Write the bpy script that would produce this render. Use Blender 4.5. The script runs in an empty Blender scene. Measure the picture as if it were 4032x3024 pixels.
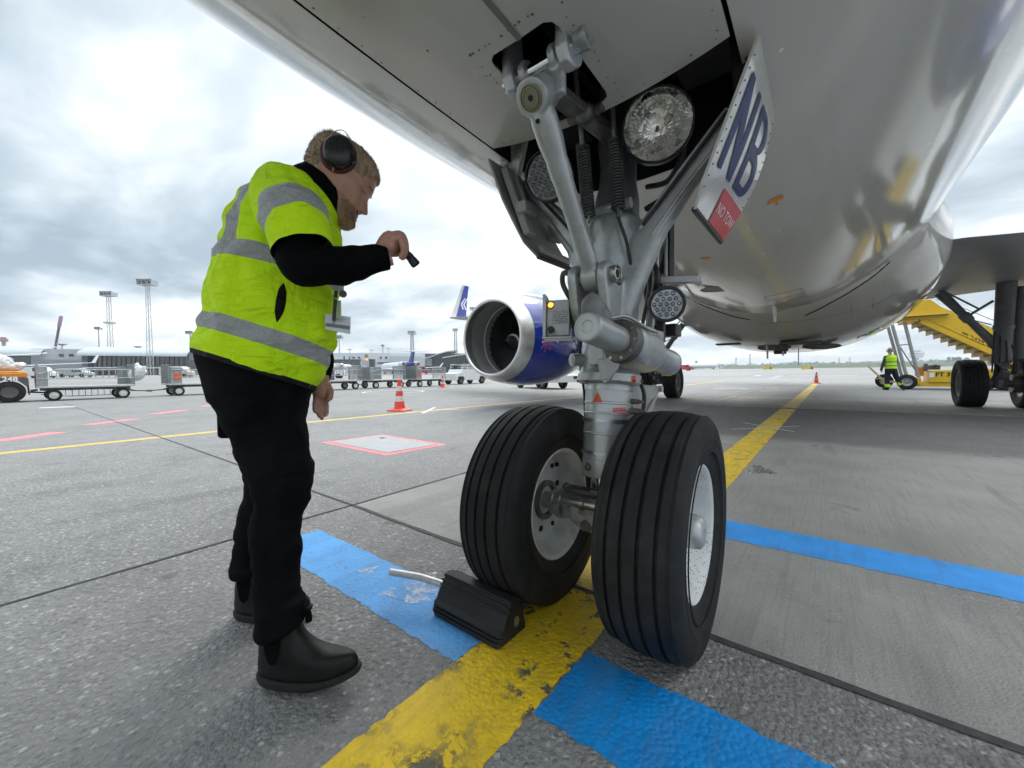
import bpy, bmesh, math, random
from mathutils import Vector, Matrix, noise as mnoise
from mathutils.geometry import delaunay_2d_cdt
random.seed(7)
S = bpy.context.scene
COL = S.collection
PI = math.pi
sin, cos = math.sin, math.cos

# ---------------------------------------------------------------- camera
YAW, PITCH, ROLL = 0.6668, 0.0274, -0.0100
CAMPOS = Vector((0.6523, -1.3450, 0.8854))
FPX = 1557.2                                   # focal length in pixels of a 4032 px wide picture
fw = Vector((-sin(YAW)*cos(PITCH), cos(YAW)*cos(PITCH), -sin(PITCH)))
rt0 = Vector((cos(YAW), sin(YAW), 0))
up0 = rt0.cross(fw)
rt = rt0*cos(ROLL)+up0*sin(ROLL)
up = -rt0*sin(ROLL)+up0*cos(ROLL)
cd = bpy.data.cameras.new('camera')
cam = bpy.data.objects.new('camera', cd)
COL.objects.link(cam)
cam.matrix_world = Matrix(((rt.x, up.x, -fw.x, CAMPOS.x), (rt.y, up.y, -fw.y, CAMPOS.y), (rt.z, up.z, -fw.z, CAMPOS.z), (0, 0, 0, 1)))
cd.sensor_width = 36; cd.lens = 36*FPX/4032
cd.clip_start = 0.02; cd.clip_end = 9000
S.camera = cam

# ---------------------------------------------------------------- world: bright overcast with broken cloud
SUN_EL, SUN_AZ = math.radians(48), math.radians(118)   # azimuth measured from +X counter-clockwise
world = bpy.data.worlds.new('World'); S.world = world
world.use_nodes = True
wt = world.node_tree; wt.nodes.clear()
def wn(t, **k):
    n = wt.nodes.new(t)
    for a, b in k.items(): setattr(n, a, b)
    return n
def wl(a, b): wt.links.new(a, b)
w_out = wn('ShaderNodeOutputWorld'); w_bg = wn('ShaderNodeBackground'); w_bg.inputs['Strength'].default_value = 0.1
wl(w_bg.outputs[0], w_out.inputs[0])
w_sky = wn('ShaderNodeTexSky', sky_type='NISHITA', sun_disc=False, sun_elevation=SUN_EL, sun_rotation=PI/2-SUN_AZ)
w_sky.dust_density = 2.0
w_tc = wn('ShaderNodeTexCoord'); w_sep = wn('ShaderNodeSeparateXYZ'); wl(w_tc.outputs['Generated'], w_sep.inputs[0])
def wm(op, a, b=None, clamp=False):
    n = wn('ShaderNodeMath', operation=op, use_clamp=clamp)
    for i, v in enumerate((a, b)):
        if v is None: continue
        if isinstance(v, (int, float)): n.inputs[i].default_value = v
        else: wl(v, n.inputs[i])
    return n.outputs[0]
zc = wm('MAXIMUM', w_sep.outputs[2], 0.0)
den = wm('ADD', zc, 0.16)
cx = wm('DIVIDE', w_sep.outputs[0], den); cy = wm('DIVIDE', w_sep.outputs[1], den)
w_cmb = wn('ShaderNodeCombineXYZ'); wl(cx, w_cmb.inputs[0]); wl(cy, w_cmb.inputs[1])
def wnoise(scale, detail, rough, off):
    mp = wn('ShaderNodeMapping'); mp.inputs['Location'].default_value = (off, off*.7, off*.3); mp.inputs['Rotation'].default_value = (0, 0, .55)
    mp.inputs['Scale'].default_value = (scale*.72, scale*1.12, scale)
    wl(w_cmb.outputs[0], mp.inputs[0])
    n = wn('ShaderNodeTexNoise'); n.inputs['Scale'].default_value = 1; n.inputs['Detail'].default_value = detail; n.inputs['Roughness'].default_value = rough
    n.inputs['Distortion'].default_value = .35
    wl(mp.outputs[0], n.inputs['Vector']); return n.outputs['Fac']
def wramp(fac, stops):
    r = wn('ShaderNodeValToRGB'); e = r.color_ramp.elements
    while len(e) < len(stops): e.new(.5)
    for i, (p, c) in enumerate(stops):
        e[i].position = p; e[i].color = (c[0], c[1], c[2], 1)
    wl(fac, r.inputs[0]); return r.outputs[0]
def wmix(fac, a, b, mode='MIX'):
    n = wn('ShaderNodeMix', data_type='RGBA', blend_type=mode)
    if isinstance(fac, (int, float)): n.inputs[0].default_value = fac
    else: wl(fac, n.inputs[0])
    for s, v in ((6, a), (7, b)):
        if isinstance(v, tuple): n.inputs[s].default_value = (*v, 1)
        else: wl(v, n.inputs[s])
    return n.outputs[2]
n1 = wnoise(.95, 5, .48, 3.1); n2 = wnoise(2.3, 7, .55, 9.7)
nn = wm('ADD', wm('MULTIPLY', n1, .68), wm('MULTIPLY', n2, .32))
cloud = wramp(nn, [(.41, (2.6, 3.35, 4.05)), (.475, (3.9, 4.7, 5.35)), (.535, (5.9, 6.5, 6.95)), (.60, (8.6, 9.0, 9.2))])
gap = wramp(wnoise(1.5, 5, .5, 21.3), [(.5, (0, 0, 0)), (.72, (1, 1, 1))])
cl2 = wmix(wm('MULTIPLY', gap, .32), cloud, w_sky.outputs[0])
# the veil is brightest round the hidden sun and overhead, greyest low down away from it
sd = Vector((cos(SUN_EL)*cos(SUN_AZ), cos(SUN_EL)*sin(SUN_AZ), sin(SUN_EL)))
w_dot = wn('ShaderNodeVectorMath', operation='DOT_PRODUCT'); wl(w_tc.outputs['Generated'], w_dot.inputs[0]); w_dot.inputs[1].default_value = sd
glow = wm('POWER', wm('MAXIMUM', w_dot.outputs['Value'], 0.0), 5.0)
cl3 = wmix(wm('MULTIPLY', glow, .6, True), cl2, (12.0, 12.2, 12.3))
hz = wm('POWER', wm('SUBTRACT', 1.0, zc), 14.0)
cl4 = wmix(wm('MULTIPLY', hz, .6, True), cl3, (7.4, 7.9, 8.2))
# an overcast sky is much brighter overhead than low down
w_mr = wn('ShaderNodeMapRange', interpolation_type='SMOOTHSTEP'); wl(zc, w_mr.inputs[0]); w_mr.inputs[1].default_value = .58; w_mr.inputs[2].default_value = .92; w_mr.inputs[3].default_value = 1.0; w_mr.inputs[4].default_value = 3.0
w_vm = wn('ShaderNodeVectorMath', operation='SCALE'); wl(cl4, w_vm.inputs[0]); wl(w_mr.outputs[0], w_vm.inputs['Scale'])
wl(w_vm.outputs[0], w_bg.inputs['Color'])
sl = bpy.data.lights.new('sun', 'SUN'); sl.energy = 1.0; sl.angle = math.radians(28); sl.color = (1, .965, .91)
so = bpy.data.objects.new('sun', sl); COL.objects.link(so)
so.rotation_euler = (-sd).to_track_quat('-Z', 'Y').to_euler(); so.location = (0, 0, 40)
vs = S.view_settings
vs.view_transform = 'Standard'; vs.look = 'None'; vs.gamma = 1; vs.exposure = 0.64

# ---------------------------------------------------------------- helpers
def gz(x, y):                                   # the apron lies level near the stand and climbs very gently beyond
    d = math.hypot(x, y)
    if d < 32: return 0.0
    if d < 110: return .0125*(d-32)*min(1, (d-32)/14)
    return .975+.0060*(d-110)
def at(xv, yv, depth=None, axis=None, val=None, k=4032/2212):   # a sight line met at a depth or a plane (survey of the photograph, 2212 px wide)
    d = fw + rt*((xv*k-2016)/FPX) - up*((yv*k-1512)/FPX)
    if depth is not None:
        fh = Vector((-sin(YAW), cos(YAW), 0)); return CAMPOS + d*(depth/d.dot(fh))
    return CAMPOS + d*((val-CAMPOS[axis])/d[axis])
def src(x, y, **k): return at(x, y, k=1, **k)
def onground(x, y):                             # 4032 px units, follows the climb of the apron
    d = fw + rt*((x-2016)/FPX) - up*((y-1512)/FPX); t0 = 0; t = 1.0
    while t < 3000:
        q = CAMPOS+d*t
        if q.z <= gz(q.x, q.y): break
        t0 = t; t *= 1.03
    for _ in range(40):
        m = (t0+t)/2; q = CAMPOS+d*m
        if q.z <= gz(q.x, q.y): t = m
        else: t0 = m
    return CAMPOS+d*t

MATS = {}
class NT:
    def __init__(s, name):
        s.m = bpy.data.materials.new(name); s.m.use_nodes = True; s.t = s.m.node_tree; s.t.nodes.clear()
        s.out = s.n('ShaderNodeOutputMaterial'); s.b = s.n('ShaderNodeBsdfPrincipled'); s.l(s.b.outputs[0], s.out.inputs[0])
        s.tc = s.n('ShaderNodeTexCoord'); s.obj = s.tc.outputs['Object']; s.uv = s.tc.outputs['UV']
    def n(s, t, **k):
        n = s.t.nodes.new(t)
        for a, b in k.items(): setattr(n, a, b)
        return n
    def l(s, a, b): s.t.links.new(a, b)
    def put(s, inp, v):
        if isinstance(v, (int, float)): inp.default_value = v
        elif isinstance(v, tuple): inp.default_value = v if len(v) == len(inp.default_value) else (*v, 1)
        else: s.l(v, inp)
    def math(s, op, a, b=None, c=None, clamp=False):
        n = s.n('ShaderNodeMath', operation=op, use_clamp=clamp)
        for i, v in enumerate((a, b, c)):
            if v is not None: s.put(n.inputs[i], v)
        return n.outputs[0]
    def noise(s, scale, detail=4, rough=.55, vec=None, dist=0, stretch=None):
        n = s.n('ShaderNodeTexNoise'); n.inputs['Scale'].default_value = scale; n.inputs['Detail'].default_value = detail
        n.inputs['Roughness'].default_value = rough; n.inputs['Distortion'].default_value = dist
        v = vec or s.obj
        if stretch:
            mp = s.n('ShaderNodeMapping'); mp.inputs['Scale'].default_value = stretch; s.l(v, mp.inputs[0]); v = mp.outputs[0]
        s.l(v, n.inputs['Vector']); return n.outputs['Fac']
    def vor(s, scale, feature='F1', vec=None, out='Distance', rnd=1.0):
        n = s.n('ShaderNodeTexVoronoi', feature=feature); n.inputs['Scale'].default_value = scale; n.inputs['Randomness'].default_value = rnd
        s.l(vec or s.obj, n.inputs['Vector']); return n.outputs[out]
    def ramp(s, fac, *stops, interp='LINEAR'):
        r = s.n('ShaderNodeValToRGB'); r.color_ramp.interpolation = interp; e = r.color_ramp.elements
        while len(e) < len(stops): e.new(.5)
        for i, (p, c) in enumerate(stops):
            if isinstance(c, (int, float)): c = (c, c, c)
            e[i].position = p; e[i].color = (*c[:3], 1)
        s.l(fac, r.inputs[0]); return r.outputs[0]
    def mix(s, fac, a, b, mode='MIX'):
        n = s.n('ShaderNodeMix', data_type='RGBA', blend_type=mode)
        s.put(n.inputs[0], fac); s.put(n.inputs[6], a); s.put(n.inputs[7], b); return n.outputs[2]
    def xyz(s, vec=None):
        n = s.n('ShaderNodeSeparateXYZ'); s.l(vec or s.obj, n.inputs[0]); return n.outputs
    def step(s, v, a, w):                        # smooth 0..1 as v passes a over width w
        n = s.n('ShaderNodeMapRange', interpolation_type='SMOOTHSTEP'); s.put(n.inputs[0], v)
        n.inputs[1].default_value = a-w/2; n.inputs[2].default_value = a+w/2; return n.outputs[0]
    def bump(s, h, strength=.3, dist=.01, normal=None):
        n = s.n('ShaderNodeBump'); n.inputs['Strength'].default_value = strength; n.inputs['Distance'].default_value = dist
        s.l(h, n.inputs['Height'])
        if normal: s.l(normal, n.inputs['Normal'])
        return n.outputs[0]
    def set(s, **k):
        names = dict(col='Base Color', rough='Roughness', metal='Metallic', spec='Specular IOR Level', normal='Normal', alpha='Alpha', coat='Coat Weight', crough='Coat Roughness', trans='Transmission Weight', ior='IOR', emit='Emission Color', estr='Emission Strength', sss='Subsurface Weight', sheen='Sheen Weight')
        for a, v in k.items(): s.put(s.b.inputs[names[a]], v)
        return s.m
def mat(name, col, rough=.5, metal=0., var=.12, vs=6., bump=0., bs=60., coat=0., dirt=0., dcol=(.05, .045, .04), ds=2.5, spec=.5, dist=.004):
    if name in MATS: return MATS[name]
    t = NT(name)
    a = t.noise(vs, 5, .6); dark = tuple(c*(1-var) for c in col); lite = tuple(min(1, c*(1+var)) for c in col)
    c = t.ramp(a, (.3, dark), (.7, lite))
    if dirt:
        d = t.ramp(t.noise(ds, 8, .68, dist=.4), (.5, 0), (.72, dirt)); c = t.mix(d, c, dcol)
    r = t.math('ADD', t.math('MULTIPLY', t.math('SUBTRACT', t.noise(vs*2.3, 4), .5), .3*rough+.05), rough, clamp=True)
    kw = dict(col=c, rough=r, metal=metal, spec=spec)
    if coat: kw['coat'] = coat; kw['crough'] = .08
    if bump: kw['normal'] = t.bump(t.noise(bs, 5, .6), bump, dist)
    MATS[name] = t.set(**kw); return MATS[name]

def frame(ax):                                   # two unit vectors square to ax
    ax = ax.normalized(); h = Vector((0, 0, 1)) if abs(ax.z) < .9 else Vector((1, 0, 0))
    u = ax.cross(h).normalized(); return u, ax.cross(u).normalized()
class MB:
    def __init__(s): s.v = []; s.f = []; s.mi = []; s.uv = {}
    def add(s, vs, fs, mi=0):
        o = len(s.v); s.v += [Vector(q) for q in vs]; s.f += [tuple(i+o for i in f) for f in fs]; s.mi += [mi]*len(fs); return o
    def box(s, c, d, R=None, mi=0, taper=(1, 1)):
        hx, hy, hz_ = d[0]/2, d[1]/2, d[2]/2; vs = []
        for z in (-1, 1):
            k = (1, 1) if z < 0 else taper
            for x, y in ((-1, -1), (1, -1), (1, 1), (-1, 1)): vs.append(Vector((x*hx*k[0], y*hy*k[1], z*hz_)))
        if R is not None: vs = [R @ q for q in vs]
        s.add([Vector(c)+q for q in vs], [(3, 2, 1, 0), (4, 5, 6, 7), (0, 1, 5, 4), (1, 2, 6, 5), (2, 3, 7, 6), (3, 0, 4, 7)], mi); return s
    def beam(s, a, b, w, h, upv=(0, 0, 1), mi=0):
        a, b = Vector(a), Vector(b); d = (b-a).normalized(); u = d.cross(Vector(upv)).normalized(); v = u.cross(d)
        vs = [p+u*(x*w/2)+v*(y*h/2) for p in (a, b) for x, y in ((-1, -1), (1, -1), (1, 1), (-1, 1))]
        s.add(vs, [(0, 1, 2, 3), (7, 6, 5, 4), (4, 5, 1, 0), (5, 6, 2, 1), (6, 7, 3, 2), (7, 4, 0, 3)], mi); return s
    def rings(s, R, closed=True, caps=(True, True), mi=0):
        n = len(R[0]); o = len(s.v)
        for r in R: s.v += [Vector(q) for q in r]
        F = []
        for i in range(len(R)-1):
            for j in range(n if closed else n-1):
                k = (j+1) % n; F.append((o+i*n+j, o+i*n+k, o+(i+1)*n+k, o+(i+1)*n+j))
        if closed and caps[0]: F.append(tuple(o+j for j in reversed(range(n))))
        if closed and caps[1]: F.append(tuple(o+(len(R)-1)*n+j for j in range(n)))
        s.f += F; s.mi += [mi]*len(F); return s
    def cyl(s, a, b, r0, r1=None, n=24, caps=(True, True), mi=0):
        a, b = Vector(a), Vector(b); r1 = r0 if r1 is None else r1; u, v = frame(b-a)
        return s.rings([[p+u*(r*cos(t))+v*(r*sin(t)) for t in [2*PI*i/n for i in range(n)]] for p, r in ((a, r0), (b, r1))], True, caps, mi)
    def lathe(s, o, ax, prof, n=32, caps=(True, True), mi=0, ref=None):   # prof: (along, radius)
        o, ax = Vector(o), Vector(ax).normalized(); u, v = frame(ax)
        return s.rings([[o+ax*a+u*(r*cos(t))+v*(r*sin(t)) for t in [2*PI*i/n for i in range(n)]] for a, r in prof], True, caps, mi)
    def tube(s, pts, r, n=12, mi=0, smooth=0):
        P = [Vector(p) for p in pts]
        if smooth: P = curve(P, smooth)
        rr = r if isinstance(r, (list, tuple)) else [r]*len(P)
        if len(rr) != len(P): rr = [rr[min(len(rr)-1, int(i*(len(rr)-1)/(len(P)-1)+.5))] for i in range(len(P))]
        R = []; u = None
        for i, p in enumerate(P):
            d = (P[min(i+1, len(P)-1)]-P[max(i-1, 0)]).normalized()
            if u is None: u, _ = frame(d)
            u = (u-d*u.dot(d)).normalized(); v = d.cross(u)
            R.append([p+u*(rr[i]*cos(t))+v*(rr[i]*sin(t)) for t in [2*PI*j/n for j in range(n)]])
        return s.rings(R, True, (True, True), mi)
    def prism(s, poly, ax, mi=0):                # poly: 3-d points, swept by vector ax
        n = len(poly); P = [Vector(p) for p in poly]; ax = Vector(ax)
        s.add(P+[p+ax for p in P], [tuple(reversed(range(n))), tuple(range(n, 2*n))]+[(i, (i+1) % n, n+(i+1) % n, n+i) for i in range(n)], mi); return s
    def ball(s, c, r, n=16, m=10, R=None, mi=0):
        r = (r, r, r) if isinstance(r, (int, float)) else r; c = Vector(c); rows = []
        for i in range(m+1):
            a = -PI/2+PI*i/m; a = max(-PI/2+.02, min(PI/2-.02, a))
            row = [Vector((r[0]*cos(a)*cos(2*PI*j/n), r[1]*cos(a)*sin(2*PI*j/n), r[2]*sin(a))) for j in range(n)]
            rows.append([c+(R @ q if R is not None else q) for q in row])
        return s.rings(rows, True, (True, True), mi)
    def xf(s, M): s.v = [M @ q for q in s.v]; return s
    def join(s, o, mi=0): s.add(o.v, o.f, mi); return s
def curve(P, k=6):                               # Catmull-Rom through the points
    P = [Vector(p) for p in P]; out = []
    for i in range(len(P)-1):
        a, b, c, d = P[max(i-1, 0)], P[i], P[i+1], P[min(i+2, len(P)-1)]
        for j in range(k):
            t = j/k; out.append(.5*((2*b)+(c-a)*t+(2*a-5*b+4*c-d)*t*t+(3*b-a-3*c+d)*t**3))
    return out+[P[-1]]
def crv(vals, k): return [q.x for q in curve([Vector((v, 0, 0)) for v in vals], k)]
def rootof(o):
    while o.parent: o = o.parent
    return o
def obj(name, mb, mats, parent=None, world=True, smooth=35, bevel=0, sub=0, kind=None, fixn=True, seg=2):
    me = bpy.data.meshes.new(name)
    off = rootof(parent).location if (parent and world) else Vector((0, 0, 0))
    me.from_pydata([tuple(q-off) for q in mb.v], [], mb.f)
    if not isinstance(mats, (list, tuple)): mats = [mats]
    for m in mats: me.materials.append(m)
    if len(mats) > 1: me.polygons.foreach_set('material_index', mb.mi)
    if fixn:
        bm = bmesh.new(); bm.from_mesh(me); bmesh.ops.recalc_face_normals(bm, faces=bm.faces); bm.to_mesh(me); bm.free()
    if smooth:
        me.polygons.foreach_set('use_smooth', [True]*len(me.polygons)); me.set_sharp_from_angle(angle=math.radians(smooth))
    me.update()
    o = bpy.data.objects.new(name, me); COL.objects.link(o)
    if parent: o.parent = parent
    if kind: o['kind'] = kind
    if bevel:
        b = o.modifiers.new('bevel', 'BEVEL'); b.width = bevel; b.segments = seg; b.limit_method = 'ANGLE'; b.angle_limit = math.radians(40); b.harden_normals = False
    if sub:
        b = o.modifiers.new('sub', 'SUBSURF'); b.levels = sub; b.render_levels = sub
    return o
def objsplit(name, mb, m, parent=None, **k):      # every loose piece of mb becomes a part of its own
    n = len(mb.v); p = list(range(n))
    def find(i):
        while p[i] != i: p[i] = p[p[i]]; i = p[i]
        return i
    for f in mb.f:
        a = find(f[0])
        for i in f[1:]: p[find(i)] = a
    groups = {}
    for f in mb.f: groups.setdefault(find(f[0]), []).append(f)
    out = []
    for fs in groups.values():
        ids = sorted({i for f in fs for i in f}); mp = {i: j for j, i in enumerate(ids)}
        q = MB(); q.add([mb.v[i] for i in ids], [tuple(mp[i] for i in f) for f in fs]); out.append(obj(name, q, m, parent, **k))
    return out
def tag(o, label, cat, group=None):
    o['label'] = label; o['category'] = cat
    if group: o['group'] = group
    return o
def thing(name, label, cat, loc=(0, 0, 0), rz=0, group=None):
    o = bpy.data.objects.new(name, None); COL.objects.link(o); o.location = loc; o.rotation_euler = (0, 0, rz); o.empty_display_size = .2
    return tag(o, label, cat, group)
def dup(root, loc, rz=0, label=None, group=None, sc=None):
    r = root.copy(); COL.objects.link(r); r.location = loc; r.rotation_euler = (0, 0, rz)
    if label: r['label'] = label
    if group: r['group'] = group
    if sc: r.scale = sc if isinstance(sc, tuple) else (sc, sc, sc)
    for ch in list(root.children):
        c = ch.copy(); COL.objects.link(c); c.parent = r
        for g in list(ch.children):
            d = g.copy(); COL.objects.link(d); d.parent = c
    return r
def text_mb(txt, size, fn, depth=None, align='CENTER', space=1.0, bold=.0):   # fn maps (x, y) in letter space to a point
    cu = bpy.data.curves.new('txt', 'FONT'); cu.body = txt; cu.size = size; cu.align_x = align; cu.align_y = 'CENTER'; cu.space_character = space; cu.offset = bold; cu.resolution_u = 3
    o = bpy.data.objects.new('txt', cu); COL.objects.link(o)
    dg = bpy.context.evaluated_depsgraph_get(); me = o.evaluated_get(dg).to_mesh()
    mb = MB(); mb.add([fn(q.co.x, q.co.y) for q in me.vertices], [tuple(p.vertices) for p in me.polygons])
    o.evaluated_get(dg).to_mesh_clear(); bpy.data.objects.remove(o); bpy.data.curves.remove(cu)
    return mb
def remesh(mb, vox, smooth=2):
    me = bpy.data.meshes.new('tmp'); me.from_pydata([tuple(q) for q in mb.v], [], mb.f)
    bm = bmesh.new(); bm.from_mesh(me); bmesh.ops.recalc_face_normals(bm, faces=bm.faces); bm.to_mesh(me); bm.free()
    o = bpy.data.objects.new('tmp', me); COL.objects.link(o)
    m = o.modifiers.new('r', 'REMESH'); m.mode = 'VOXEL'; m.voxel_size = vox
    if smooth: q = o.modifiers.new('s', 'SMOOTH'); q.iterations = smooth; q.factor = .5
    dg = bpy.context.evaluated_depsgraph_get(); ev = o.evaluated_get(dg).to_mesh()
    out = MB(); out.add([v.co.copy() for v in ev.vertices], [tuple(p.vertices) for p in ev.polygons])
    o.evaluated_get(dg).to_mesh_clear(); bpy.data.objects.remove(o); bpy.data.meshes.remove(me)
    return out
def flat(name, poly, m, z=.004, kind='structure', jit=0, seg=.05):     # thin sheet on the ground
    P = []
    n = len(poly)
    for i in range(n):
        a, b = Vector((*poly[i], 0)), Vector((*poly[(i+1) % n], 0)); L = (b-a).length; k = max(1, int(L/seg)) if jit else max(1, int(L/6))
        for j in range(k):
            q = a.lerp(b, j/k)
            if jit and j: q += Vector((random.uniform(-jit, jit), random.uniform(-jit, jit), 0))
            P.append(q)
    mb = MB(); mb.add([(q.x, q.y, gz(q.x, q.y)+z) for q in P], [tuple(range(len(P)))])
    me_o = obj(name, mb, m, smooth=0, kind=kind, fixn=False)
    return me_o
# ---------------------------------------------------------------- ground
def ground_material():
    t = NT('apron_concrete'); x, y, z = t.xyz()
    wob = t.math('MULTIPLY', t.math('SUBTRACT', t.noise(.9, 3), .5), .5)
    # exposed stone aggregate: pebbles of two sizes, a few of them pale
    v1 = t.vor(62, out='Color'); s1 = t.xyz(v1)[0]
    d1 = t.vor(62); d2 = t.vor(150)
    s2 = t.xyz(t.vor(150, out='Color'))[1]
    big = t.noise(.33, 6, .6); mid = t.noise(2.4, 6, .62)
    agg = t.ramp(s1, (.0, (.075, .073, .07)), (.4, (.17, .166, .16)), (.75, (.29, .283, .275)), (.92, (.42, .41, .40)), (1, (.72, .70, .67)))
    agg2 = t.ramp(s2, (.0, (.09, .088, .085)), (.6, (.24, .235, .225)), (1, (.50, .49, .47)))
    agg = t.mix(.42, agg, agg2)
    cement = t.ramp(t.noise(30, 4, .7), (.3, (.17, .165, .16)), (.7, (.25, .245, .24)))
    agg = t.mix(t.step(d1, .5, .35), agg, cement)
    agg = t.mix(t.math('MULTIPLY', t.step(mid, .56, .2), .35), agg, (.11, .108, .104))
    agg = t.mix(t.math('MULTIPLY', t.step(big, .47, .25), .32), agg, (.31, .308, .3))
    # smooth float-finished concrete with broom lines and tyre scuffs
    broom = t.noise(1, 3, .6, stretch=(85, 2.2, 1)); grain = t.noise(120, 3, .7); cl = t.noise(1.1, 7, .62)
    smo = t.ramp(cl, (.3, (.27, .262, .238)), (.7, (.40, .39, .36)))
    smo = t.mix(t.math('MULTIPLY', t.step(broom, .56, .2), .30), smo, (.19, .186, .172))
    smo = t.mix(t.math('MULTIPLY', t.step(grain, .6, .2), .22), smo, (.12, .118, .112))
    smo = t.mix(t.math('MULTIPLY', t.step(t.noise(1, 4, .6, stretch=(1.6, .16, 1)), .6, .12), .30), smo, (.12, .118, .115))
    fl = t.vor(48); smo = t.mix(t.math('MULTIPLY', t.step(fl, .14, .1), -.6, clamp=False), smo, smo)
    yw = t.math('ADD', y, wob); xw = t.math('ADD', x, t.math('MULTIPLY', wob, .6))
    inx = t.step(x, -1.85, .02)
    near = t.math('MULTIPLY', t.step(y, .075, .02), t.math('SUBTRACT', 1, t.step(yw, 4.7, .6)))
    # behind the first joint line: bands of smooth and of brown-grey rougher concrete
    far1 = t.math('MULTIPLY', t.step(y, 9.86, .05), t.math('SUBTRACT', 1, t.step(yw, 14.6, .5)))
    smask = t.math('MULTIPLY', inx, t.math('ADD', near, far1, clamp=True))
    patchy = t.math('MULTIPLY', t.step(t.noise(.8, 6, .6), .5, .18), .4)
    smask2 = t.math('MULTIPLY', smask, t.math('SUBTRACT', 1, t.math('MULTIPLY', patchy, t.math('SUBTRACT', 1, t.step(y, 1.3, .8)))))
    brown = t.math('MULTIPLY', t.math('MULTIPLY', inx, t.step(yw, 4.7, .6)), t.math('SUBTRACT', 1, t.step(y, 9.86, .05)))
    aggb = t.mix(t.math('MULTIPLY', brown, .5), agg, (.12, .108, .10))
    c = t.mix(smask2, aggb, smo)
    # far apron: paler slabs seen at a flat angle, slab to slab tone
    fdist = t.step(t.math('ADD', t.math('MULTIPLY', x, x), t.math('MULTIPLY', y, y)), 900, 1400)
    tone = t.n('ShaderNodeTexBrick'); tone.inputs['Scale'].default_value = .1; tone.offset = 0
    tone.inputs['Color1'].default_value = (.26, .25, .24, 1); tone.inputs['Color2'].default_value = (.34, .335, .325, 1); tone.inputs['Mortar'].default_value = (.2, .2, .2, 1)
    tone.inputs['Mortar Size'].default_value = .004; tone.inputs['Brick Width'].default_value = .75; tone.inputs['Row Height'].default_value = .75
    t.l(t.obj, tone.inputs['Vector'])
    c = t.mix(t.math('MULTIPLY', fdist, .6), c, tone.outputs[0])
    # grease and old stains
    st = t.step(t.noise(1.7, 7, .7, dist=.6), .66, .1); c = t.mix(t.math('MULTIPLY', st, .5), c, (.07, .068, .066))
    dr = t.math('SUBTRACT', 1, t.step(t.math('ADD', t.vor(1.3), t.math('MULTIPLY', t.noise(14, 4), .05)), .085, .02)); c = t.mix(t.math('MULTIPLY', dr, .45), c, (.06, .058, .055))
    tm = t.step(t.noise(1, 5, .65, stretch=(3.2, .22, 1), dist=.3), .62, .1); c = t.mix(t.math('MULTIPLY', tm, .28), c, (.08, .078, .076))
    h = t.math('ADD', t.math('MULTIPLY', t.math('SUBTRACT', 1, d1), t.math('SUBTRACT', 1.0, t.math('MULTIPLY', smask2, .93))), t.math('MULTIPLY', t.noise(260, 2), .25))
    h = t.math('ADD', h, t.math('MULTIPLY', t.math('SUBTRACT', 1, d2), .35))
    r = t.math('ADD', t.math('MULTIPLY', t.noise(5, 6, .7),   .25), .52)
    return t.set(col=c, rough=r, normal=t.bump(h, .85, .009), spec=.3)
MG = ground_material()
mb = MB(); rad = [0]+[1.5*1.16**i for i in range(52)]; NA = 72
rows = []
for r in rad[1:]:
    rows.append([Vector((r*cos(2*PI*j/NA), r*sin(2*PI*j/NA), gz(r, 0))) for j in range(NA)])
mb.rings(rows, True, (True, False))
obj('ground', mb, MG, smooth=60, kind='structure', fixn=False)

def paint(name, col, worn=.5, rough_near=True, wear_scale=9, dark=(.12, .115, .11), chip=.62, near_y=False):
    t = NT(name)
    n1 = t.noise(wear_scale*1.5, 8, .72, dist=.25); n2 = t.noise(2.1, 5, .6); d1 = t.vor(70)
    c = t.ramp(t.noise(7, 6, .65), (.25, tuple(q*.72 for q in col)), (.6, col), (.85, tuple(min(1, q*1.12) for q in col)))
    yy = t.xyz()[1]; n1 = t.math('ADD', n1, t.math('MULTIPLY', t.math('SUBTRACT', 1, t.step(yy, -.5, .35)), .075)) if near_y else n1
    hole = t.math('MULTIPLY', t.step(n1, chip, .04), t.step(n2, .45, .12))
    c = t.mix(t.math('MULTIPLY', hole, worn, clamp=True), c, dark)
    c = t.mix(t.math('MULTIPLY', t.step(d1, .07, .1), -1), c, c) if False else c
    sp = t.step(t.noise(160, 3, .7), .64, .08); c = t.mix(t.math('MULTIPLY', sp, .35*worn), c, dark)
    sc = t.step(t.noise(1, 5, .7, stretch=(18, 1.6, 1), dist=.4), .56, .16); c = t.mix(t.math('MULTIPLY', sc, .16), c, dark)
    h = t.math('ADD', t.math('SUBTRACT', 1, d1), t.math('MULTIPLY', t.noise(28, 5, .7), .8))
    h = t.math('SUBTRACT', h, t.math('MULTIPLY', hole, .8))
    return t.set(col=c, rough=t.math('ADD', t.math('MULTIPLY', t.noise(14, 4), .25), .40), normal=t.bump(h, .6 if rough_near else .12, .006), spec=.35)
P_YEL = paint('yellow_paint', (.90, .60, .02), .95, chip=.58, dark=(.09, .088, .082), near_y=True)
P_YEL2 = paint('yellow_paint_thin', (.70, .49, .09), .5, False)
P_BLU = paint('blue_paint', (.003, .26, .70), .55, chip=.66)
P_BLUP = paint('blue_paint_sheen', (.10, .38, .80), .5, chip=.66)  # lighter blue for the left bar: sky sheen on gloss painted into the colour
P_BLU2 = paint('blue_paint_smooth', (.045, .36, .92), .25, False)
P_RED = paint('red_paint', (.78, .24, .25), .3, False)
P_WHT = paint('white_paint', (.72, .73, .72), .35, False)
P_TAR = mat('joint_tar', (.05, .05, .05), .75, var=.35, vs=30, bump=.6, bs=120)
P_BLK = mat('black_paint', (.04, .04, .04), .6)
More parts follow.
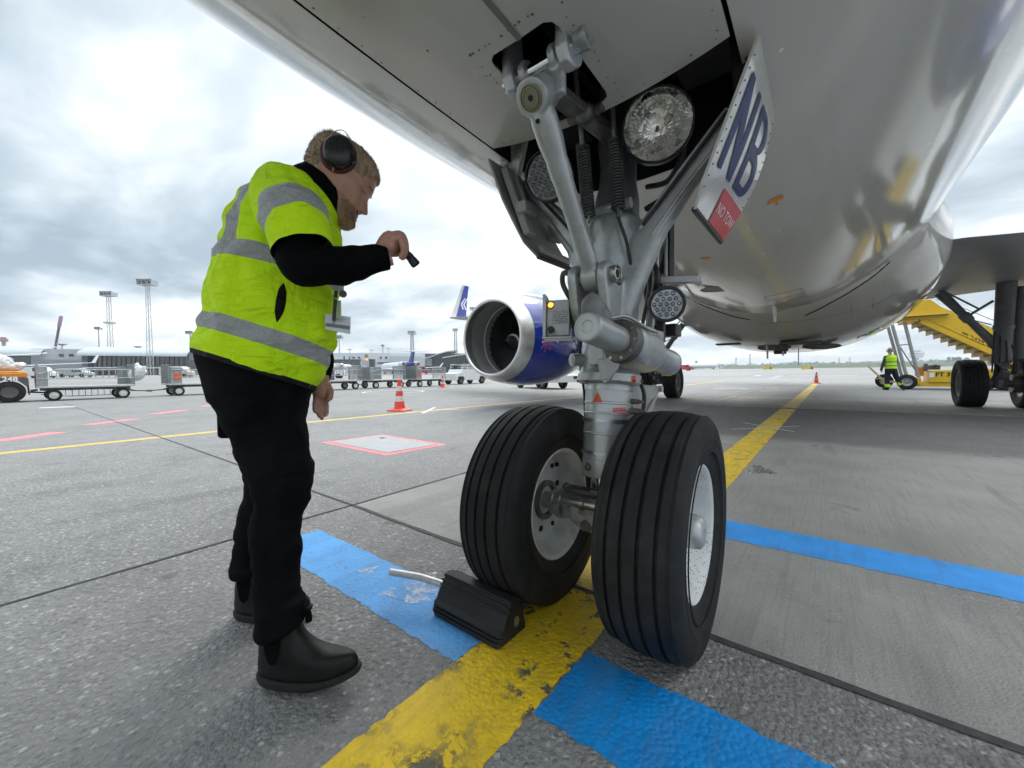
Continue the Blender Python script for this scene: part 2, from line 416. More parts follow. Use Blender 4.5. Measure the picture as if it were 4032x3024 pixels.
# joints between the slabs
def joint(a, b, w, name='expansion_joint'):
    a, b = Vector((*a, 0)), Vector((*b, 0)); d = (b-a); n = Vector((-d.y, d.x, 0)).normalized()*(w/2); L = d.length; k = max(2, int(L/.12)) if L < 14 else int(L/1.5)
    e1 = []; e2 = []
    for i in range(k+1):
        q = a+d*(i/k); j = n*(1+random.uniform(-.28, .28)); e1.append((q+j).xy[:]); j = n*(1+random.uniform(-.28, .28)); e2.append((q-j).xy[:])
    mb = MB(); vs = [(x, y, gz(x, y)+.004) for x, y in e1]+[(x, y, gz(x, y)+.004) for x, y in e2]
    mb.add(vs, [(i, k+1+i, k+2+i, i+1) for i in range(k)]); obj(name, mb, P_TAR, smooth=0, kind='structure', fixn=False)
joint((-1.85, .07), (6, .09), .028); joint((-1.86, -4), (-1.83, 9.8), .016); joint((-20, -.2), (-1.85, .07), .016)
joint((-1.7, 9.8), (14, 9.98), .03); joint((-16, 9.7), (-1.7, 9.8), .02); joint((-1.7, 9.83), (-1.35, 40), .03)
# the stand's lead-in line, curled right under the nose wheels, and the blue stop bar
def yl(y, s): return -.0768+.011*y+s*.1452
flat('taxi_line', [(yl(-4, -1), -4), (yl(-4, 1), -4), (yl(9.75, 1), 9.75), (yl(9.75, -1), 9.75)], P_YEL, .0015, jit=.005, seg=.025)
flat('taxi_line', [(yl(9.96, -1), 9.96), (yl(9.96, 1), 9.96), (yl(32.4, 1), 32.4), (yl(32.4, -1), 32.4)], P_YEL2, .0015, jit=.004, seg=.2)
flat('stop_bar', [(-1.62, -.535), (yl(-.5, -1)-.004, -.525), (yl(-.3, -1)-.004, -.245), (-1.60, -.275)], P_BLUP, .0015, jit=.006, seg=.02)
flat('stop_bar', [(yl(-.5, 1)+.004, -.525), (2.2, -.53), (2.2, -.235), (yl(-.3, 1)+.004, -.235)], P_BLU, .0015, jit=.006, seg=.02)
flat('stop_bar', [(yl(1.1, 1)+.02, .97), (4.5, 1.10), (4.5, 1.39), (yl(1.1, 1)+.02, 1.255)], P_BLU2, .0015, jit=.005, seg=.03)
flat('taxi_line', [(-7.05, -6), (-6.87, -6), (-6.87, 2), (-6.58, 7.6), (-5.5, 17), (-5.66, 17.05), (-6.74, 7.65), (-7.05, 2)], P_YEL2, .0015, jit=.004, seg=.1)
for a, b, w in (((-8.5, -1.5), (-9.1, -.85), .30), ((-10.16, -.47), (-10.75, .27), .30), ((-11.86, .76), (-12.55, 1.5), .3), ((-7.9, -3.2), (-8.1, -2.4), .3), ((-13.7, 2.1), (-14.3, 2.9), .3),
                ((-15.6, 4.6), (-16.0, 5.3), .3), ((-16.9, 6.3), (-17.3, 7.0), .3)):
    a, b = Vector(a), Vector(b); d = (b-a).normalized(); n = Vector((-d.y, d.x))*w/2
    flat('red_dash', [(a+n)[:], (b+n)[:], (b-n)[:], (a-n)[:]], P_RED, .0015, jit=.006, seg=.1)
flat('white_dash', [(-17.66, -.8), (-17.25, -.85), (-17.0, -.15), (-17.4, -.1)], P_WHT, .004)
def stripe(a, b, w, m, name='white_line', z=.004):
    a, b = Vector(a[:2]), Vector(b[:2]); d = (b-a).normalized(); n = Vector((-d.y, d.x))*w/2
    flat(name, [(a+n)[:], (b+n)[:], (b-n)[:], (a-n)[:]], m, z)
stripe((-.41, 6.37), (.33, 5.61), .035, P_WHT); stripe((-.43, 5.40), (.37, 6.38), .035, P_WHT, z=.003)
stripe((-6.45, 4.40), (-7.4, 5.58), .09, P_WHT, z=.003); stripe((-6.9, 5.2), (-6.40, 5.5), .08, P_WHT, z=.004)
T7 = lambda x, y: onground(2550+x/3.687, 1300+y/3.687)
for a, b in (((530, 747), (650, 747)), ((795, 746), (972, 746)), ((1118, 745), (1320, 745)), ((1478, 745), (1668, 745)), ((1820, 745), (2040, 744))):
    stripe(T7(*a), T7(*b), .35, P_WHT)
for (a, b, w) in (((1290, 706), (1960, 664), .5), ((1550, 664), (1650, 656), .6), ((1720, 700), (1900, 690), .4), ((700, 660), (2000, 640), .35), ((600, 625), (2200, 610), .5)):
    stripe(T7(*a), T7(*b), w, P_WHT)
stripe(T7(960, 845), T7(1450, 845), .33, P_WHT); stripe(T7(530, 801), T7(1092, 745), .3, P_YEL2, 'taxi_line')
stripe(T7(1720, 832), T7(1870, 828), .2, P_WHT)
T8 = lambda x, y: onground(3100+x/5.53, 1250+y/5.53)
for a, b, w in (((270, 1388), (560, 1388), .3), ((820, 1385), (1190, 1385), .35), ((1400, 1385), (1800, 1385), .35), ((740, 1428), (885, 1428), .3), ((880, 1262), (1520, 1262), .6), ((20, 1272), (580, 1265), .5), ((1600, 1178), (2060, 1176), .8), ((1700, 1108), (2060, 1105), 1.0)):
    stripe(T8(*a), T8(*b), w, P_WHT)
stripe(T8(725, 1266), T8(850, 1266), 1.2, P_YEL2, 'taxi_line')
# worn flakes of white along the second joint, a white turning mark beside the yellow line, the circle by the carts
for i in range(34):
    x = random.choice((random.uniform(-1.3, .3), random.uniform(-.6, .4), random.uniform(2.2, 4.6))); L = random.uniform(.05, .25)
    stripe((x, 9.86+random.uniform(.12, .22)), (x+L, 9.86+random.uniform(.12, .22)), random.uniform(.03, .07), P_WHT, 'paint_flake')
mb = MB(); cc = Vector((-16.6, 10.8, 0)); n = 48
for r in (1.42, 1.55): mb.v += [cc+Vector((r*cos(2*PI*i/n), r*sin(2*PI*i/n), .004)) for i in range(n)]
mb.f = [(i, (i+1) % n, n+(i+1) % n, n+i) for i in range(n)]; mb.mi = [0]*n
obj('circle_marking', mb, P_WHT, smooth=0, kind='structure', fixn=False)
# steel pit cover let into the apron, red painted border
flat('red_border', [(-4.52, 1.16), (-4.45, 2.03), (-3.04, 2.03), (-3.08, 1.17)], P_RED, .0015, jit=.006)
t = NT('tread_plate'); x, y, z = t.xyz()
d = t.math('MULTIPLY', t.math('SINE', t.math('MULTIPLY', t.math('ADD', x, y), 62)), t.math('SINE', t.math('MULTIPLY', t.math('SUBTRACT', x, y), 62)))
c = t.mix(t.step(d, .25, .3), t.ramp(t.noise(5, 5), (.3, (.24, .245, .25)), (.7, (.32, .325, .33))), (.52, .53, .54))
mtread = t.set(col=c, rough=.5, metal=.25, normal=t.bump(d, .5, .004))
pc = thing('pit_cover', 'chequered steel pit cover framed by a red painted border in the apron', 'pit cover', (-3.75, 1.6, 0))
mb = MB().prism([(-4.42, 1.25, .0025), (-4.37, 1.95, .0025), (-3.14, 1.945, .0025), (-3.20, 1.26, .0025)], (0, 0, .003)); obj('plate', mb, mtread, pc)
mb = MB().prism([(-4.18, 1.80, .006), (-4.10, 1.80, .006), (-4.10, 1.86, .006), (-4.18, 1.86, .006)], (0, 0, .003)); obj('lifting_eye', mb, P_BLK, pc)
# chalky splashes on the blue bar and rubber smears beside the yellow line
def splash(cx, cy, r, m, n=26, z=.003, name='splash', ex=1.0, kind='structure'):
    ph = random.uniform(0, 9); P = [(cx+ex*r*(1+.34*sin(3*a+ph)+.22*sin(5*a+2*ph)+.2*random.uniform(-1, 1))*cos(a), cy+r*(1+.34*sin(3*a+ph)+.2*random.uniform(-1, 1))*sin(a)) for a in [2*PI*i/n for i in range(n)]]
    flat(name, P, m, z)
t = NT('chalk'); t.l(t.b.outputs[0], t.out.inputs[0])
M_CHALK = t.set(col=(.62, .68, .74), rough=.35, alpha=t.math('MULTIPLY', t.step(t.noise(26, 6, .7), .5, .3), .75), normal=t.bump(t.math('SUBTRACT', 1, t.vor(70)), .5, .005))
for cx_, cy_, r_ in ((-.62, -.33, .07), (-.56, -.25, .055), (-.68, -.26, .05), (-.5, -.20, .05), (-.40, -.12, .03), (-.95, -.37, .035), (-.72, -.42, .03)): splash(cx_, cy_, r_, M_CHALK)
t = NT('rubber_smear')
M_SMEAR = t.set(col=(.05, .05, .05), rough=.5, alpha=t.math('MULTIPLY', t.step(t.noise(1, 4, .6, stretch=(120, 8, 1)), .5, .3), .6))
splash(.22, 2.75, .16, M_SMEAR, name='smear', ex=.55); splash(-.25, 3.3, .12, M_SMEAR, name='smear', ex=.6)
t = NT('white_smear')
M_WSM = t.set(col=(.7, .7, .68), rough=.5, alpha=t.math('MULTIPLY', t.step(t.noise(1, 4, .6, stretch=(90, 6, 1)), .55, .2), .7))
splash(.17, 2.6, .12, M_WSM, name='smear', ex=.45, z=.004)
# grass beyond the far edge of the apron
t = NT('grass_field'); g = t.ramp(t.noise(.06, 5), (.3, (.055, .085, .045)), (.7, (.10, .125, .07)))
MGR = t.set(col=g, rough=.9)
def arc_band(name, a0, a1, r0, r1, m, z=.05, kind='structure'):
    mb = MB(); n = 24; rows = []
    for r in (r0, (r0*2+r1)/3, (r0+2*r1)/3, r1): rows.append([Vector((r*cos(a), r*sin(a), gz(r, 0)+z)) for a in [a0+(a1-a0)*i/n for i in range(n+1)]])
    mb.rings(rows, False); return obj(name, mb, m, smooth=0, kind=kind, fixn=False)
arc_band('grass', math.radians(84), math.radians(140), 330, 470, MGR); arc_band('grass', math.radians(40), math.radians(92), 290, 520, MGR)
# ---------------------------------------------------------------- the airliner overhead
JET = thing('airliner', 'white twin engine airliner overhead, nose wheels on the yellow line beside the chock', 'airliner', (0, 6, 0))
def jetwhite(name, col, streak, rough=.1):
    t = NT(name)
    c = t.ramp(t.noise(.55, 5, .55), (.3, tuple(q*.95 for q in col)), (.7, col))
    g = t.step(t.noise(1, 7, .68, stretch=(2.4, .35, 2.4), dist=.5), .6, .2)
    c = t.mix(t.math('MULTIPLY', g, streak), c, (.36, .345, .28))
    sp = t.step(t.vor(5.5), .045, .03); c = t.mix(t.math('MULTIPLY', sp, .5), c, (.2, .17, .12))
    r = t.math('ADD', t.math('MULTIPLY', t.noise(2.2, 6, .65), .09), rough-.06)
    h = t.noise(1.3, 3, .5)
    return t.set(col=c, rough=r, coat=.15, crough=.06, normal=t.bump(h, .025, .03))
M_FUS = jetwhite('fuselage_paint', (.84, .835, .80), .22)
M_DOORP = jetwhite('gear_door_paint', (.80, .795, .75), .2, .28)
M_GREYP = mat('light_grey_paint', (.58, .58, .575), .35, var=.07, vs=2, dirt=.35, dcol=(.25, .24, .22), ds=1.2, coat=.2)
M_WING = mat('wing_grey_paint', (.30, .305, .305), .38, var=.08, vs=1.2, dirt=.3, dcol=(.2, .2, .19), ds=.8)
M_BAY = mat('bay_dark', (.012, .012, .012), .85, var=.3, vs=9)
M_STRUT = mat('gear_silver_paint', (.43, .44, .44), .34, metal=.45, var=.14, vs=5, dirt=.6, dcol=(.17, .165, .15), ds=6, bump=.06, bs=40)
M_STRUT2 = mat('gear_silver_worn', (.40, .41, .405), .40, metal=.35, var=.15, vs=7, dirt=.65, dcol=(.10, .098, .09), ds=9, bump=.08, bs=50)
M_STEEL = mat('bare_steel', (.42, .41, .40), .3, metal=.9, var=.2, vs=9, dirt=.6, dcol=(.06, .055, .05), ds=12)
M_CHROME = mat('piston_chrome', (.72, .74, .76), .08, metal=1, var=.05)
M_GREASE = mat('greasy_metal', (.13, .125, .11), .42, metal=.4, var=.35, vs=14, bump=.3, bs=60, dirt=.5, dcol=(.03, .03, .028))
M_RUBBER = mat('tyre_rubber', (.014, .014, .0145), .68, var=.3, vs=5, bump=.12, bs=140, spec=.3, dirt=.45, dcol=(.055, .052, .048), ds=7)
M_RUBWALL = M_RUBBER
t = NT('rim_white'); sp = t.math('MULTIPLY', t.math('SUBTRACT', 1, t.step(t.vor(150), .34, .2)), t.step(t.xyz(t.vor(150, out='Color'))[0], .55, .3))
c_ = t.mix(t.math('MULTIPLY', sp, t.step(t.noise(6, 4), .5, .25)), t.ramp(t.noise(8, 5), (.3, (.62, .62, .60)), (.7, (.74, .74, .72))), (.10, .085, .07)); M_RIM = t.set(col=c_, rough=.4)
M_BLACK = mat('black_plastic', (.018, .018, .018), .45, var=.2)
M_HOSE = mat('hose_black', (.02, .02, .022), .5)
M_ORANGE = mat('orange_mark', (.62, .22, .02), .4)
M_REDP = mat('red_mark', (.52, .03, .045), .35, var=.12, vs=20)
M_WHITEP = mat('white_letter', (.8, .8, .8), .4)
M_NAVY = mat('navy_letter', (.006, .014, .095), .4, var=.1, spec=.2)
M_BLUE = mat('nacelle_blue', (.003, .024, .27), .10, var=.06, vs=1, coat=1.0)
M_LIP = mat('lip_aluminium', (.66, .66, .64), .30, metal=.85, var=.1, vs=2.2, dirt=.3, dcol=(.3, .29, .26), ds=2)
M_DUCT = mat('duct_grey', (.30, .30, .29), .45, metal=.3, var=.15, vs=3)
M_FAN = mat('fan_dark', (.035, .035, .04), .35, metal=.6, var=.2)

# fuselage: station profile of a single-aisle nose, belly at 1.755 m
def prof(y):
    s = min(1, max(1e-4, (y+5.07)/6.2))
    w = 1.975*(1-(1-s)**2.2)**.62; zb = 3.3-(3.3-1.755)*(1-(1-s)**2.5)**.62; zt = 3.3+(5.895-3.3)*(1-(1-s)**1.9)**.75
    if y > 18:
        k = min(1, (y-18)/14.2); w *= 1-.86*k**1.5; zb += 2.9*k**1.45; zt -= .35*k*k
    return w, zb, zt
def belly(x, y, d=0):                            # height of the skin under the aircraft
    w, zb, zt = prof(y); zc = zb+.5*(zt-zb); return zc-(zc-zb)*math.sqrt(max(0, 1-(x/w)**2))-d
def sidex(z, y):
    w, zb, zt = prof(y); zc = (zb+zt)/2; h = (zt-zb)/2; return w*math.sqrt(max(0, 1-((z-zc)/h)**2))
YO0, YO1, YD, XO = -.07, .46, -2.15, .45        # opening for the gear; closed forward doors ahead of it
ys = sorted(set([-5.06, -5.0, -4.9, -4.75, -4.55, -4.3, -4.0, -3.6, -3.2, -2.8, -2.45, YD, -1.9, -1.6, -1.3, -1.0, -.7, -.4, YO0, .0, .15, .3, YO1, .8, 1.2, 2, 3, 4, 5, 6, 7, 8, 9, 10, 12, 14, 16, 18, 19.5, 21, 22.5, 24, 25.5, 27, 28.5, 30, 31.5, 32.2]))
NSEC = 96
mb = MB(); secs = []
for y in ys:
    w, zb, zt = prof(y); zc = (zb+zt)/2; h = (zt-zb)/2
    th = [2*PI*i/NSEC-PI/2 for i in range(NSEC)]
    a0 = math.asin(min(.99, XO/w)) if y > -3 and y < 3 else None     # angular place of the door edge at this station
    row = []
    step = 2*PI/NSEC
    for a in th:
        b = a+PI/2; b = b if b <= PI else b-2*PI
        if a0 is not None and abs(abs(b)-4*step) < 1e-6: b = math.copysign(a0, b)
        row.append(Vector((w*sin(b), y, zc-h*cos(b))))
    secs.append(row)
mb.rings(secs, True, (True, True))
keep = []
for f in mb.f:
    c = sum((mb.v[i] for i in f), Vector())/len(f)
    if len(f) == 4 and abs(c.x) < XO and YD < c.y < YO1 and c.z < 3: continue
    keep.append(f)
mb.f = keep; mb.mi = [0]*len(keep)
FUS = obj('fuselage', mb, M_FUS, JET, smooth=60)
# rubber seal strips round the forward doors (dark gap you look into)
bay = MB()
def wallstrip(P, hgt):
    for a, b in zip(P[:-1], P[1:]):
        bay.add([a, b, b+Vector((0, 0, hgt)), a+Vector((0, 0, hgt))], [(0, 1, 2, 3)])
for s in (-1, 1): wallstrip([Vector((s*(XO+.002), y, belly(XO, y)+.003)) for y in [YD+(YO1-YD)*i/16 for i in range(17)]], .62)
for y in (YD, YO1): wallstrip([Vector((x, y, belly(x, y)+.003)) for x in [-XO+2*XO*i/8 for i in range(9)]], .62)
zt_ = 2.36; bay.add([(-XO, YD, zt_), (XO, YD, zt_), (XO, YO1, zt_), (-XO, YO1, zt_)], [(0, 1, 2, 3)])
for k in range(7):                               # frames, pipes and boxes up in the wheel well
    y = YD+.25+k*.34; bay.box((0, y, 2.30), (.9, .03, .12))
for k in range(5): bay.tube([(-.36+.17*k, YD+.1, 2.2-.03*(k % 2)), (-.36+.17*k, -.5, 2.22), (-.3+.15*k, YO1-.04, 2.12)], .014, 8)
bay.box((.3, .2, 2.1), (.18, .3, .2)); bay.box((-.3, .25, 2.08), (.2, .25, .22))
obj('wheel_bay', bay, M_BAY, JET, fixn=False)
# closed forward gear doors: two leaves with the notch for the drag brace between them
def rrect(x0, x1, y0, y1, r, n=6):
    P = []
    for (cx_, cy_, a) in ((x1-r, y1-r, 0), (x0+r, y1-r, PI/2), (x0+r, y0+r, PI), (x1-r, y0+r, 1.5*PI)):
        P += [Vector((cx_+r*cos(a+PI/2*i/n), cy_+r*sin(a+PI/2*i/n))) for i in range(n+1)]
    return P
def densify(P, d):
    out = []
    for a, b in zip(P, P[1:]+P[:1]):
        k = max(1, int((b-a).length/d)); out += [a.lerp(b, i/k) for i in range(k)]
    return out
def inside(p, poly):
    c = False
    for a, b in zip(poly, poly[1:]+poly[:1]):
        if (a.y > p.y) != (b.y > p.y) and p.x < (b.x-a.x)*(p.y-a.y)/(b.y-a.y)+a.x: c = not c
    return c
def panel(outline, surf, thick, grid=.06):
    P = densify(outline, grid); n = len(P); pts = list(P)
    x0, x1 = min(p.x for p in P), max(p.x for p in P); y0, y1 = min(p.y for p in P), max(p.y for p in P)
    gx = x0+grid
    while gx < x1:
        gy = y0+grid
        while gy < y1:
            q = Vector((gx, gy))
            if inside(q, P) and min((q-p).length for p in P) > grid*.45: pts.append(q)
            gy += grid
        gx += grid
    r = delaunay_2d_cdt(pts, [(i, (i+1) % n) for i in range(n)], [], 0, 1e-5)
    V2, F2 = r[0], r[2]
    F2 = [f for f in F2 if inside(sum((V2[i] for i in f), Vector((0, 0)))/len(f), P)]
    mb = MB(); k = len(V2)
    mb.v = [surf(v.x, v.y, 0) for v in V2]+[surf(v.x, v.y, thick) for v in V2]
    mb.f = [tuple(f) for f in F2]+[tuple(i+k for i in reversed(f)) for f in F2]
    ed = {}
    for f in F2:
        for a, b in zip(f, list(f[1:])+[f[0]]): ed[(a, b)] = 1
    for (a, b) in list(ed):
        if (b, a) not in ed: mb.f.append((b, a, a+k, b+k))
    mb.mi = [0]*len(mb.f); return mb
dsurf = lambda x, y, t: Vector((x, y, belly(x, y)+t))
g = .012
# port leaf and starboard leaf; notch x -.115...10, y -.47...-.09 with a tongue each side of a slot
port = [Vector(q) for q in ((.004, YD+g), (XO-g, YD+g), (XO-g, YO0), (.055, YO0), (.03, YO0+.004), (.022, -.09), (.03, -.112), (.075, -.112), (.095, -.125), (.102, -.15), (.102, -.43), (.095, -.455), (.075, -.468), (.004, -.468))]
star = [Vector(q) for q in ((-XO+g, YD+g), (-.004, YD+g), (-.004, -.468), (-.095, -.468), (-.112, -.455), (-.118, -.435), (-.118, -.14), (-.11, -.118), (-.09, -.108), (-.06, -.108), (-.05, -.09), (-.055, YO0), (-XO+g, YO0+.0))]
fdr = []
for q, nm in ((port, 'nose_gear_door'), (star, 'nose_gear_door')):
    fdr.append(panel(q, dsurf, .006))
M_FAST = mat('fastener_dark', (.13, .125, .115), .6)
fast = MB()
def rivet(x, y, r=.0036):
    r *= random.uniform(.6, 1.1); x += random.uniform(-.006, .006); c = Vector((x, y, belly(x, y)-.0012)); fast.add([c+Vector((r*cos(a), r*sin(a), 0)) for a in [2*PI*i/6 for i in range(6)]], [(0, 1, 2, 3, 4, 5)])
for s in (1,):
    for k in range(15): rivet(.135, -.13-.035*k+random.uniform(-.003, .003)) if k < 11 else None
    for k in range(6): rivet(.10-.02*k-.03, -.505+random.uniform(-.004, .004), .005)
for k in range(26): rivet(.42, -.12-.07*k)
for k in range(6): rivet(.06+.07*k, -.095)
for k in range(4): rivet(.17+.07*k, -.62)
fdr[0].join(fast, 1); obj('nose_gear_door', fdr[0], [M_DOORP, M_FAST], JET, smooth=50)
fast = MB()
for k in range(10): rivet(-.15, -.13-.036*k)
for k in range(26): rivet(-.42, -.12-.07*k)
for k in range(5): rivet(-.06-.012-.02*k, -.505, .005)
for k in range(5): rivet(-.1-.07*k, -.26-.16*k); rivet(-.16-.05*k, -.10)
fdr[1].join(fast, 1); obj('nose_gear_door', fdr[1], [M_DOORP, M_FAST], JET, smooth=50)
mb = MB(); mb.prism([(-.012, YD, belly(0, YD)-.003), (.012, YD, belly(0, YD)-.003), (.012, -.468, belly(0, -.468)-.003), (-.012, -.468, belly(0, -.468)-.003)], (0, 0, .005))
# the centre seal follows the curved keel line
mb = MB(); rows = [[Vector((x, y, belly(x, y)-.0025)) for x in (-.008, .008)] for y in [YD+(-.468-YD)*i/14 for i in range(15)]]; mb.rings(rows, False)
obj('door_seal', mb, mat('seal_grey', (.16, .155, .145), .6), JET, fixn=False)

# hanging aft doors with letters: hinge line high and outboard, lower edge swung inboard
def doorpt(s, u, v, d=0):                        # u: 0 front...1 rear, v: 0 lower edge...1 hinge, d: outward
    A = Vector((s*.333, 0, 1.392)); B = Vector((s*.502, 0, 1.818))
    p = A.lerp(B, v); n = Vector((s*(B.z-A.z), 0, -(abs(B.x)-abs(A.x)))).normalized()
    bulge = .004+.034*max(0, min(1, u))*sin(PI*max(0, min(1, v)))
    p = p+n*(bulge+d); p.y = -.03+.425*u; return p
NB = {}
for s in (1, -1):
    out = [Vector(q) for q in ((0.02, .12), (.0, .17), (0, 1), (1, 1), (1, 0), (.06, 0))]
    if s < 0: out = [Vector(q) for q in ((.13, .12), (0, .55), (0, 1), (1, 1), (1, .10), (1.05, 0), (.30, 0))]
    pm = panel(out, lambda x, y, t: doorpt(s, x, y, -t), .009, .09)
    for k in range(12 if s > 0 else 0):
        for u in (.03, .97): rv = MB(); rv.ball(doorpt(1, u, .14+.07*k, .001), .0026, 6, 4); pm.join(rv, 1)
    o = obj('nose_gear_door', pm, [M_FUS, M_FAST] if s > 0 else mat('door_inner_grey', (.30, .30, .28), .5, var=.15, vs=5, dirt=.4), JET, smooth=50)
    NB[s] = o
    mb = MB()                                    # black rubber edge along the lower side
    mb.tube([doorpt(s, u, -.001, -.006) for u in ((.06, .3, .6, 1.0) if s > 0 else (.30, .5, .8, 1.04))], .010, 8)
    obj('edge_seal', mb, M_BLACK, o)
    hb = MB()
    for u in (.25, .8):
        hb.beam(doorpt(s, u, .82, -.03), doorpt(s, u, 1.15, -.10), .05, .02, (0, 1, 0)); hb.cyl(doorpt(s, u, 1.0, -.03)+Vector((0, -.03, 0)), doorpt(s, u, 1.0, -.03)+Vector((0, .03, 0)), .02)
    objsplit('hinge', hb, M_GREYP if s < 0 else M_BAY, o)
    if s < 0:
        ib = MB()                                # stiffener channel and brackets on the inner face
        ib.rings([[doorpt(s, u, v, -.022-h) for u, h in ((.10+.16*(1-v)*0, .0), (.12, .028), (.24, .028), (.26, .0))] for v in (.16, .3, .45, .6, .75, .9)], True)
        ib.rings([[doorpt(s, u, v, -.022-h) for v, h in ((.02, 0), (.03, .02), (.09, .02), (.10, 0))] for u in (.3, .5, .7, .98)], True)
        ib.box(doorpt(s, .2, .42, -.06), (.05, .09, .05)); ib.box(doorpt(s, .85, .38, -.06), (.06, .1, .07))
        objsplit('stiffener', ib, mat('stiffener_grey', (.36, .36, .335), .5, var=.15, vs=5, dirt=.4), o, bevel=.004)
        lk = MB(); lk.beam(doorpt(s, .24, .82, -.05), Vector((-.36, .04, 1.90)), .05, .028, (0, 1, 0)); lk.beam(doorpt(s, .24, .82, -.05), doorpt(s, .24, .42, -.045), .045, .03, (0, 1, 0))
        lk.beam(doorpt(s, .86, .40, -.05), Vector((-.2, .36, 1.66)), .05, .035, (0, 1, 0)); lk.cyl(doorpt(s, .86, .40, -.05)+Vector((0, -.04, 0)), doorpt(s, .86, .40, -.05)+Vector((0, .04, 0)), .022)
        objsplit('door_link', lk, M_STRUT2, o, bevel=.006)
# letters N B as filled outlines laid on the curved leaf
def letter(poly, holes=()):
    P = [Vector(q) for q in poly]; P = densify(P, .05); n = len(P); ed = [(i, (i+1) % n) for i in range(n)]; pts = list(P); Hs = []
    for h in holes:
        Q = densify([Vector(q) for q in h], .05); o = len(pts); pts += Q; ed += [(o+i, o+(i+1) % len(Q)) for i in range(len(Q))]; Hs.append(Q)
    gy = .02
    while gy < 1:
        gx = .02
        while gx < 1:
            q = Vector((gx, gy))
            if inside(q, P) and not any(inside(q, h) for h in Hs): pts.append(q)
            gx += .05
        gy += .05
    r = delaunay_2d_cdt(pts, ed, [], 0, 1e-5); out = []
    for f in r[2]:
        c = sum((r[0][i] for i in f), Vector((0, 0)))/len(f)
        if inside(c, P) and not any(inside(c, h) for h in Hs): out.append(f)
    return r[0], out
def arc(cx_, cy_, rx, ry, a0, a1, n=8): return [(cx_+rx*cos(a0+(a1-a0)*i/n), cy_+ry*sin(a0+(a1-a0)*i/n)) for i in range(n+1)]
v0, v1 = .30, .86; vm = (v0+v1)/2; cl_ = .055
Npoly = [(.10, v0), (.185, v0), (.185, v1-.22), (.345, v0), (.44, v0), (.44, v1), (.355, v1), (.355, v0+.22), (.195, v1), (.10, v1)]
Bpoly = [(.53, v0)]+arc(.74, v0+.15, .15, .15, -PI/2, PI*.42)+arc(.72, v1-.13, .15, .13, -PI*.42, PI/2)+[(.53, v1)]
Bh1 = [(.62, v0+.06)]+arc(.72, v0+.145, .075, .085, -PI/2, PI/2)+[(.62, v0+.23)]; Bh2 = [(.62, v1-.23)]+arc(.71, v1-.14, .07, .085, -PI/2, PI/2)+[(.62, v1-.055)]
for nm, (pl_, hs) in (('letter', (Npoly, ())), ('letter', (Bpoly, (Bh1, Bh2)))):
    V2, F2 = letter(pl_, hs); mb = MB(); mb.add([doorpt(1, v.x, v.y, .003) for v in V2], [tuple(f) for f in F2]); obj(nm, mb, M_NAVY, NB[1], smooth=60)
mb = MB(); rows = [[doorpt(1, u, v, .003) for u in (.40, .55, .7, .85, .985)] for v in (.012, .08, .16, .25)]; mb.rings(rows, False); obj('warning_panel', mb, M_REDP, NB[1], smooth=60)
mb = text_mb('NO TOW', .122, lambda x, y: doorpt(1, .695+x*1.0, .125+y*.85, .0045), space=1.0); obj('lettering', mb, M_WHITEP, NB[1], smooth=0)

# belly fairing, wings, tail
def sup(a, b, n, k=72, z0=0, bu=None):
    P = []
    for i in range(k):
        t_ = 2*PI*i/k; c, s_ = cos(t_), sin(t_); bb = (bu or b) if s_ > 0 else b
        P.append((a*math.copysign(abs(c)**(2/n), c), z0+bb*math.copysign(abs(s_)**(2/n), s_)))
    return P
mb = MB(); rows = []
for y, a, zb, n, zc, bu in ((5.3, 1.55, 1.82, 2.0, 3.0, .5), (5.8, 1.74, 1.745, 2.02, 3.0, .7), (6.3, 1.90, 1.67, 2.08, 3.0, .85), (6.9, 2.06, 1.545, 2.15, 2.97, .95), (7.5, 2.20, 1.43, 2.2, 2.93, 1.0), (8.3, 2.27, 1.355, 2.28, 2.9, 1.0), (9.5, 2.29, 1.335, 2.3, 2.9, 1.0), (11, 2.29, 1.345, 2.3, 2.9, 1.0), (12.5, 2.26, 1.38, 2.3, 2.9, 1.0), (14, 2.12, 1.48, 2.2, 2.85, .9), (15.5, 1.9, 1.66, 2.05, 2.8, .8), (16.8, 1.6, 1.80, 2.0, 2.8, .6)):
    rows.append([Vector((x, y, z)) for x, z in sup(a, zc-zb, n, 80, zc, bu)])
mb.rings(rows); FAIR = obj('belly_fairing', mb, M_FUS, JET, smooth=60, sub=1)
def onskin(pts, off=.003):                        # photograph points (4032 px) dropped on to the finished skin
    bpy.context.view_layer.update(); dg = bpy.context.evaluated_depsgraph_get(); out = []
    for x, y in pts:
        d = fw+rt*((x-2016)/FPX)-up*((y-1512)/FPX); o = CAMPOS.copy()
        for _ in range(20):
            ok, loc, nrm, _i, ob, _m = S.ray_cast(dg, o, d.normalized())
            if not ok: break
            if ob.name.startswith(('fuselage', 'belly_fairing')):
                n = nrm if nrm.dot(d) < 0 else -nrm; out.append(loc+n*off); break
            o = loc+d.normalized()*.002
    return out
for P in ([(3506, 1028), (3440, 1085), (3360, 1140), (3280, 1186), (3225, 1216), (3167, 1243)], [(2690, 1160), (2760, 1198), (2830, 1226), (2895, 1247), (2955, 1258)]):
    mb = MB(); Q = curve(onskin(P, .002), 5); mb.tube(Q, [.004]+[.012]*(len(Q)-2)+[.003], 6); obj('fairing_seal', mb, M_BLACK, JET)
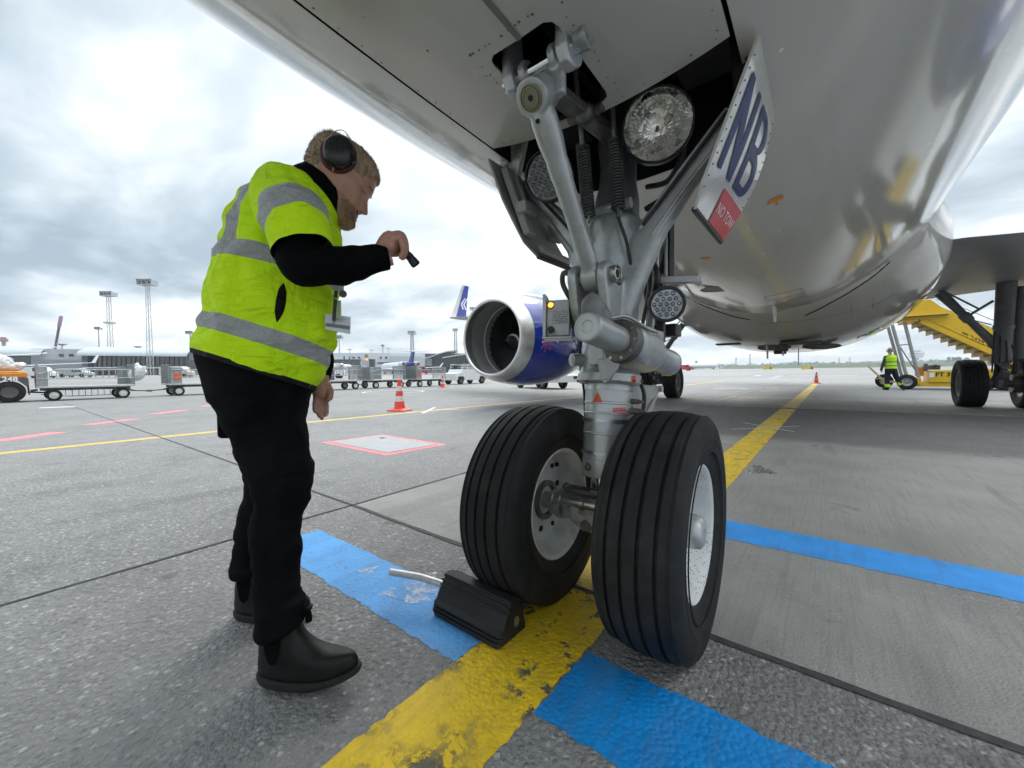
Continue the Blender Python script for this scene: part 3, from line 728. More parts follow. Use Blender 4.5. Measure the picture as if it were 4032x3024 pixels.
for P in ([(2850, 1282), (3000, 1276), (3150, 1262), (3300, 1238), (3440, 1200), (3520, 1160)], [(2990, 1330), (3100, 1330), (3230, 1318)], [(3352, 1238), (3352, 1200)], [(3435, 1215), (3440, 1172)], [(3440, 1280), (3500, 1262)]):
    mb = MB(); Q = curve(onskin(P, .0005), 4); mb.tube(Q, .0035, 5); obj('panel_joint', mb, mat('panel_dark', (.16, .155, .14), .6), JET)
ant = MB()                                       # blade aerials, drain masts and vents on the belly
def blade(x, y, z, c, h, sw=.05, th=.012): ant.prism([(x-th, y, z), (x-th, y+c, z), (x-th, y+c*.8+sw, z-h), (x-th, y+c*.45+sw, z-h)], (2*th, 0, 0))
blade(.12, 5.0, 1.76, .30, .20); blade(-.22, 7.8, 1.38, .22, .26); blade(.25, 8.6, 1.34, .10, .34, .05, .008); blade(.02, 8.0, 1.36, .25, .18)
objsplit('aerial', ant, mat('aerial_white', (.6, .6, .58), .4), JET, bevel=.003)
ant = MB(); ant.box((.33, 7.6, 1.385), (.62, .3, .05)); ant.box((-.10, 9.2, 1.32), (.22, .24, .14)); ant.box((.05, 8.0, 1.33), (.12, .2, .14), taper=(1.3, 1.3)); ant.box((-.85, 7.6, 1.425), (.42, .26, .035))
objsplit('vent', ant, mat('vent_dark', (.05, .05, .045), .5), JET, bevel=.01)
ant = MB()
for x, y, r in ((-.15, 8.4, .23), (.62, 8.6, .24)): ant.ball((x, y, 1.355), (r*1.3, r*.8, .06), 24, 8)
ant.lathe((-.25, 3.4, belly(-.25, 3.4)-.004), (0, 0, 1), ((0, .17), (.006, .17)), 32)
objsplit('inlet_scoop', ant, mat('scoop_grey', (.17, .165, .15), .45), JET)
pan = MB()                                       # raised lines of hatches and panel joints on the belly
def pline(P, w=.008):
    for a, b in zip(P, P[1:]):
        a, b = Vector(a), Vector(b); k = max(1, int((b-a).length/.12)); Q = [a.lerp(b, i/k) for i in range(k+1)]
        pan.tube([Vector((q.x, q.y, belly(q.x, q.y)-.0005)) for q in Q], w/2, 4)
pline([(.10, 4.2), (.45, 4.2), (.45, 4.55), (.10, 4.55), (.10, 4.2)], .007); pline([(-.9, 5.0), (.9, 5.0)], .003)
obj('panel_joint', pan, mat('panel_dark', (.10, .10, .09), .6), JET)
dec = MB()                                       # two orange tow-limit marks, a flag shape with a stem
for (px, py, sc) in ((1676, 430, 1.0), (1524, 558, 1.25)):
    y = 1.15 if sc == 1 else 2.35
    d0 = at(px, py, axis=1, val=y)
    for it in range(30):
        q = at(px, py, axis=1, val=y); e = q.z-belly(q.x, y)
        y -= e*1.2
    q = at(px, py, axis=1, val=y)
    for (u0, u1, w0, w1) in ((-.03, .03, .030, .036), (.03, .095, .007, .006)):
        P = [(q.x-w0, q.y+u0), (q.x+w0, q.y+u0), (q.x+w1, q.y+u1), (q.x-w1, q.y+u1)]
        dec.add([Vector((x, y_, belly(x, y_)-.003)) for x, y_ in P], [(0, 1, 2, 3)])
objsplit('tow_limit_mark', dec, M_ORANGE, JET, fixn=False)
# forward passenger door outline high on the port side (thin red and blue painted lines)
ln = MB()
def sideline(P, w=.012):
    Q = []
    for a, b in zip(P, P[1:]):
        a, b = Vector(a), Vector(b); k = max(1, int((b-a).length/.1)); Q += [a.lerp(b, i/k) for i in range(k)]
    Q.append(Vector(P[-1])); ln.tube([Vector((sidex(q.y, q.x)+.001, q.x, q.y)) for q in Q], w, 6)
sideline([(2.6, 3.05), (1.25, 3.05), (1.12, 3.2), (1.12, 4.6)]); obj('door_outline', ln, mat('outline_red', (.22, .03, .05), .4), JET)
ln = MB(); sideline([(7.2, 3.35), (2.2, 3.42), (2.0, 3.6), (2.0, 4.8)], .010); obj('door_outline', ln, mat('outline_blue', (.12, .16, .42), .4), JET)
mb = MB(); mb.ball((sidex(3.75, 2.4)-.02, 2.4, 3.75), (.02, .30, .16), 24, 10); obj('placard', mb, mat('placard_brown', (.25, .23, .2), .5), JET)
def airfoil(n=14):
    up_, lo = [], []
    for i in range(n+1):
        x = (1-cos(PI*i/n))/2; yt = .5*(.2969*math.sqrt(x)-.126*x-.3516*x*x+.2843*x**3-.1015*x**4)*2
        up_.append((x, yt*1.0)); lo.append((x, -yt*.9))
    return up_+lo[-2:0:-1]
AF = airfoil()
def wing(s):
    st = ((1.6, 7.15, 6.9, 2.66, 1.18), (2.3, 7.45, 6.5, 2.72, 1.08), (4, 8.35, 5.6, 2.84, .84), (6.4, 9.6, 4.4, 2.93, .56), (11, 12.0, 2.9, 3.4, .32), (15, 14.0, 1.9, 3.95, .22), (17.0, 15.05, 1.45, 4.22, .16))
    R = []
    for x, le, ch, z, th in st:
        R.append([Vector((s*x, le+ch*a, z+b*th*.82*1.0+(.10 if x < 3 else .05)*(1-a))) for a, b in AF])
    mb = MB(); mb.rings(R)
    o = obj('wing', mb, M_WING, JET, smooth=50)
    # sharklet
    R = []
    for k in range(9):
        f = k/8; a = f*1.35; x = 17.0+.95*math.sin(min(a, 1.25))*.55+.12*f; z = 4.22+2.35*(f**1.35); le = 15.05+1.75*f; ch = 1.45-.85*f
        nrm = Vector((s*cos(a*1.0), 0, -sin(a))) if False else None
        R.append([Vector((s*(x+b*.08*f*1.2), le+ch*q, z+b*.16*(1-f))) for q, b in AF])
    mb = MB(); mb.rings(R); w_ = obj('winglet', mb, M_GREYP, JET, smooth=50)
    # blue panel on the winglet's inner face with a white chevron mark
    fx = lambda f, q: Vector((s*(17.0+.95*math.sin(min(f*1.35, 1.25))*.55+.12*f-.035), 15.05+1.75*f+(1.45-.85*f)*q, 4.22+2.35*(f**1.35)))
    mb = MB(); mb.rings([[fx(f, q) for q in (.32, .55, .78, .96)] for f in (.16, .3, .45, .6, .75, .9, 1.0)], False); obj('painted_panel', mb, mat('winglet_blue', (.03, .05, .30), .35), w_, fixn=False)
    mb = MB()
    for off in (0, .22):
        mb.add([fx(f, q)+Vector((-s*.008, 0, 0)) for f, q in ((.42, .62+off), (.56, .40+off), (.72, .68+off), (.72, .78+off), (.56, .52+off), (.42, .74+off))], [(0, 1, 4, 5), (1, 2, 3, 4)])
    obj('emblem', mb, M_WHITEP, w_, fixn=False)
    # flap track fairing and leading-edge root fillet
    for x in (5.2, 8.6, 12.2):
        mb = MB(); c = Vector((s*x, 12.9+(x-5.2)*.28, 2.78+.085*(x-5.2))); mb.lathe(c-Vector((0, 1.1, 0)), (0, 1, .03), ((0, .01), (.25, .12), (.8, .19), (1.5, .16), (2.3, .02)), 14); obj('flap_fairing', mb, M_WING, JET)
    return o
wing(1); wing(-1)
mb = MB(); mb.rings([[Vector((b*.5*.4, 25.5+3.2*k+(6.2-3.6*k)*a, 5.6+5.7*k)) for a, b in AF] for k in (0, .5, 1)]); obj('fin', mb, M_BLUE, JET)
for s in (1, -1):
    mb = MB(); mb.rings([[Vector((s*(.5+5.6*k), 28+3.2*k+(3.2-1.8*k)*a, 5.0+.5*k+b*.3*(1-k*.5))) for a, b in AF] for k in (0, 1)]); obj('tailplane', mb, M_GREYP, JET)

# engines
def engine(s):
    c = Vector((s*5.75, 5.95, 1.76)); ax = Vector((0, 1, -.012)); n = 72
    lip = MB(); P = [(.30, .925), (.12, .90), (.04, .875), (0.0, .905), (.02, .955), (.10, 1.0), (.22, 1.045), (.36, 1.078)]
    P = [(p.x, p.y) for p in curve([Vector((a, b, 0)) for a, b in P], 4)]
    lip.lathe(c, ax, P, n, (False, False)); E0 = obj('engine_nacelle', MB().lathe(c, ax, [(p.x, p.y) for p in curve([Vector((a, b, 0)) for a, b in ((.36, 1.082), (.7, 1.14), (1.2, 1.185), (1.9, 1.175), (2.6, 1.08), (3.3, .93), (3.3, .90))], 6)], n, (False, False)), M_BLUE, JET, smooth=60)
    obj('inlet_lip', lip, M_LIP, E0, smooth=60)
    mb = MB(); mb.lathe(c, ax, ((.28, .925), (.5, .93), (.78, .925), (.80, .905), (.84, .905), (.86, .93), (1.25, .93)), n, (False, True)); obj('inlet_duct', mb, M_DUCT, E0)
    fan = MB(); fc = c+ax*1.05
    for k in range(36):
        a = 2*PI*k/36; R = []
        for r, tw, ch in ((.26, .35, .10), (.6, .8, .13), (.91, 1.1, .16)):
            d = Vector((cos(a), 0, sin(a))); tg = Vector((-sin(a), 0, cos(a))); q = fc+d*r; w = (tg*sin(tw)+Vector((0, 1, 0))*cos(tw))*ch
            R.append([q-w, q+tg*.006, q+w, q-tg*.006])
        fan.rings(R)
    obj('fan', fan, M_FAN, E0, smooth=30)
    sp = MB(); sp.lathe(fc-ax*.42, ax, ((0, .005), (.06, .05), (.18, .13), (.36, .225), (.5, .27)), 36); obj('spinner', sp, mat('spinner_black', (.02, .02, .02), .3), E0, smooth=60)
    sw = MB(); pr = lambda r: .4*(r/.27)**1.0; u, v = frame(ax); rows = []
    for k in range(25):
        f = k/24; a = 2.2+2*PI*.78*f
        row = []
        for w in (-.5, .5):
            r = .05+.155*f+w*(.012+.03*sin(PI*f)); y = .06+(r-.05)/.08*.12 if r < .13 else .18+(r-.13)/.095*.18
            row.append(fc-ax*(.42+.006)+ax*y+u*((r+.003)*cos(a))+v*((r+.003)*sin(a)))
        rows.append(row)
    sw.rings(rows, False); obj('spiral', sw, M_WHITEP, E0, fixn=False)
    st = MB(); st.prism([c+Vector((-s*1.02, .95, .42)), c+Vector((-s*1.02, 1.95, .42)), c+Vector((-s*1.42, 1.75, .62)), c+Vector((-s*1.36, 1.35, .60))], (0, 0, .03)); obj('strake', st, M_BLUE, E0, bevel=.008)
    dc = MB()
    def onnac(y, zo, d=.006):
        r = 1.078+(1.185-1.078)*min(1, max(0, (y-.36)/.84))**.7+d; return c+Vector((-s*math.sqrt(max(0, r*r-zo*zo)), y, zo))
    def quad(y0, y1, z0, z1, d=.006): return [onnac(y0, z0, d), onnac(y1, z0, d), onnac(y1, z1, d), onnac(y0, z1, d)]
    for q in (quad(.80, 1.02, -.34, -.10), quad(1.05, 1.24, -.34, -.10), quad(.60, .72, -.28, -.12)): dc.add(q, [(0, 1, 2, 3)])
    obj('warning_label', dc, M_WHITEP, E0, fixn=False)
    dc = MB()
    for k in range(8):
        a, b = -.10-.085*k, -.10-.085*(k+1); dc.add(quad(.735, .765, b, a, .009), [(0, 1, 2, 3)])
    dc.add(quad(.855, .965, -.30, -.15, .011), [(0, 1, 2, 3)]); dc.add(quad(.635, .685, -.25, -.15, .011), [(0, 1, 2, 3)])
    obj('danger_stripe', dc, M_REDP, E0, fixn=False)
    mb = MB(); mb.lathe(c, ax, ((2.9, .62), (3.6, .55), (4.3, .40)), 40); obj('exhaust', mb, mat('exhaust_metal', (.2, .18, .16), .4, metal=.8), E0)
    mb = MB(); R = []                            # pylon over the nacelle into the wing
    for y, w, z0, z1 in ((.75, .02, 1.0, 1.15), (1.3, .16, 1.0, 1.30), (2.2, .24, .95, 1.36), (3.4, .26, .85, 1.30), (4.6, .22, .8, 1.12), (6.0, .1, .85, 1.0)):
        R.append([c+Vector((w*cos(a), y, (z0+z1)/2+(z1-z0)/2*sin(a))) for a in [2*PI*i/14 for i in range(14)]])
    mb.rings(R); obj('pylon', mb, M_GREYP, E0, smooth=60, sub=1)
engine(-1); engine(1)
# ---------------------------------------------------------------- nose landing gear
LU = Vector((0, .115, 1)).normalized()
def leg(z): return Vector((0, .063+.115*(z-.61), z))
def px(x, y, axis, val): return at(x, y, axis=axis, val=val)
# wheels
STEER = .0228
def steer(q): q = Vector(q); return Vector((q.x*cos(STEER)-q.y*sin(STEER), q.x*sin(STEER)+q.y*cos(STEER), q.z))
def tyre_mb(c, R, hw, bead, grooves, n=96, gd=.011, gw=.0095):
    side = [(.72, bead), (.80, bead+.012), (.93, bead+(R-bead)*.28), (.995, bead+(R-bead)*.50), (1.0, bead+(R-bead)*.60), (.985, bead+(R-bead)*.74), (.93, bead+(R-bead)*.865), (.84, bead+(R-bead)*.94), (.755, R-.0135*R/.38)]
    tread = []
    xs = sorted(grooves)
    cr = lambda x: R-.0115*(R/.38)*(abs(x)/(hw*.75))**2.2
    x = -hw*.72; tread.append((x, cr(x)))
    for gx in xs:
        tread += [(gx-gw*.62, cr(gx-gw*.62)), (gx-gw*.42, cr(gx)-gd), (gx+gw*.42, cr(gx)-gd), (gx+gw*.62, cr(gx+gw*.62))]
        tread.append((gx+.018, cr(gx+.018)))
    tread.append((hw*.72, cr(hw*.72)))
    P = [(-a*hw, r) for a, r in side]+tread+[(a*hw, r) for a, r in reversed(side)]
    mb = MB(); mb.lathe(c, (1, 0, 0), P, n, (False, False)); return mb
def nose_wheel(s):
    c = Vector((s*.2528, 0, .3695)); R, hw = .3845, .1215
    mb = tyre_mb(c, R, hw, .207, (-.066, -.022, .022, .066))
    for q in mb.v:
        if q.z < .03:                             # the loaded tyre bulges and flattens where it stands
            k = (.03-q.z)/.045; q.x += (1 if q.x > c.x else -1)*.006*max(0, k)
            q.z = max(q.z, .0015)
    mb.v = [steer(q) for q in mb.v]
    rm = MB()
    P = [(.070, .19), (.086, .208), (.094, .216), (.097, .212), (.094, .204), (.086, .197), (.070, .190), (.050, .182), (.030, .174), (.012, .162), (.006, .140), (.008, .095), (.016, .075), (.016, .0605)]
    for m in (1, -1): rm.lathe(c, (m, 0, 0), P, 72, (False, m > 0))
    rm.lathe(c, (1, 0, 0), ((-.085, .203), (.085, .203)), 60, (False, False))
    rm.v = [steer(q) for q in rm.v]
    w = obj('wheel', rm, M_RIM if s > 0 else mat('rim_white_oily', (.68, .68, .65), .35, var=.06, vs=8, dirt=.5, dcol=(.16, .14, .11), ds=11), JET, smooth=40)
    obj('tyre', mb, M_RUBBER, w, smooth=48)
    tx = MB()                                    # raised maker's band and a ring on the sidewall
    for r0, m in ((.300, 1), (.262, 1), (.300, -1), (.262, -1)):
        k = (r0-.207)/(.3845-.207); xx = hw*(.985 if r0 < .29 else .997)
        tx.lathe(c, (m, 0, 0), ((xx-.002, r0-.003), (xx+.0012, r0-.0015), (xx+.0012, r0+.0015), (xx-.002, r0+.003)), 72, (False, False))
    tx.v = [steer(q) for q in tx.v]; objsplit('sidewall_rib', tx, M_RUBBER, w)
    hub = MB()
    if s > 0:
        hub.lathe(c, (1, 0, 0), ((.0, .056), (.080, .054), (.100, .050), (.107, .040), (.109, .015), (.109, .002)), 40); m_ = mat('hub_silver', (.55, .55, .54), .42, metal=.5, var=.15, vs=18, dirt=.7, dcol=(.16, .15, .14), ds=22)
    else:
        hub.lathe(c, (1, 0, 0), ((.0, .078), (.030, .078), (.033, .070), (.030, .060), (.01, .055)), 40, (False, False)); m_ = M_GREASE
    hub.v = [steer(q) for q in hub.v]; obj('hub_cap', hub, m_, w, smooth=50)
    hh = MB()                                    # lightening holes and bolts in the wheel's web
    for k in range(9):
        a = 2*PI*k/9+.35; r = .118+(.024 if k % 3 == 1 else 0); d = Vector((0, cos(a), sin(a))); sx = -s if s < 0 else 1
        q = c+d*r+Vector((sx*.0080, 0, 0)); hh.cyl(q-Vector((sx*.01, 0, 0)), q+Vector((sx*.0035, 0, 0)), .0125 if k % 3 != 1 else .010, None, 10)
    for k in range(4):
        a = 2*PI*k/4+.9; q = c+Vector((.017, .160*cos(a), .160*sin(a)))
        if s < 0: hh.cyl(q-Vector((.01, 0, 0)), q+Vector((.002, 0, 0)), .011, None, 10)
    hh.v = [steer(q) for q in hh.v]
    if s < 0: objsplit('web_hole', hh, M_BAY, w)
    if s > 0:
        hk = MB(); q = c+Vector((.012, -.062, .045)); hk.box(q, (.012, .06, .05)); hk.box(c+Vector((.014, -.05, -.085)), (.008, .03, .07)); hk.v = [steer(q) for q in hk.v]; objsplit('drive_tab', hk, M_GREASE, w, bevel=.006)
nose_wheel(1); nose_wheel(-1)
ax = MB(); ax.cyl(steer((-.24, 0, .3695)), steer((.24, 0, .3695)), .034, None, 28)
for x, r in ((-.19, .05), (-.165, .058), (.165, .058)): ax.cyl(steer((x, 0, .3695)), steer((x+.025, 0, .3695)), r, None, 28)
obj('axle', ax, M_STRUT2, JET)
kn = MB(); kn.rings([[steer((x*(1 if k else 1), y, z)) for x, y in ((-w, -d), (w, -d), (w+.0, d), (-w, d))] for k, (z, w, d) in enumerate(((.30, .045, .05), (.335, .085, .068), (.40, .09, .07), (.43, .066, .07)))])
kn.cyl(steer((-.13, 0, .3695)), steer((.13, 0, .3695)), .052, None, 24)
obj('axle_housing', remesh(kn, .006, 2), M_STRUT2, JET, smooth=70)
tb = MB(); tb.cyl(steer((-.155, -.088, .415)), steer((.155, -.088, .415)), .0165, None, 20)
for x in (-.155, -.125, -.03, .03, .125): tb.cyl(steer((x, -.088, .415)), steer((x+.018, -.088, .415)), .023, None, 20)
tb.box((0, -.05, .40), (.07, .09, .045)); obj('tow_bar_pin', tb, M_STEEL, JET, bevel=.002)
tb = MB(); tb.box((-.05, -.035, .445), (.13, .05, .018)); tb.ball((-.115, -.04, .45), .016, 12, 8); tb.box((.02, -.05, .455), (.05, .04, .02)); tb.cyl((-.10, -.045, .385), (.1, -.045, .385), .012); tb.cyl((-.02, -.07, .33), (-.02, -.01, .33), .022)
objsplit('fitting', tb, M_GREASE, JET, bevel=.004)
# shock strut
P = lambda lst: [((z-.40)/LU.z, r) for z, r in lst]
mb = MB(); mb.lathe(leg(.40), LU, P([(.36, .05), (.50, .05)]), 40); obj('piston', mb, M_CHROME, JET)
mb = MB(); mb.lathe(leg(.40), LU, P([(.487, .07), (.489, .083), (.497, .087), (.553, .087), (.555, .0855), (.646, .0865), (.648, .089), (.654, .089), (.656, .0865), (.722, .0865), (.724, .090), (.728, .090), (.731, .0865), (.760, .0865), (.762, .0895), (.768, .0895), (.771, .087), (.845, .087)]), 64); STRUT = obj('shock_strut', mb, M_STRUT, JET, smooth=30)
mb = MB(); c = leg(.535)+Vector((-.028, -.086, 0)); mb.lathe(c+Vector((0, .01, 0)), (-.15, -1, 0), ((0, .014), (.008, .015), (.014, .012), (.017, .004)), 16); obj('plug', mb, M_GREASE, STRUT)
mb = MB(); mb.lathe(leg(.40), LU, P([(.835, .088), (.838, .112), (.845, .119), (.872, .119), (.880, .113), (.90, .109), (.935, .105), (.985, .103), (1.02, .10)]), 64)
COLLAR = obj('steering_collar', mb, M_STRUT, JET, smooth=35)
mb = MB(); mb.cyl(leg(.935)+Vector((-.085, -.055, 0)), leg(.935)+Vector((-.112, -.10, 0)), .026, .024); mb.cyl(leg(.935)+Vector((-.108, -.093, 0)), leg(.935)+Vector((-.1135, -.1025, 0)), .013); objsplit('boss', mb, M_STRUT, COLLAR)
def onstrut(a, z, r=.0872): q = leg(z); return q+Vector((r*sin(a), -r*cos(a), 0))
tri = MB(); rows = []
for k in range(9):
    f = k/8; hw = .020*(1-f)+.0004; rows.append([onstrut(-.02+(w*hw)/.087, .775+.036*f, .0905) for w in (-1, -.5, 0, .5, 1)])
tri.rings(rows, False); obj('warning_triangle', tri, mat('triangle_red', (.72, .07, .015), .35), STRUT, fixn=False)
A0 = .93
lb = MB(); lb.rings([[onstrut(A0+d, z, .0895) for d in (-.32, -.16, 0, .16, .32)] for z in (.731, .7585)], False); obj('label', lb, M_WHITEP, STRUT, fixn=False)
lb = MB(); lb.rings([[onstrut(A0+d, z, .090) for d in (-.30, -.15, 0, .15, .30)] for z in (.7328, .7567)], False); LBL = obj('label', lb, M_REDP, STRUT, fixn=False)
for t_, dz in (('INFLATE WITH', .0055), ('NITROGEN', -.0055)):
    obj('lettering', text_mb(t_, .0095, lambda x, y: onstrut(A0+x/.09, .745+dz+y, .0906)), M_WHITEP, STRUT, smooth=0)
lb = MB(); lb.rings([[onstrut(-1.55+d, z, .090) for d in (-.25, 0, .25)] for z in (.733, .757)], False); obj('label', lb, M_REDP, STRUT, fixn=False)
lb = MB(); lb.rings([[leg(z)+Vector((.1205*sin(a), -.1205*cos(a), 0)) for a in (1.15, 1.25, 1.35)] for z in (.846, .872)], False); obj('label', lb, mat('triangle_red', (.72, .07, .015)), COLLAR, fixn=False)
# steering actuator lying fore and aft along the port side of the leg
A = Vector((.098, -.277, 1.022)); C = Vector((.128, .44, .918)); dr = (C-A).normalized()
mb = MB(); mb.lathe(A, dr, ((0, .006), (.001, .018), (-.001, .020), (-.001, .038), (.0, .043), (.004, .0465), (.012, .047), (.21, .047), (.23, .048)), 48); obj('steering_cylinder', mb, M_STRUT, JET, smooth=40)
mb = MB(); mb.lathe(A, dr, ((.20, .05), (.205, .072), (.215, .076), (.245, .076), (.25, .07)), 48); obj('clamp_ring', mb, M_GREASE, JET, smooth=40)
hs = MB(); hs.lathe(A, dr, ((.24, .074), (.27, .082), (.42, .083), (.47, .072), (.50, .062)), 40); hs.lathe(leg(.90), LU, ((0, .10), (.13, .102)), 48)
hs.ball((.07, .16, .955), (.085, .12, .07)); hs.rings([[Vector((x, y, z)) for x, y in ((-.02, -.04), (.06, -.09), (.17, .02), (.17, .22), (.02, .25))] for z in (.91, 1.04)])
obj('steering_housing', remesh(hs, .006, 5), M_STRUT, JET, smooth=80)
mb = MB(); mb.lathe(A, dr, ((.46, .052), (.66, .052), (.665, .056), (.70, .056), (.715, .05), (.72, .03)), 40); obj('steering_cylinder', mb, M_STRUT, JET, smooth=40)
mb = MB(); mb.prism([(.05, -.115, .93), (.05, -.09, .86), (.065, -.085, .845), (.08, -.085, .86), (.10, -.07, .90), (.11, -.06, .94)], (.004, .012, 0)); mb.cyl((.066, -.0935, .866), (.066, -.075, .866), .006); obj('bracket', mb, M_STRUT, JET, bevel=.002)
cap = MB(); cap.ball(A+Vector((-.015, .07, .062)), (.034, .05, .05)); cap.ball(A+Vector((-.03, .12, .04)), (.05, .06, .05)); obj('valve_cover', remesh(cap, .004, 3), mat('cover_grey', (.17, .17, .165), .5, var=.2), JET, smooth=80)
# upper casting: barrel, the two trunnion arms and the lugs that take the drag brace
cs = MB()
cs.lathe(leg(1.0), LU, ((0, .098), (.12, .10), (.25, .10), (.40, .106), (.46, .106), (.48, .098)), 48)
for s in (1, -1):
    R = []
    for k, (x, z, w, h, y) in enumerate(((.03, 1.13, .10, .17, .08), (.085, 1.28, .085, .15, .11), (.16, 1.42, .07, .105, .14), (.27, 1.56, .062, .082, .155), (.40, 1.70, .058, .066, .16), (.455, 1.755, .05, .06, .16))):
        d = Vector((.62, 0, .78)); nn_ = Vector((-d.z, 0, d.x)); c = Vector((x, y, z))
        R.append([Vector((s*q.x, q.y, q.z)) for q in [c+nn_*(h/2*(abs(cos(a))**.6)*(1 if cos(a) > 0 else -1))+Vector((0, 1, 0))*(w/2*(abs(sin(a))**.6)*(1 if sin(a) > 0 else -1)) for a in [2*PI*i/20 for i in range(20)]]])
    cs.rings(R)
    L = [(-.052+.0, 1.222)]+[]
    poly = [Vector((s*.058-.0175+.0, -.05+.052*cos(a), 1.222+.052*sin(a))) for a in [PI*(-.10)+PI*1.15*i/10 for i in range(11)]]+[Vector((s*.058-.0175, -.075, 1.10)), Vector((s*.058-.0175, -.04, 1.05)), Vector((s*.058-.0175, .10, 1.06)), Vector((s*.058-.0175, .10, 1.24))]
    cs.prism(poly, (.035, 0, 0))
CAST = obj('trunnion_casting', remesh(cs, .007, 4), M_STRUT, JET, smooth=80)
rib = MB()
for s in (1, -1):
    for o_ in (.028, -.026):
        rib.tube([Vector((s*(x+o_*-.78), y-.036, z+o_*.62)) for x, z, y in ((.14, 1.395, .14), (.27, 1.56, .153), (.42, 1.72, .158))], .008, 8)
objsplit('stiffener', rib, M_STRUT2, CAST)
mb = MB(); mb.lathe((-.085, -.05, 1.222), (1, 0, 0), ((0, .024), (.01, .027), (.155, .027), (.16, .030), (.185, .030), (.186, .027), (.184, .025), (.178, .0245), (.178, .020), (.182, .019), (.182, .016), (.165, .0155), (.165, .001)), 36); obj('pivot_pin', mb, M_STEEL, JET, smooth=35)
mb = MB(); mb.ball((.098, -.035, 1.195), .011); obj('nut', mb, M_GREASE, JET)
# drag brace
K = Vector((.003, -.392, 1.676)); LP = Vector((.006, -.05, 1.222)); dv = (LP-K); L = dv.length; d = dv.normalized()
br = MB()
br.lathe(K, d, ((0, .03), (.06, .040), (.12, .0395), (.17, .0335), (.18, .0345), (.225, .0345), (.235, .0320), (.36, .0305), (.43, .0315), (.48, .033), (.52, .0315), (L, .031)), 36)
NK = d.cross(Vector((1, 0, 0))); br.cyl(K-NK*.036, K+NK*.036, .050, None, 40); br.cyl(LP-Vector((.03, 0, 0)), LP+Vector((.03, 0, 0)), .046, None, 40)
obj('drag_brace', remesh(br, .0045, 3), M_STRUT, JET, smooth=80)
bo = MB(); bo.lathe(K+NK*.030, NK, ((0, .034), (.009, .034), (.010, .031), (.007, .030), (.007, .0265), (.011, .026), (.012, .0235), (.009, .023), (.009, .001)), 36); obj('bolt_bush', bo, mat('bush_brass', (.22, .21, .13), .4, metal=.4), JET, smooth=30)
bo = MB(); bo.cyl(K+NK*.035, K+NK*.0405, .0085, .0085, 6); bo.cyl(K+d*.058+NK*.030, K+d*.058+NK*.042, .007, None, 8); objsplit('bolt', bo, M_BAY, JET)
fk = MB(); PN = Vector((0, -.365, 1.775))
for s in (1, -1):
    fk.beam(K-NK*.038+Vector((s*.046, .0, -.03)), PN+Vector((s*.052, 0, .0)), .024, .058, (1, 0, 0)); fk.cyl(PN+Vector((s*.04, 0, 0)), PN+Vector((s*.064, 0, 0)), .036)
fk.cyl(K-NK*.068, K-NK*.036, .047, None, 32); fk.beam(K-NK*.052+Vector((-.055, 0, .0)), K-NK*.052+Vector((.055, 0, .0)), .035, .06)
obj('brace_fork', remesh(fk, .005, 3), M_STRUT, JET, smooth=80)
mb = MB(); mb.cyl(PN-Vector((.13, 0, 0)), PN+Vector((.13, 0, 0)), .021, None, 28); obj('pivot_pin', mb, M_CHROME, JET)
for s in (1, -1):
    mb = MB(); x = s*.092
    R = [[Vector((x+w*.5*(1 if c_ > 0 else -1)*abs(c_)**.5, y+dpt*.5*(1 if s_ > 0 else -1)*abs(s_)**.5, z)) for c_, s_ in [(cos(2*PI*i/16), sin(2*PI*i/16)) for i in range(16)]] for y, z, w, dpt in ((-.375, 1.725, .03, .05), (-.375, 1.80, .036, .09), (-.385, 1.90, .036, .075), (-.41, 2.02, .036, .07), (-.44, 2.3, .04, .10))]
    mb.rings(R); mb.cyl(PN+Vector((x-.018, 0, -.0)), PN+Vector((x+.018, 0, 0)), .048, None, 30)
    obj('hanger_arm', remesh(mb, .005, 3), M_STRUT, JET, smooth=80)
mb = MB(); q = PN+Vector((.115, 0, .01)); mb.lathe(q, (1, 0, 0), ((0, .03), (.02, .03), (.03, .033), (.04, .032), (.04, .024), (.034, .022), (.034, .002)), 28); mb.beam(q+Vector((.02, 0, 0)), q+Vector((.02, -.06, .17)), .02, .03, (1, 0, 0)); obj('lock_lever', mb, M_STRUT2, JET, bevel=.004)
# parts up in the well: inner barrel, springs, rods, links
mb = MB(); mb.lathe(leg(1.46), LU, ((0, .088), (.10, .086), (.17, .072), (.25, .070), (.33, .085), (.6, .085)), 36); obj('barrel', mb, mat('barrel_dark', (.13, .135, .14), .4, metal=.3, var=.2, vs=6, dirt=.4), JET, smooth=40)
mb = MB(); mb.cyl(leg(1.50)+Vector((-.11, -.10, 0)), leg(1.50)+Vector((.10, -.10, .0)), .019, None, 20); mb.cyl(leg(1.50)+Vector((-.12, -.10, 0)), leg(1.50)+Vector((-.10, -.10, 0)), .026); obj('spring_bar', mb, M_STRUT, JET)
for (a, b) in ((px(1327, 300, 1, .02), px(1335, 452, 1, .0)), (px(1258, 315, 1, -.02), px(1272, 468, 1, -.01))):
    mb = MB(); n = 24*16; u, v = frame(b-a); mb.tube([a.lerp(b, i/n)+u*(.0215*cos(2*PI*24*i/n))+v*(.0215*sin(2*PI*24*i/n)) for i in range(n+1)], .0042, 6)
    obj('spring', mb, mat('spring_steel', (.07, .07, .07), .4, metal=.5, var=.2), JET)
    mb = MB(); e = (a-b).normalized(); mb.tube([b+e*.01, b+e*-.02, leg(1.50)+Vector((b.x-.0, -.10, 0))], .006, 8); mb.tube([a-e*.01, a+e*.32], .009, 8); objsplit('rod', mb, M_STRUT2, JET)
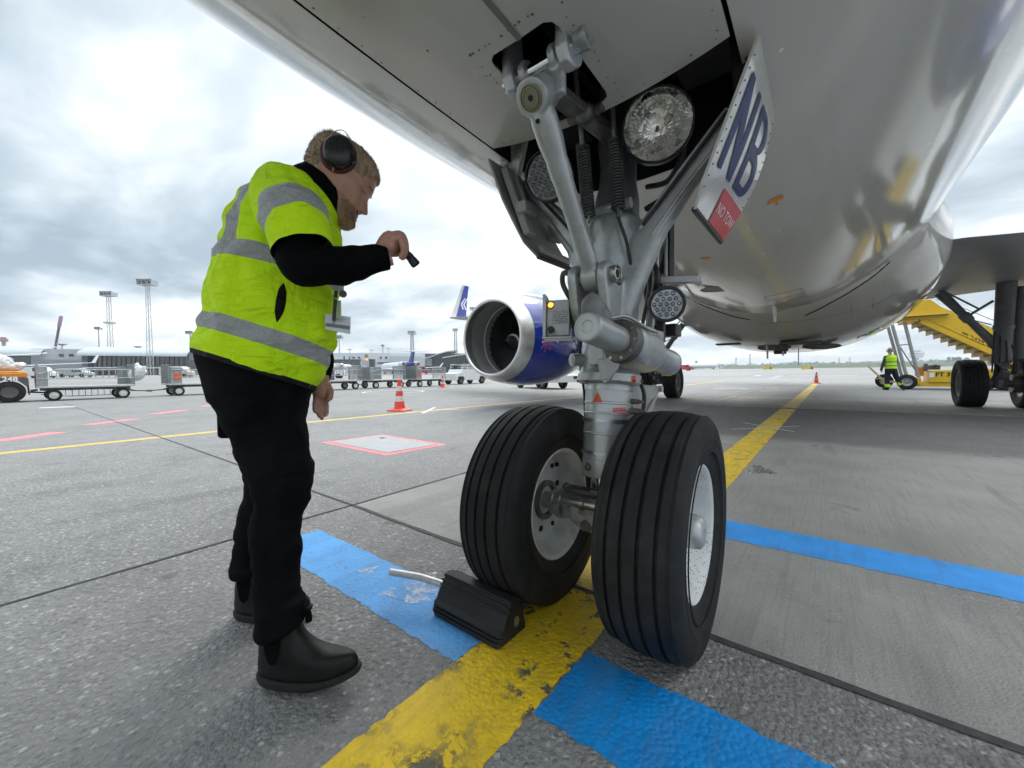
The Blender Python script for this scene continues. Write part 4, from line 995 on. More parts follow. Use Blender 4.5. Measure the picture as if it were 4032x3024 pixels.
lk = MB(); lk.beam((.0, -.30, 1.745), (.02, .12, 1.78), .05, .03); lk.beam((-.05, -.26, 1.78), (-.02, .12, 1.80), .02, .045); lk.ball((.01, -.12, 1.76), .035); lk.cyl((-.06, -.1, 1.77), (.07, -.1, 1.77), .016)
obj('lock_stay', lk, M_GREASE, JET, bevel=.004)
# lights
def led_lamp(name, c, nrm, r, depth, ncell, cellr, m_cell, rim=.012):
    nrm = Vector(nrm).normalized(); u, v = frame(nrm); can = MB()
    can.lathe(c, -nrm, ((-.004, r-rim), (-.012, r-rim+.002), (-.012, r-.002), (-.006, r), (depth*.55, r), (depth*.8, r*.8), (depth, r*.5)), 48, (False, True)); o = obj(name, can, M_BLACK, JET, smooth=40)
    for k in range(6):
        a = 2*PI*k/6+.3; q = c+u*((r-rim*.5)*cos(a))+v*((r-rim*.5)*sin(a)); can.ball(q+nrm*.012, .004, 8, 5)
    lens = MB(); lens.lathe(c, nrm, ((.0, .001), (.0, r-rim)), 48, (False, False))
    lens = MB(); lens.cyl(c-nrm*.012, c-nrm*.004, r-rim, None, 48)
    pts = [(0, 0)]; ring = 1
    while len(pts) < ncell:
        for k in range(6*ring):
            a = 2*PI*k/(6*ring); hx = []
            c6 = [(cos(PI/3*j), sin(PI/3*j)) for j in range(7)]; j = int(k/ring); f = (k % ring)/ring
            pts.append((ring*(c6[j][0]*(1-f)+c6[j+1][0]*f), ring*(c6[j][1]*(1-f)+c6[j+1][1]*f)))
        ring += 1
    for a, b in pts:
        q = c+u*(a*cellr*2.08)+v*(b*cellr*2.08)
        if (q-c).length > r-rim-cellr*.7: continue
        lens.lathe(q-nrm*.004, nrm, ((0, cellr), (.004, cellr*.98), (.004, cellr*.78), (.001, cellr*.45), (.004, cellr*.36), (.005, cellr*.02)), 14, (False, True))
    obj('lens', lens, m_cell, o, smooth=40)
    return o
M_CELL = mat('led_cell', (.16, .165, .17), .22, metal=.6, var=.3, vs=30)
M_CELL2 = mat('led_cell_bright', (.36, .38, .40), .15, metal=.75, var=.35, vs=40)
led_lamp('landing_light', Vector((-.215, .0, 1.668)), (.25, -.93, -.28), .096, .10, 37, .0125, M_CELL, .008)
low = px(1440, 657, 1, .19); led_lamp('taxi_light', low, (.27, -.95, -.12), .068, .09, 19, .0106, M_CELL2, .013)
c = Vector((.205, .03, 1.715)); nrm = Vector((.30, -.92, -.26)).normalized(); u, v = frame(nrm)
can = MB(); can.lathe(c, -nrm, ((-.01, .108), (-.016, .112), (-.006, .116), (.03, .116), (.07, .10), (.12, .06)), 48, (False, True)); LL = obj('landing_light', can, M_BLACK, JET, smooth=40)
bowl = MB(); rows = []
for k in range(16):
    f = k/15; r = .006+.102*f; row = []
    for j in range(120):
        a = 2*PI*j/120; sc = 1+.03*f*f*abs(cos(8*a))-.015; wv = .0022*sin(24*a)*f
        row.append(c+nrm*(-.062*(1-f*f)+wv+.010)+u*(r*sc*cos(a))+v*(r*sc*sin(a)))
    rows.append(row)
bowl.rings(rows, True, (True, False))
t = NT('reflector'); vv = t.vor(34, out='Color')
M_REFL = t.set(col=t.mix(t.step(t.xyz(vv)[0], .75, .3), (.86, .86, .80), (.34, .34, .30)), metal=.8, rough=.22, normal=t.bump(t.vor(34), .45, .012))
obj('reflector', bowl, M_REFL, LL, smooth=60, fixn=False)
mb = MB(); mb.lathe(c-nrm*.05, nrm, ((0, .006), (.03, .006), (.034, .004), (.035, .001)), 20); obj('bulb_cap', mb, mat('bulb_red', (.30, .02, .02), .5), LL)
rg = MB()
for k in range(26):
    a = PI*1.02+PI*1.1*k/25; q = c+u*(.088*cos(a))+v*(.088*sin(a))+nrm*.0; rg.ball(q, (.0095, .0095, .006), 8, 5)
    if k % 2: rg.ball(c+u*(.064*cos(a))+v*(.064*sin(a))-nrm*.022, (.009, .009, .006), 8, 5)
obj('prism_ring', rg, M_REFL, LL)
gl = MB(); rows = []
for k in range(8):
    f = k/7; r = .001+.108*f; rows.append([c+nrm*(.012+.018*(1-f*f))+u*(r*cos(a))+v*(r*sin(a)) for a in [2*PI*j/48 for j in range(48)]])
gl.rings(rows, True, (True, False)); t = NT('lens_glass')
tr = t.n('ShaderNodeBsdfTransparent'); gs = t.n('ShaderNodeBsdfGlossy'); gs.inputs['Roughness'].default_value = .03; mx = t.n('ShaderNodeMixShader'); lw = t.n('ShaderNodeLayerWeight'); lw.inputs[0].default_value = .25
t.l(lw.outputs['Fresnel'], mx.inputs[0]); t.l(tr.outputs[0], mx.inputs[1]); t.l(gs.outputs[0], mx.inputs[2]); t.l(mx.outputs[0], t.out.inputs[0]); MATS['lens_glass'] = t.m
obj('glass', gl, t.m, LL, smooth=60)
# interphone / service panel with the lit amber lamp, on the starboard side of the leg
Bc = Vector((-.138, -.045, 1.085))
Rb = Matrix.Rotation(.42, 3, 'Z') @ Matrix.Rotation(-.05, 3, 'X')
mb = MB(); mb.box(Bc, (.085, .09, .135), Rb); BOX = obj('service_panel', mb, M_STRUT2, JET, bevel=.004)
def onbox(x, z, d=.047): return Bc+Rb @ Vector((x, -d, z))
mb = MB(); mb.box(onbox(-.048, .004, .030), (.012, .07, .165), Rb); mb.box(onbox(0, -.075, .03), (.11, .08, .008), Rb); objsplit('mounting_plate', mb, M_STRUT, BOX, bevel=.002)
mb = MB(); mb.lathe(onbox(-.026, .048), Rb @ Vector((0, -1, 0)), ((0, .013), (.008, .013), (.010, .010)), 20, (True, False)); obj('lamp_bezel', mb, M_STEEL, BOX)
t = NT('amber_lamp'); M_AMB = t.set(col=(.8, .2, .02), emit=(1, .25, .02, 1), estr=4.0, rough=.2)
mb = MB(); mb.ball(onbox(-.026, .048, .052), .0095, 14, 8); obj('lamp', mb, M_AMB, BOX)
mb = MB(); mb.lathe(onbox(-.024, -.043), Rb @ Vector((0, -1, 0)), ((0, .012), (.012, .012), (.014, .008), (.014, .001)), 16); obj('jack_socket', mb, M_BLACK, BOX)
t = NT('placard_print'); xx, yy, zz = t.xyz(); ln_ = t.step(t.math('FRACT', t.math('MULTIPLY', zz, 150)), .55, .2); wd = t.step(t.noise(220, 2), .47, .1)
M_PLC = t.set(col=t.mix(t.math('MULTIPLY', ln_, wd), (.42, .42, .40), (.10, .10, .095)), rough=.45)
for z0, z1, x0, x1 in ((-.022, .03, -.02, .036), (-.062, -.048, -.034, -.006)):
    mb = MB(); mb.box(onbox((x0+x1)/2, (z0+z1)/2, .0458), (x1-x0, .003, z1-z0), Rb); obj('placard', mb, M_PLC, BOX)
mb = MB(); mb.prism([(-.14, .0, 1.15), (-.05, -.02, 1.14), (-.03, -.02, 1.0), (-.10, .0, 1.02)], (0, .014, 0)); mb.cyl((-.075, -.035, 1.085), (-.075, 0, 1.085), .011); obj('bracket', mb, M_STRUT, JET, bevel=.003)
# long curved bracket above the steering cylinder, hydraulic lines and hoses
mb = MB(); mb.prism([(.02, -.10, 1.085), (.02, -.10, 1.045), (.165, .06, 1.010), (.185, .06, 1.014), (.185, .06, 1.034), (.10, -.03, 1.075)], (.004, .006, 0)); obj('bracket', mb, M_STRUT, JET, bevel=.002)
def hose(pts, r, m, nm='hydraulic_hose'):
    mb = MB(); mb.tube(pts, r, 10, smooth=6); return obj(nm, mb, m, JET)
M_PIPE = mat('pipe_steel', (.35, .34, .31), .3, metal=.8)
hose([(.03, -.17, 1.075), (.05, -.155, 1.055), (.085, -.14, 1.055), (.10, -.12, 1.062)], .0085, M_GREASE)
hose([(.10, -.12, 1.062), (.14, -.07, 1.068), (.185, .0, 1.03), (.205, .03, 1.02)], .0055, M_PIPE)
hose([(-.11, .0, 1.16), (-.13, -.03, 1.22), (-.11, -.06, 1.255), (-.08, -.06, 1.245)], .010, M_GREASE)
for i in range(7):
    x0 = .070+.006*i; y0 = .25+.02*(i % 3)
    hose([(x0, y0, .99), (x0+.012*sin(i), y0+.02, 1.10), (x0+.02*cos(2*i), y0+.03, 1.22), (x0+.02, y0+.02, 1.34), (x0+.02+.006*i, y0, 1.50)], random.choice((.006, .008, .010)), random.choice((M_HOSE, M_HOSE, M_GREASE, M_PIPE)))
hose([(.11, .24, 1.32), (.135, .22, 1.29), (.145, .21, 1.24), (.125, .24, 1.19)], .012, M_HOSE); hose([(.10, .22, 1.06), (.13, .21, 1.03), (.14, .22, .98)], .009, M_GREASE)
hose([(.12, .16, 1.50), (.20, .14, 1.51), (.225, .13, 1.47), (.20, .14, 1.43), (.16, .16, 1.42)], .011, M_HOSE); hose([(.11, .2, 1.60), (.2, .16, 1.58), (.26, .12, 1.63), (.27, .1, 1.68)], .010, M_HOSE)
hose([(.06, .18, .90), (.09, .22, .80), (.085, .2, .70), (.06, .15, .62)], .008, M_HOSE)
mb = MB(); mb.box((.14, .27, 1.245), (.028, .06, .05)); mb.box((.135, .36, 1.055), (.10, .08, .05)); mb.box((.15, .24, 1.08), (.03, .03, .16)); objsplit('manifold', mb, M_BLACK, JET, bevel=.004)
mb = MB(); mb.box((.205, .24, 1.235), (.17, .03, .026), Matrix.Rotation(.12, 3, 'Y')); mb.cyl((.155, .22, 1.245), (.155, .25, 1.245), .006); obj('lamp_bracket', mb, M_STRUT, JET, bevel=.003)
lgd = MB(); a_, b_, c_, d_ = px(1402, 530, 1, .36), px(1447, 455, 1, .36), px(1447, 600, 1, .36), px(1402, 612, 1, .36); lgd.prism([a_, b_, c_, d_], (.012, .02, 0)); LD = obj('leg_door', lgd, M_BLACK, JET)
mb = MB(); mb.tube([b_+Vector((-.012, -.015, .02)), c_+Vector((-.012, -.015, -.0))], .007, 8); obj('rod', mb, M_STRUT2, JET)
# torque links behind the strut, valves
tl = MB(); E1 = px(1425, 838, 0, .03); 
for s in (1, -1): tl.prism([(s*.075, .12, .835), (s*.075, .16, .70), (s*.022, E1.y+.02, E1.z-.02), (s*.022, E1.y+.02, E1.z+.006)], (-s*.012, 0, 0))
tl.prism([(-.075, .14, .832), (.075, .14, .832), (.028, E1.y, E1.z+.002), (-.028, E1.y, E1.z+.002)], (0, 0, .008)); obj('torque_link', tl, M_STRUT, JET, bevel=.003)
tl = MB()
for s in (1, -1): tl.prism([(s*.06, .08, .54), (s*.06, .10, .42), (s*.022, E1.y+.02, E1.z-.02), (s*.022, E1.y+.03, E1.z+.006)], (-s*.012, 0, 0))
tl.cyl((-.04, E1.y+.015, E1.z-.005), (.04, E1.y+.015, E1.z-.005), .016); obj('torque_link', tl, M_STRUT2, JET, bevel=.003)
vl = MB()
for q, r, l in (((.098, .06, .742), .013, .045), ((.085, .10, .775), .011, .035), ((.10, .11, .728), .012, .05)): vl.cyl(q, Vector(q)+Vector((l, -.01, 0)), r, r*.8, 12); vl.cyl(Vector(q)+Vector((l, -.01, 0)), Vector(q)+Vector((l+.015, -.013, 0)), r*.55, None, 8)
objsplit('charging_valve', vl, M_GREASE, JET)
mb = MB(); mb.prism([(.07, .12, .72), (.115, .14, .70), (.12, .15, .66), (.08, .14, .63), (.06, .12, .64)], (0, .03, 0)); obj('bracket', mb, M_STRUT, JET, bevel=.005)
for k in range(12):                              # bolt heads round the collar and the clamp ring
    a = 2*PI*k/12+.2; mb = MB(); q = leg(.852)+Vector((.119*sin(a), -.119*cos(a), 0)); mb.cyl(q, q+Vector((.006*sin(a), -.006*cos(a), 0)), .0055, None, 6); obj('bolt', mb, M_GREASE, COLLAR)
u_, v_ = frame(dr)
for k in range(10):
    a = 2*PI*k/10; q = A+dr*.206+u_*(.063*cos(a))+v_*(.063*sin(a)); mb = MB(); mb.cyl(q, q-dr*.007, .006, None, 6); obj('bolt', mb, M_STEEL, JET)
hose([(-.05, -.02, 1.05), (-.085, .02, .98), (-.10, .05, .90), (-.095, .07, .80), (-.092, .075, .62), (-.07, .05, .47)], .0055, M_HOSE, 'wire_bundle')
for z in (.82, .70, .58): mb = MB(); mb.lathe(leg(z), LU, ((-.006, .0885), (-.006, .0915), (.006, .0915), (.006, .0885)), 48, (False, False)); obj('clamp_band', mb, M_STEEL, STRUT)
hose([(.05, .02, 1.60), (.065, .03, 1.45), (.09, .05, 1.35), (.10, .10, 1.20)], .006, M_HOSE, 'wire_bundle'); hose([(-.06, .02, 1.62), (-.075, .02, 1.48), (-.10, .06, 1.36)], .007, M_GREASE)
for s in (1, -1): hose([(s*.13, .10, 1.42), (s*.25, .11, 1.56), (s*.40, .12, 1.73)], .0065, M_HOSE, 'wire_bundle')

# ---------------------------------------------------------------- main landing gear
M_MGD = mat('main_gear_grey', (.20, .205, .21), .45, metal=.2, var=.2, vs=3, dirt=.5, dcol=(.06, .06, .06), ds=3)
def main_gear(s):
    X, Y, R = s*3.795, 12.53, .557
    for o in (-.46, .46):
        c = Vector((X+o, Y, R*.965)); mb = tyre_mb(c, R, .213, .30, (-.1, -.035, .035, .1), 72, .012, .014)
        for q in mb.v: q.z = max(q.z, .002)
        rm = MB()
        for m in (1, -1): rm.lathe(c, (m, 0, 0), ((.14, .28), (.165, .305), (.17, .298), (.15, .27), (.10, .25), (.07, .2), (.08, .12), (.11, .09), (.12, .01)), 40, (False, True))
        w = obj('main_wheel', rm, M_MGD, JET, smooth=40); obj('tyre', mb, M_RUBBER, w, smooth=45)
        bo_ = MB()
        for m in (1, -1):
            for k in range(8): a = 2*PI*k/8; q = c+Vector((m*.075, .17*cos(a), .17*sin(a))); bo_.cyl(q, q+Vector((m*.035, 0, 0)), .02, None, 8)
        obj('wheel_bolt', bo_, M_GREASE, w)
    mb = MB(); mb.cyl((X-.45, Y, R*.965), (X+.45, Y, R*.965), .085, None, 24)
    for o in (-.26, .26): mb.cyl((X+o-.09, Y, R*.965), (X+o+.09, Y, R*.965), .20, None, 28)
    obj('axle', mb, M_GREASE, JET)
    mb = MB(); u_ = Vector((s*.03, .0, 1)); mb.lathe((X, Y, .45), u_, ((0, .12), (.18, .14), (.28, .11), (.42, .10), (.55, .10), (.56, .155), (.7, .17), (.78, .15), (1.3, .15), (1.32, .165), (1.4, .165), (1.42, .15), (2.4, .16)), 32); obj('main_strut', mb, M_MGD, JET, smooth=40)
    mb = MB(); mb.lathe((X+s*.30, Y+.1, .9), (s*.02, 0, 1), ((0, .08), (.5, .12), (1.8, .13)), 20); obj('leg_fairing_door', mb, M_MGD, JET)
    a, b = Vector((X-s*.06, Y, 1.40)), Vector((s*2.83, Y, 2.72)); mid = a.lerp(b, .52)
    mb = MB(); mb.lathe(a, b-a, ((-.05, .10), (.06, .11), (.14, .09), (.5*(b-a).length-.1, .075), (.5*(b-a).length-.06, .10), (.5*(b-a).length+.1, .105), (.5*(b-a).length+.14, .08), ((b-a).length, .11)), 20); obj('side_stay', mb, M_MGD, JET, smooth=40)
    lk = MB(); c1 = Vector((X-s*.12, Y, 2.42)); m2 = mid.lerp(c1, .5); lk.tube([mid, c1], .028, 8); lk.tube([m2, b+Vector((s*.12, 0, -.02))], .02, 8); lk.tube([mid+Vector((s*.05, 0, -.05)), Vector((X-s*.14, Y, 1.88))], .012, 8); obj('lock_link', lk, M_MGD, JET)
    tl = MB(); tl.prism([(X-.1, Y-.14, 1.0), (X+.1, Y-.14, 1.0), (X+.05, Y-.42, .86), (X-.05, Y-.42, .86)], (0, 0, .05)); tl.prism([(X-.1, Y-.12, .66), (X+.1, Y-.12, .66), (X+.05, Y-.42, .84), (X-.05, Y-.42, .84)], (0, 0, -.05)); obj('torque_link', tl, M_MGD, JET, bevel=.01)
    for k in range(4): 
        mb = MB(); mb.tube([(X+(.08*k-.12), Y-.17, 1.7-.1*k), (X+(.1*k-.15), Y-.21, 1.2), (X+(.1*k-.15), Y-.16, .8)], .014, 8, smooth=5); obj('brake_hose', mb, M_HOSE, JET)
main_gear(1); main_gear(-1)
# ---------------------------------------------------------------- wheel chock
t = NT('chock_rubber')
M_CHOCK = t.set(col=t.ramp(t.noise(9, 6, .65), (.35, (.006, .006, .0065)), (.75, (.018, .018, .019))), rough=.62, normal=t.bump(t.noise(90, 4), .12, .004))
CH = thing('wheel_chock', 'black ribbed rubber wheel chock with a bent aluminium handle in front of the nose wheel', 'wheel chock', (-.3, -.35, 0))
prof_ = []
def seg(a, b, n, rib=.0085, lead=True):
    a, b = Vector(a), Vector(b); d = b-a; nn = Vector((-d.y, d.x)).normalized()
    for i in range(n):
        for f, o in ((.08, 0), (.62, 0), (.70, rib), (.95, rib)): prof_.append(a+d*((i+f)/n)-nn*(-o))
prof_.append(Vector((-.408, .004)))
seg((-.408, .008), (-.398, .046), 3); prof_.append(Vector((-.392, .056))); prof_.append(Vector((-.376, .086)))
seg((-.376, .088), (-.342, .131), 3); prof_ += [Vector((-.330, .139)), Vector((-.318, .139))]
seg((-.312, .134), (-.285, .098), 2); prof_ += [Vector((-.275, .078)), Vector((-.262, .004))]
# grooves have to go inwards
cen = Vector((-.335, .06))
R = []
for x, k in ((-.468, .90), (-.462, .97), (-.452, 1), (-.166, 1), (-.154, .97), (-.147, .90)):
    R.append([Vector((x+(.012 if q.x > -.35 and x > -.2 else 0)*0, cen.x+(q.x-cen.x)*k, max(.002, cen.y+(q.y-cen.y)*k))) for q in prof_])
mb = MB(); mb.rings(R); obj('block', mb, M_CHOCK, CH, smooth=30)
mb = MB(); mb.tube([(-.455, -.352, .085), (-.475, -.358, .092), (-.515, -.375, .100), (-.56, -.390, .105), (-.655, -.436, .112), (-.672, -.444, .113)], .0135, 18, smooth=5); obj('handle', mb, mat('handle_aluminium', (.62, .62, .61), .42, metal=.55, var=.12, vs=22, dirt=.3, dcol=(.3, .3, .3), ds=20), CH, smooth=60)
mb = MB(); rr = []
for r, d in ((.011, 0), (.011, .004), (.015, .004), (.016, 0)): rr.append([Vector((-.149+d, -.318+r*.8*cos(a), .055+r*1.15*sin(a))) for a in [2*PI*i/20 for i in range(20)]])
mb.rings(rr, True, (False, False)); mb.cyl((-.148, -.318, .055), (-.1462, -.318, .055), .010); objsplit('eyelet', mb, M_PIPE, CH)

# ---------------------------------------------------------------- the man with the torch
Zd = Vector((0, 0, 1)); HY = YAW+.40; MY = YAW+.25
Fd = Vector((cos(HY), sin(HY), 0)); Dd = Vector((-sin(HY), cos(HY), 0))
MC = at(590, 830, depth=1.32); MN = Vector((-sin(MY), cos(MY), 0))
def atm(x, y, depth=1.32, k=4032/2212):          # the man's own upright plane, shifted nearer or farther by depth-1.32
    d = fw + rt*((x*k-2016)/FPX) - up*((y*k-1512)/FPX); return CAMPOS+d*(((MC-CAMPOS).dot(MN)+depth-1.32)/d.dot(MN))
def srm(x, y, depth=1.32): return atm(x, y, depth, 1)
t = NT('skin'); n_ = t.noise(28, 5, .6)
M_SKIN = t.set(col=t.ramp(n_, (.3, (.40, .20, .145)), (.7, (.54, .30, .22))), rough=.5, normal=t.bump(t.noise(160, 4), .12, .002), sss=.08, spec=.4)
t = NT('blond_hair'); M_HAIR = t.set(col=t.ramp(t.noise(60, 4, .6, stretch=(1, 1, .3)), (.3, (.22, .15, .09)), (.7, (.46, .34, .22))), rough=.55, normal=t.bump(t.noise(1, 4, .6, stretch=(160, 160, 40)), .6, .004))
t = NT('beard_hair'); M_BEARD = t.set(col=t.ramp(t.noise(90, 4), (.3, (.24, .13, .085)), (.7, (.44, .27, .18))), rough=.6, normal=t.bump(t.noise(220, 3), .6, .003))
def cloth(name, a, b, bs=420, vs=9):
    t = NT(name); return t.set(col=t.ramp(t.noise(vs, 6, .6), (.3, a), (.7, b)), rough=.85, normal=t.bump(t.math('ADD', t.noise(bs, 2), t.math('MULTIPLY', t.noise(16, 5, .6), 2.5)), .25, .004), spec=.06)
M_BLK_CLOTH = cloth('black_cotton', (.0022, .0022, .0025), (.006, .006, .007))
M_DENIM = cloth('black_denim', (.003, .003, .0034), (.010, .010, .0115), 600)
def attr(o, name, vals):
    a = o.data.attributes.new(name, 'FLOAT', 'POINT'); a.data.foreach_set('value', vals)
def hivis():
    t = NT('hivis_cloth')
    def A(n): q = t.n('ShaderNodeAttribute', attribute_name=n); return q.outputs['Fac']
    base = t.ramp(t.noise(5, 5, .55), (.3, (.55, .88, .006)), (.7, (.67, .97, .012)))
    fold = t.noise(14, 5, .6)
    g = t.ramp(t.noise(220, 3), (.3, (.30, .31, .31)), (.7, (.40, .41, .41)))
    m = t.math('SUBTRACT', 1, t.step(A('strip'), 0, .0025)); c = t.mix(m, base, g)
    k = t.math('SUBTRACT', 1, t.step(A('trim'), 0, .0015)); c = t.mix(k, c, (.012, .012, .014))
    s_ = t.math('SUBTRACT', 1, t.step(A('slit'), 0, .15)); c = t.mix(s_, c, (.004, .004, .004))
    rg1 = t.math('ABSOLUTE', t.math('SUBTRACT', t.noise(1, 4, .55, stretch=(10, 10, 4.5), dist=.6), .5)); rg2 = t.math('ABSOLUTE', t.math('SUBTRACT', t.noise(1, 3, .5, stretch=(6, 6, 17), dist=.9), .5))
    cr = t.math('ADD', t.math('POWER', t.math('SUBTRACT', 1, rg1), 6.0), t.math('MULTIPLY', t.math('POWER', t.math('SUBTRACT', 1, rg2), 7.0), .9))
    wv = t.math('ADD', t.math('MULTIPLY', t.noise(700, 2), .05), t.math('ADD', t.math('MULTIPLY', fold, .3), cr))
    r = t.math('ADD', .78, t.math('MULTIPLY', m, -.3))
    return t.set(col=c, rough=r, normal=t.bump(wv, .55, .016), spec=.25)
M_VEST = hivis()
MAN = thing('person', 'bending person in hi-vis vest and black ear defenders shining a torch at the nose gear', 'person', (-.75, -.85, 0))
def vring(bx, by, fx, fy, th, dep=1.32, n=96):
    a, b = atm(bx, by, depth=dep), atm(fx, fy, depth=dep); c = (a+b)/2; h = (b-a)/2; rh = (c-CAMPOS); rh.z = 0; rh.normalize()
    return c, h-rh*h.dot(rh), rh*th
def loft(keys, per, n):                          # keys: (centre, half vector, depth vector) -> closed rings
    C_ = curve([k[0] for k in keys], per); A_ = curve([k[1] for k in keys], per); B_ = curve([k[2] for k in keys], per); return C_, A_, B_
def nz(p, f, seed=0): return mnoise.noise(Vector((p.x*f[0]+seed, p.y*f[1]+seed*.7, p.z*f[2]-seed)))
VK = [(419, 764, 692, 848, .205), (428, 740, 704, 822, .208), (434, 712, 711, 795, .208), (441, 682, 719, 764, .208), (452, 640, 732, 712, .212), (461, 600, 738, 668, .218), (465, 575, 738, 640, .218), (470, 545, 738, 608, .218), (484, 505, 740, 565, .215), (506, 460, 738, 525, .205), (530, 426, 732, 490, .195), (556, 401, 722, 458, .175), (580, 385, 706, 430, .145), (604, 379, 690, 412, .11), (616, 380, 682, 407, .09)]
C_, A_, B_ = loft([vring(*k) for k in VK], 6, 96); NR = len(C_); NA = 120
mb = MB(); rows = []; strip = []; trim = []; slit = []; zc_ = None
for i in range(NR):
    row = []; ti = i/6
    R_ = (A_[i].length+B_[i].length)/2
    for j in range(NA):
        a = 2*PI*j/NA; ca, sa = cos(a), sin(a); e = 2/2.1
        p = C_[i]+A_[i]*(math.copysign(abs(ca)**e, ca))+B_[i]*(math.copysign(abs(sa)**e, sa))
        out = (A_[i].normalized()*ca+B_[i].normalized()*sa)
        w = .009*nz(p, (5, 5, 9), 3)+.013*(abs(nz(Vector((p.x+p.z*.5, p.y+p.z*.4, p.z*1.3)), (9, 9, 12), 8))*2-.55)+.005*nz(p, (24, 24, 30), 2)
        if ti < 7: w += .014*max(0, 1-ti/7)*nz(Vector((ca*2.2, sa*2.2, 0)), (1.6, 1.6, 1), 4)+(.018*nz(p, (3, 3, 22), 12) if ca < .1 else .008*nz(p, (6, 6, 15), 12))
        p = p+out*w; row.append(p)
        d1 = max(2-ti, ti-3.05)*.05; d2 = max(6.05-ti, ti-7.05)*.05
        ac = -2.36-.34*max(0, min(1, (ti-7)/4)); da = (a if a <= PI else a-2*PI)-ac
        d3 = max(abs(da)*R_-.026, (7-ti)*.05)
        ac2 = 2.36+.34*max(0, min(1, (ti-7)/4)); da2 = (a if a <= PI else a-2*PI)-ac2; d4 = max(abs(da2)*R_-.026, (7-ti)*.05)
        strip.append(min(d1, d2, d3, d4)); trim.append(ti*.05-.022)
        aa = (a if a <= PI else a-2*PI); slit.append(((aa+1.52)*R_/.0125)**2+((ti-4.15)/.82)**2-1 if aa < 0 else 9)
    rows.append(row)
inner = [[C_[i]+(q-C_[i])*.985 for q in rows[i]] for i in (8, 0)]
mb.rings(inner+rows, True, (False, False))
VEST = obj('hi_vis_vest', mb, M_VEST, MAN, smooth=80, fixn=True)
pad = [9]*(2*NA); attr(VEST, 'strip', pad+strip); attr(VEST, 'trim', [9]*NA+[-1]*NA+trim); attr(VEST, 'slit', pad+slit)
def sleeve(keys, name, m, n=48, per=6, wr=.006, fr=(9, 9, 9), seed=1, caps=(True, True)):   # keys: (x, y, depth, radius)
    P = curve([atm(x, y, depth=d) for x, y, d, r in keys], per); r = crv([k[3] for k in keys], per)
    mb = MB(); R = []; u = None
    for i, p in enumerate(P):
        d = (P[min(i+1, len(P)-1)]-P[max(0, i-1)]).normalized()
        if u is None: u, _ = frame(d)
        u = (u-d*u.dot(d)).normalized(); v = d.cross(u); row = []
        for j in range(n):
            a = 2*PI*j/n; o = u*cos(a)+v*sin(a); q = p+o*r[i]; q = q+o*(wr*nz(q, fr, seed)+wr*.5*nz(q, (fr[0]*2.6,)*3, seed+5)); row.append(q)
        R.append(row)
    mb.rings(R, True, caps); return mb, P, R
# vest sleeve, near arm (his right) and far arm
def vest_sleeve(keys, band, seed):
    mb, P, R = sleeve(keys, 'x', None, 64, 8, .016, (9, 9, 9), seed, (False, False))
    n = len(R); mb2 = MB(); inn = [[P[i]+(q-P[i])*.97 for q in R[i]] for i in (n-4, n-1)][:1]+[[P[n-1]+(q-P[n-1])*.975 for q in R[n-1]]]
    mb2.rings(R+[inn[1], inn[0]], True, (True, False)); o = obj('vest_sleeve', mb2, M_VEST, MAN, smooth=80)
    st = []
    for i in range(n): st += [max(band[0]-i/8, i/8-band[1])*.05]*64
    attr(o, 'strip', st+[9]*128); attr(o, 'trim', [(n-1-i)/8*.05-.004 for i in range(n) for _ in range(64)]+[-1]*128); attr(o, 'slit', [9]*(64*n+128)); return o
vest_sleeve(((606, 402, 1.20, .062), (622, 430, 1.13, .088), (634, 462, 1.08, .089), (642, 492, 1.05, .085), (650, 520, 1.03, .080), (656, 541, 1.02, .076)), (2.0, 3.1), 3)
vest_sleeve(((640, 420, 1.50, .07), (660, 455, 1.56, .085), (668, 490, 1.58, .085), (672, 530, 1.59, .08), (676, 560, 1.59, .078)), (2.0, 3.0), 9)
# black hoodie: sleeves, collar
mb, _, _ = sleeve(((625, 450, 1.12, .055), (640, 520, 1.05, .058), (645, 556, 1.03, .060), (662, 573, 1.03, .058), (700, 574, 1.04, .055), (738, 571, 1.055, .0535), (775, 567, 1.07, .050), (808, 563, 1.08, .044), (828, 560, 1.085, .038), (838, 559, 1.087, .033)), 'sleeve', None, 48, 7, .011, (11, 11, 11), 5)
obj('sleeve', mb, M_BLK_CLOTH, MAN, smooth=80)
mb, _, _ = sleeve(((668, 480, 1.58, .055), (676, 570, 1.6, .056), (690, 660, 1.58, .052), (694, 760, 1.52, .046), (692, 806, 1.48, .038), (691, 822, 1.47, .034)), 'sleeve', None, 40, 6, .008, (11, 11, 11), 6)
obj('sleeve', mb, M_BLK_CLOTH, MAN, smooth=80)
mb = MB(); rows = []
for f, sc, up_ in ((0, 1.10, -.03), (.3, 1.12, .0), (.6, 1.05, .035), (.85, .98, .055), (1, .93, .052), (1.1, .88, .04), (1.25, .85, .0)):
    c = atm(680, 428, depth=1.31); a_ = (atm(737, 482, depth=1.31)-atm(628, 378, depth=1.31))/2; nrm = a_.cross(Dd).normalized(); nrm = nrm if nrm.z > 0 else -nrm
    row = []
    for j in range(64):
        a = 2*PI*j/64; q = c+a_*(.96*sc*cos(a))+Dd*(.098*sc*sin(a))+nrm*(up_); q += nrm*(.006*nz(q, (20, 20, 20), 3)); row.append(q)
    rows.append(row)
mb.rings(rows, True, (False, False)); obj('collar', mb, M_BLK_CLOTH, MAN, smooth=80)
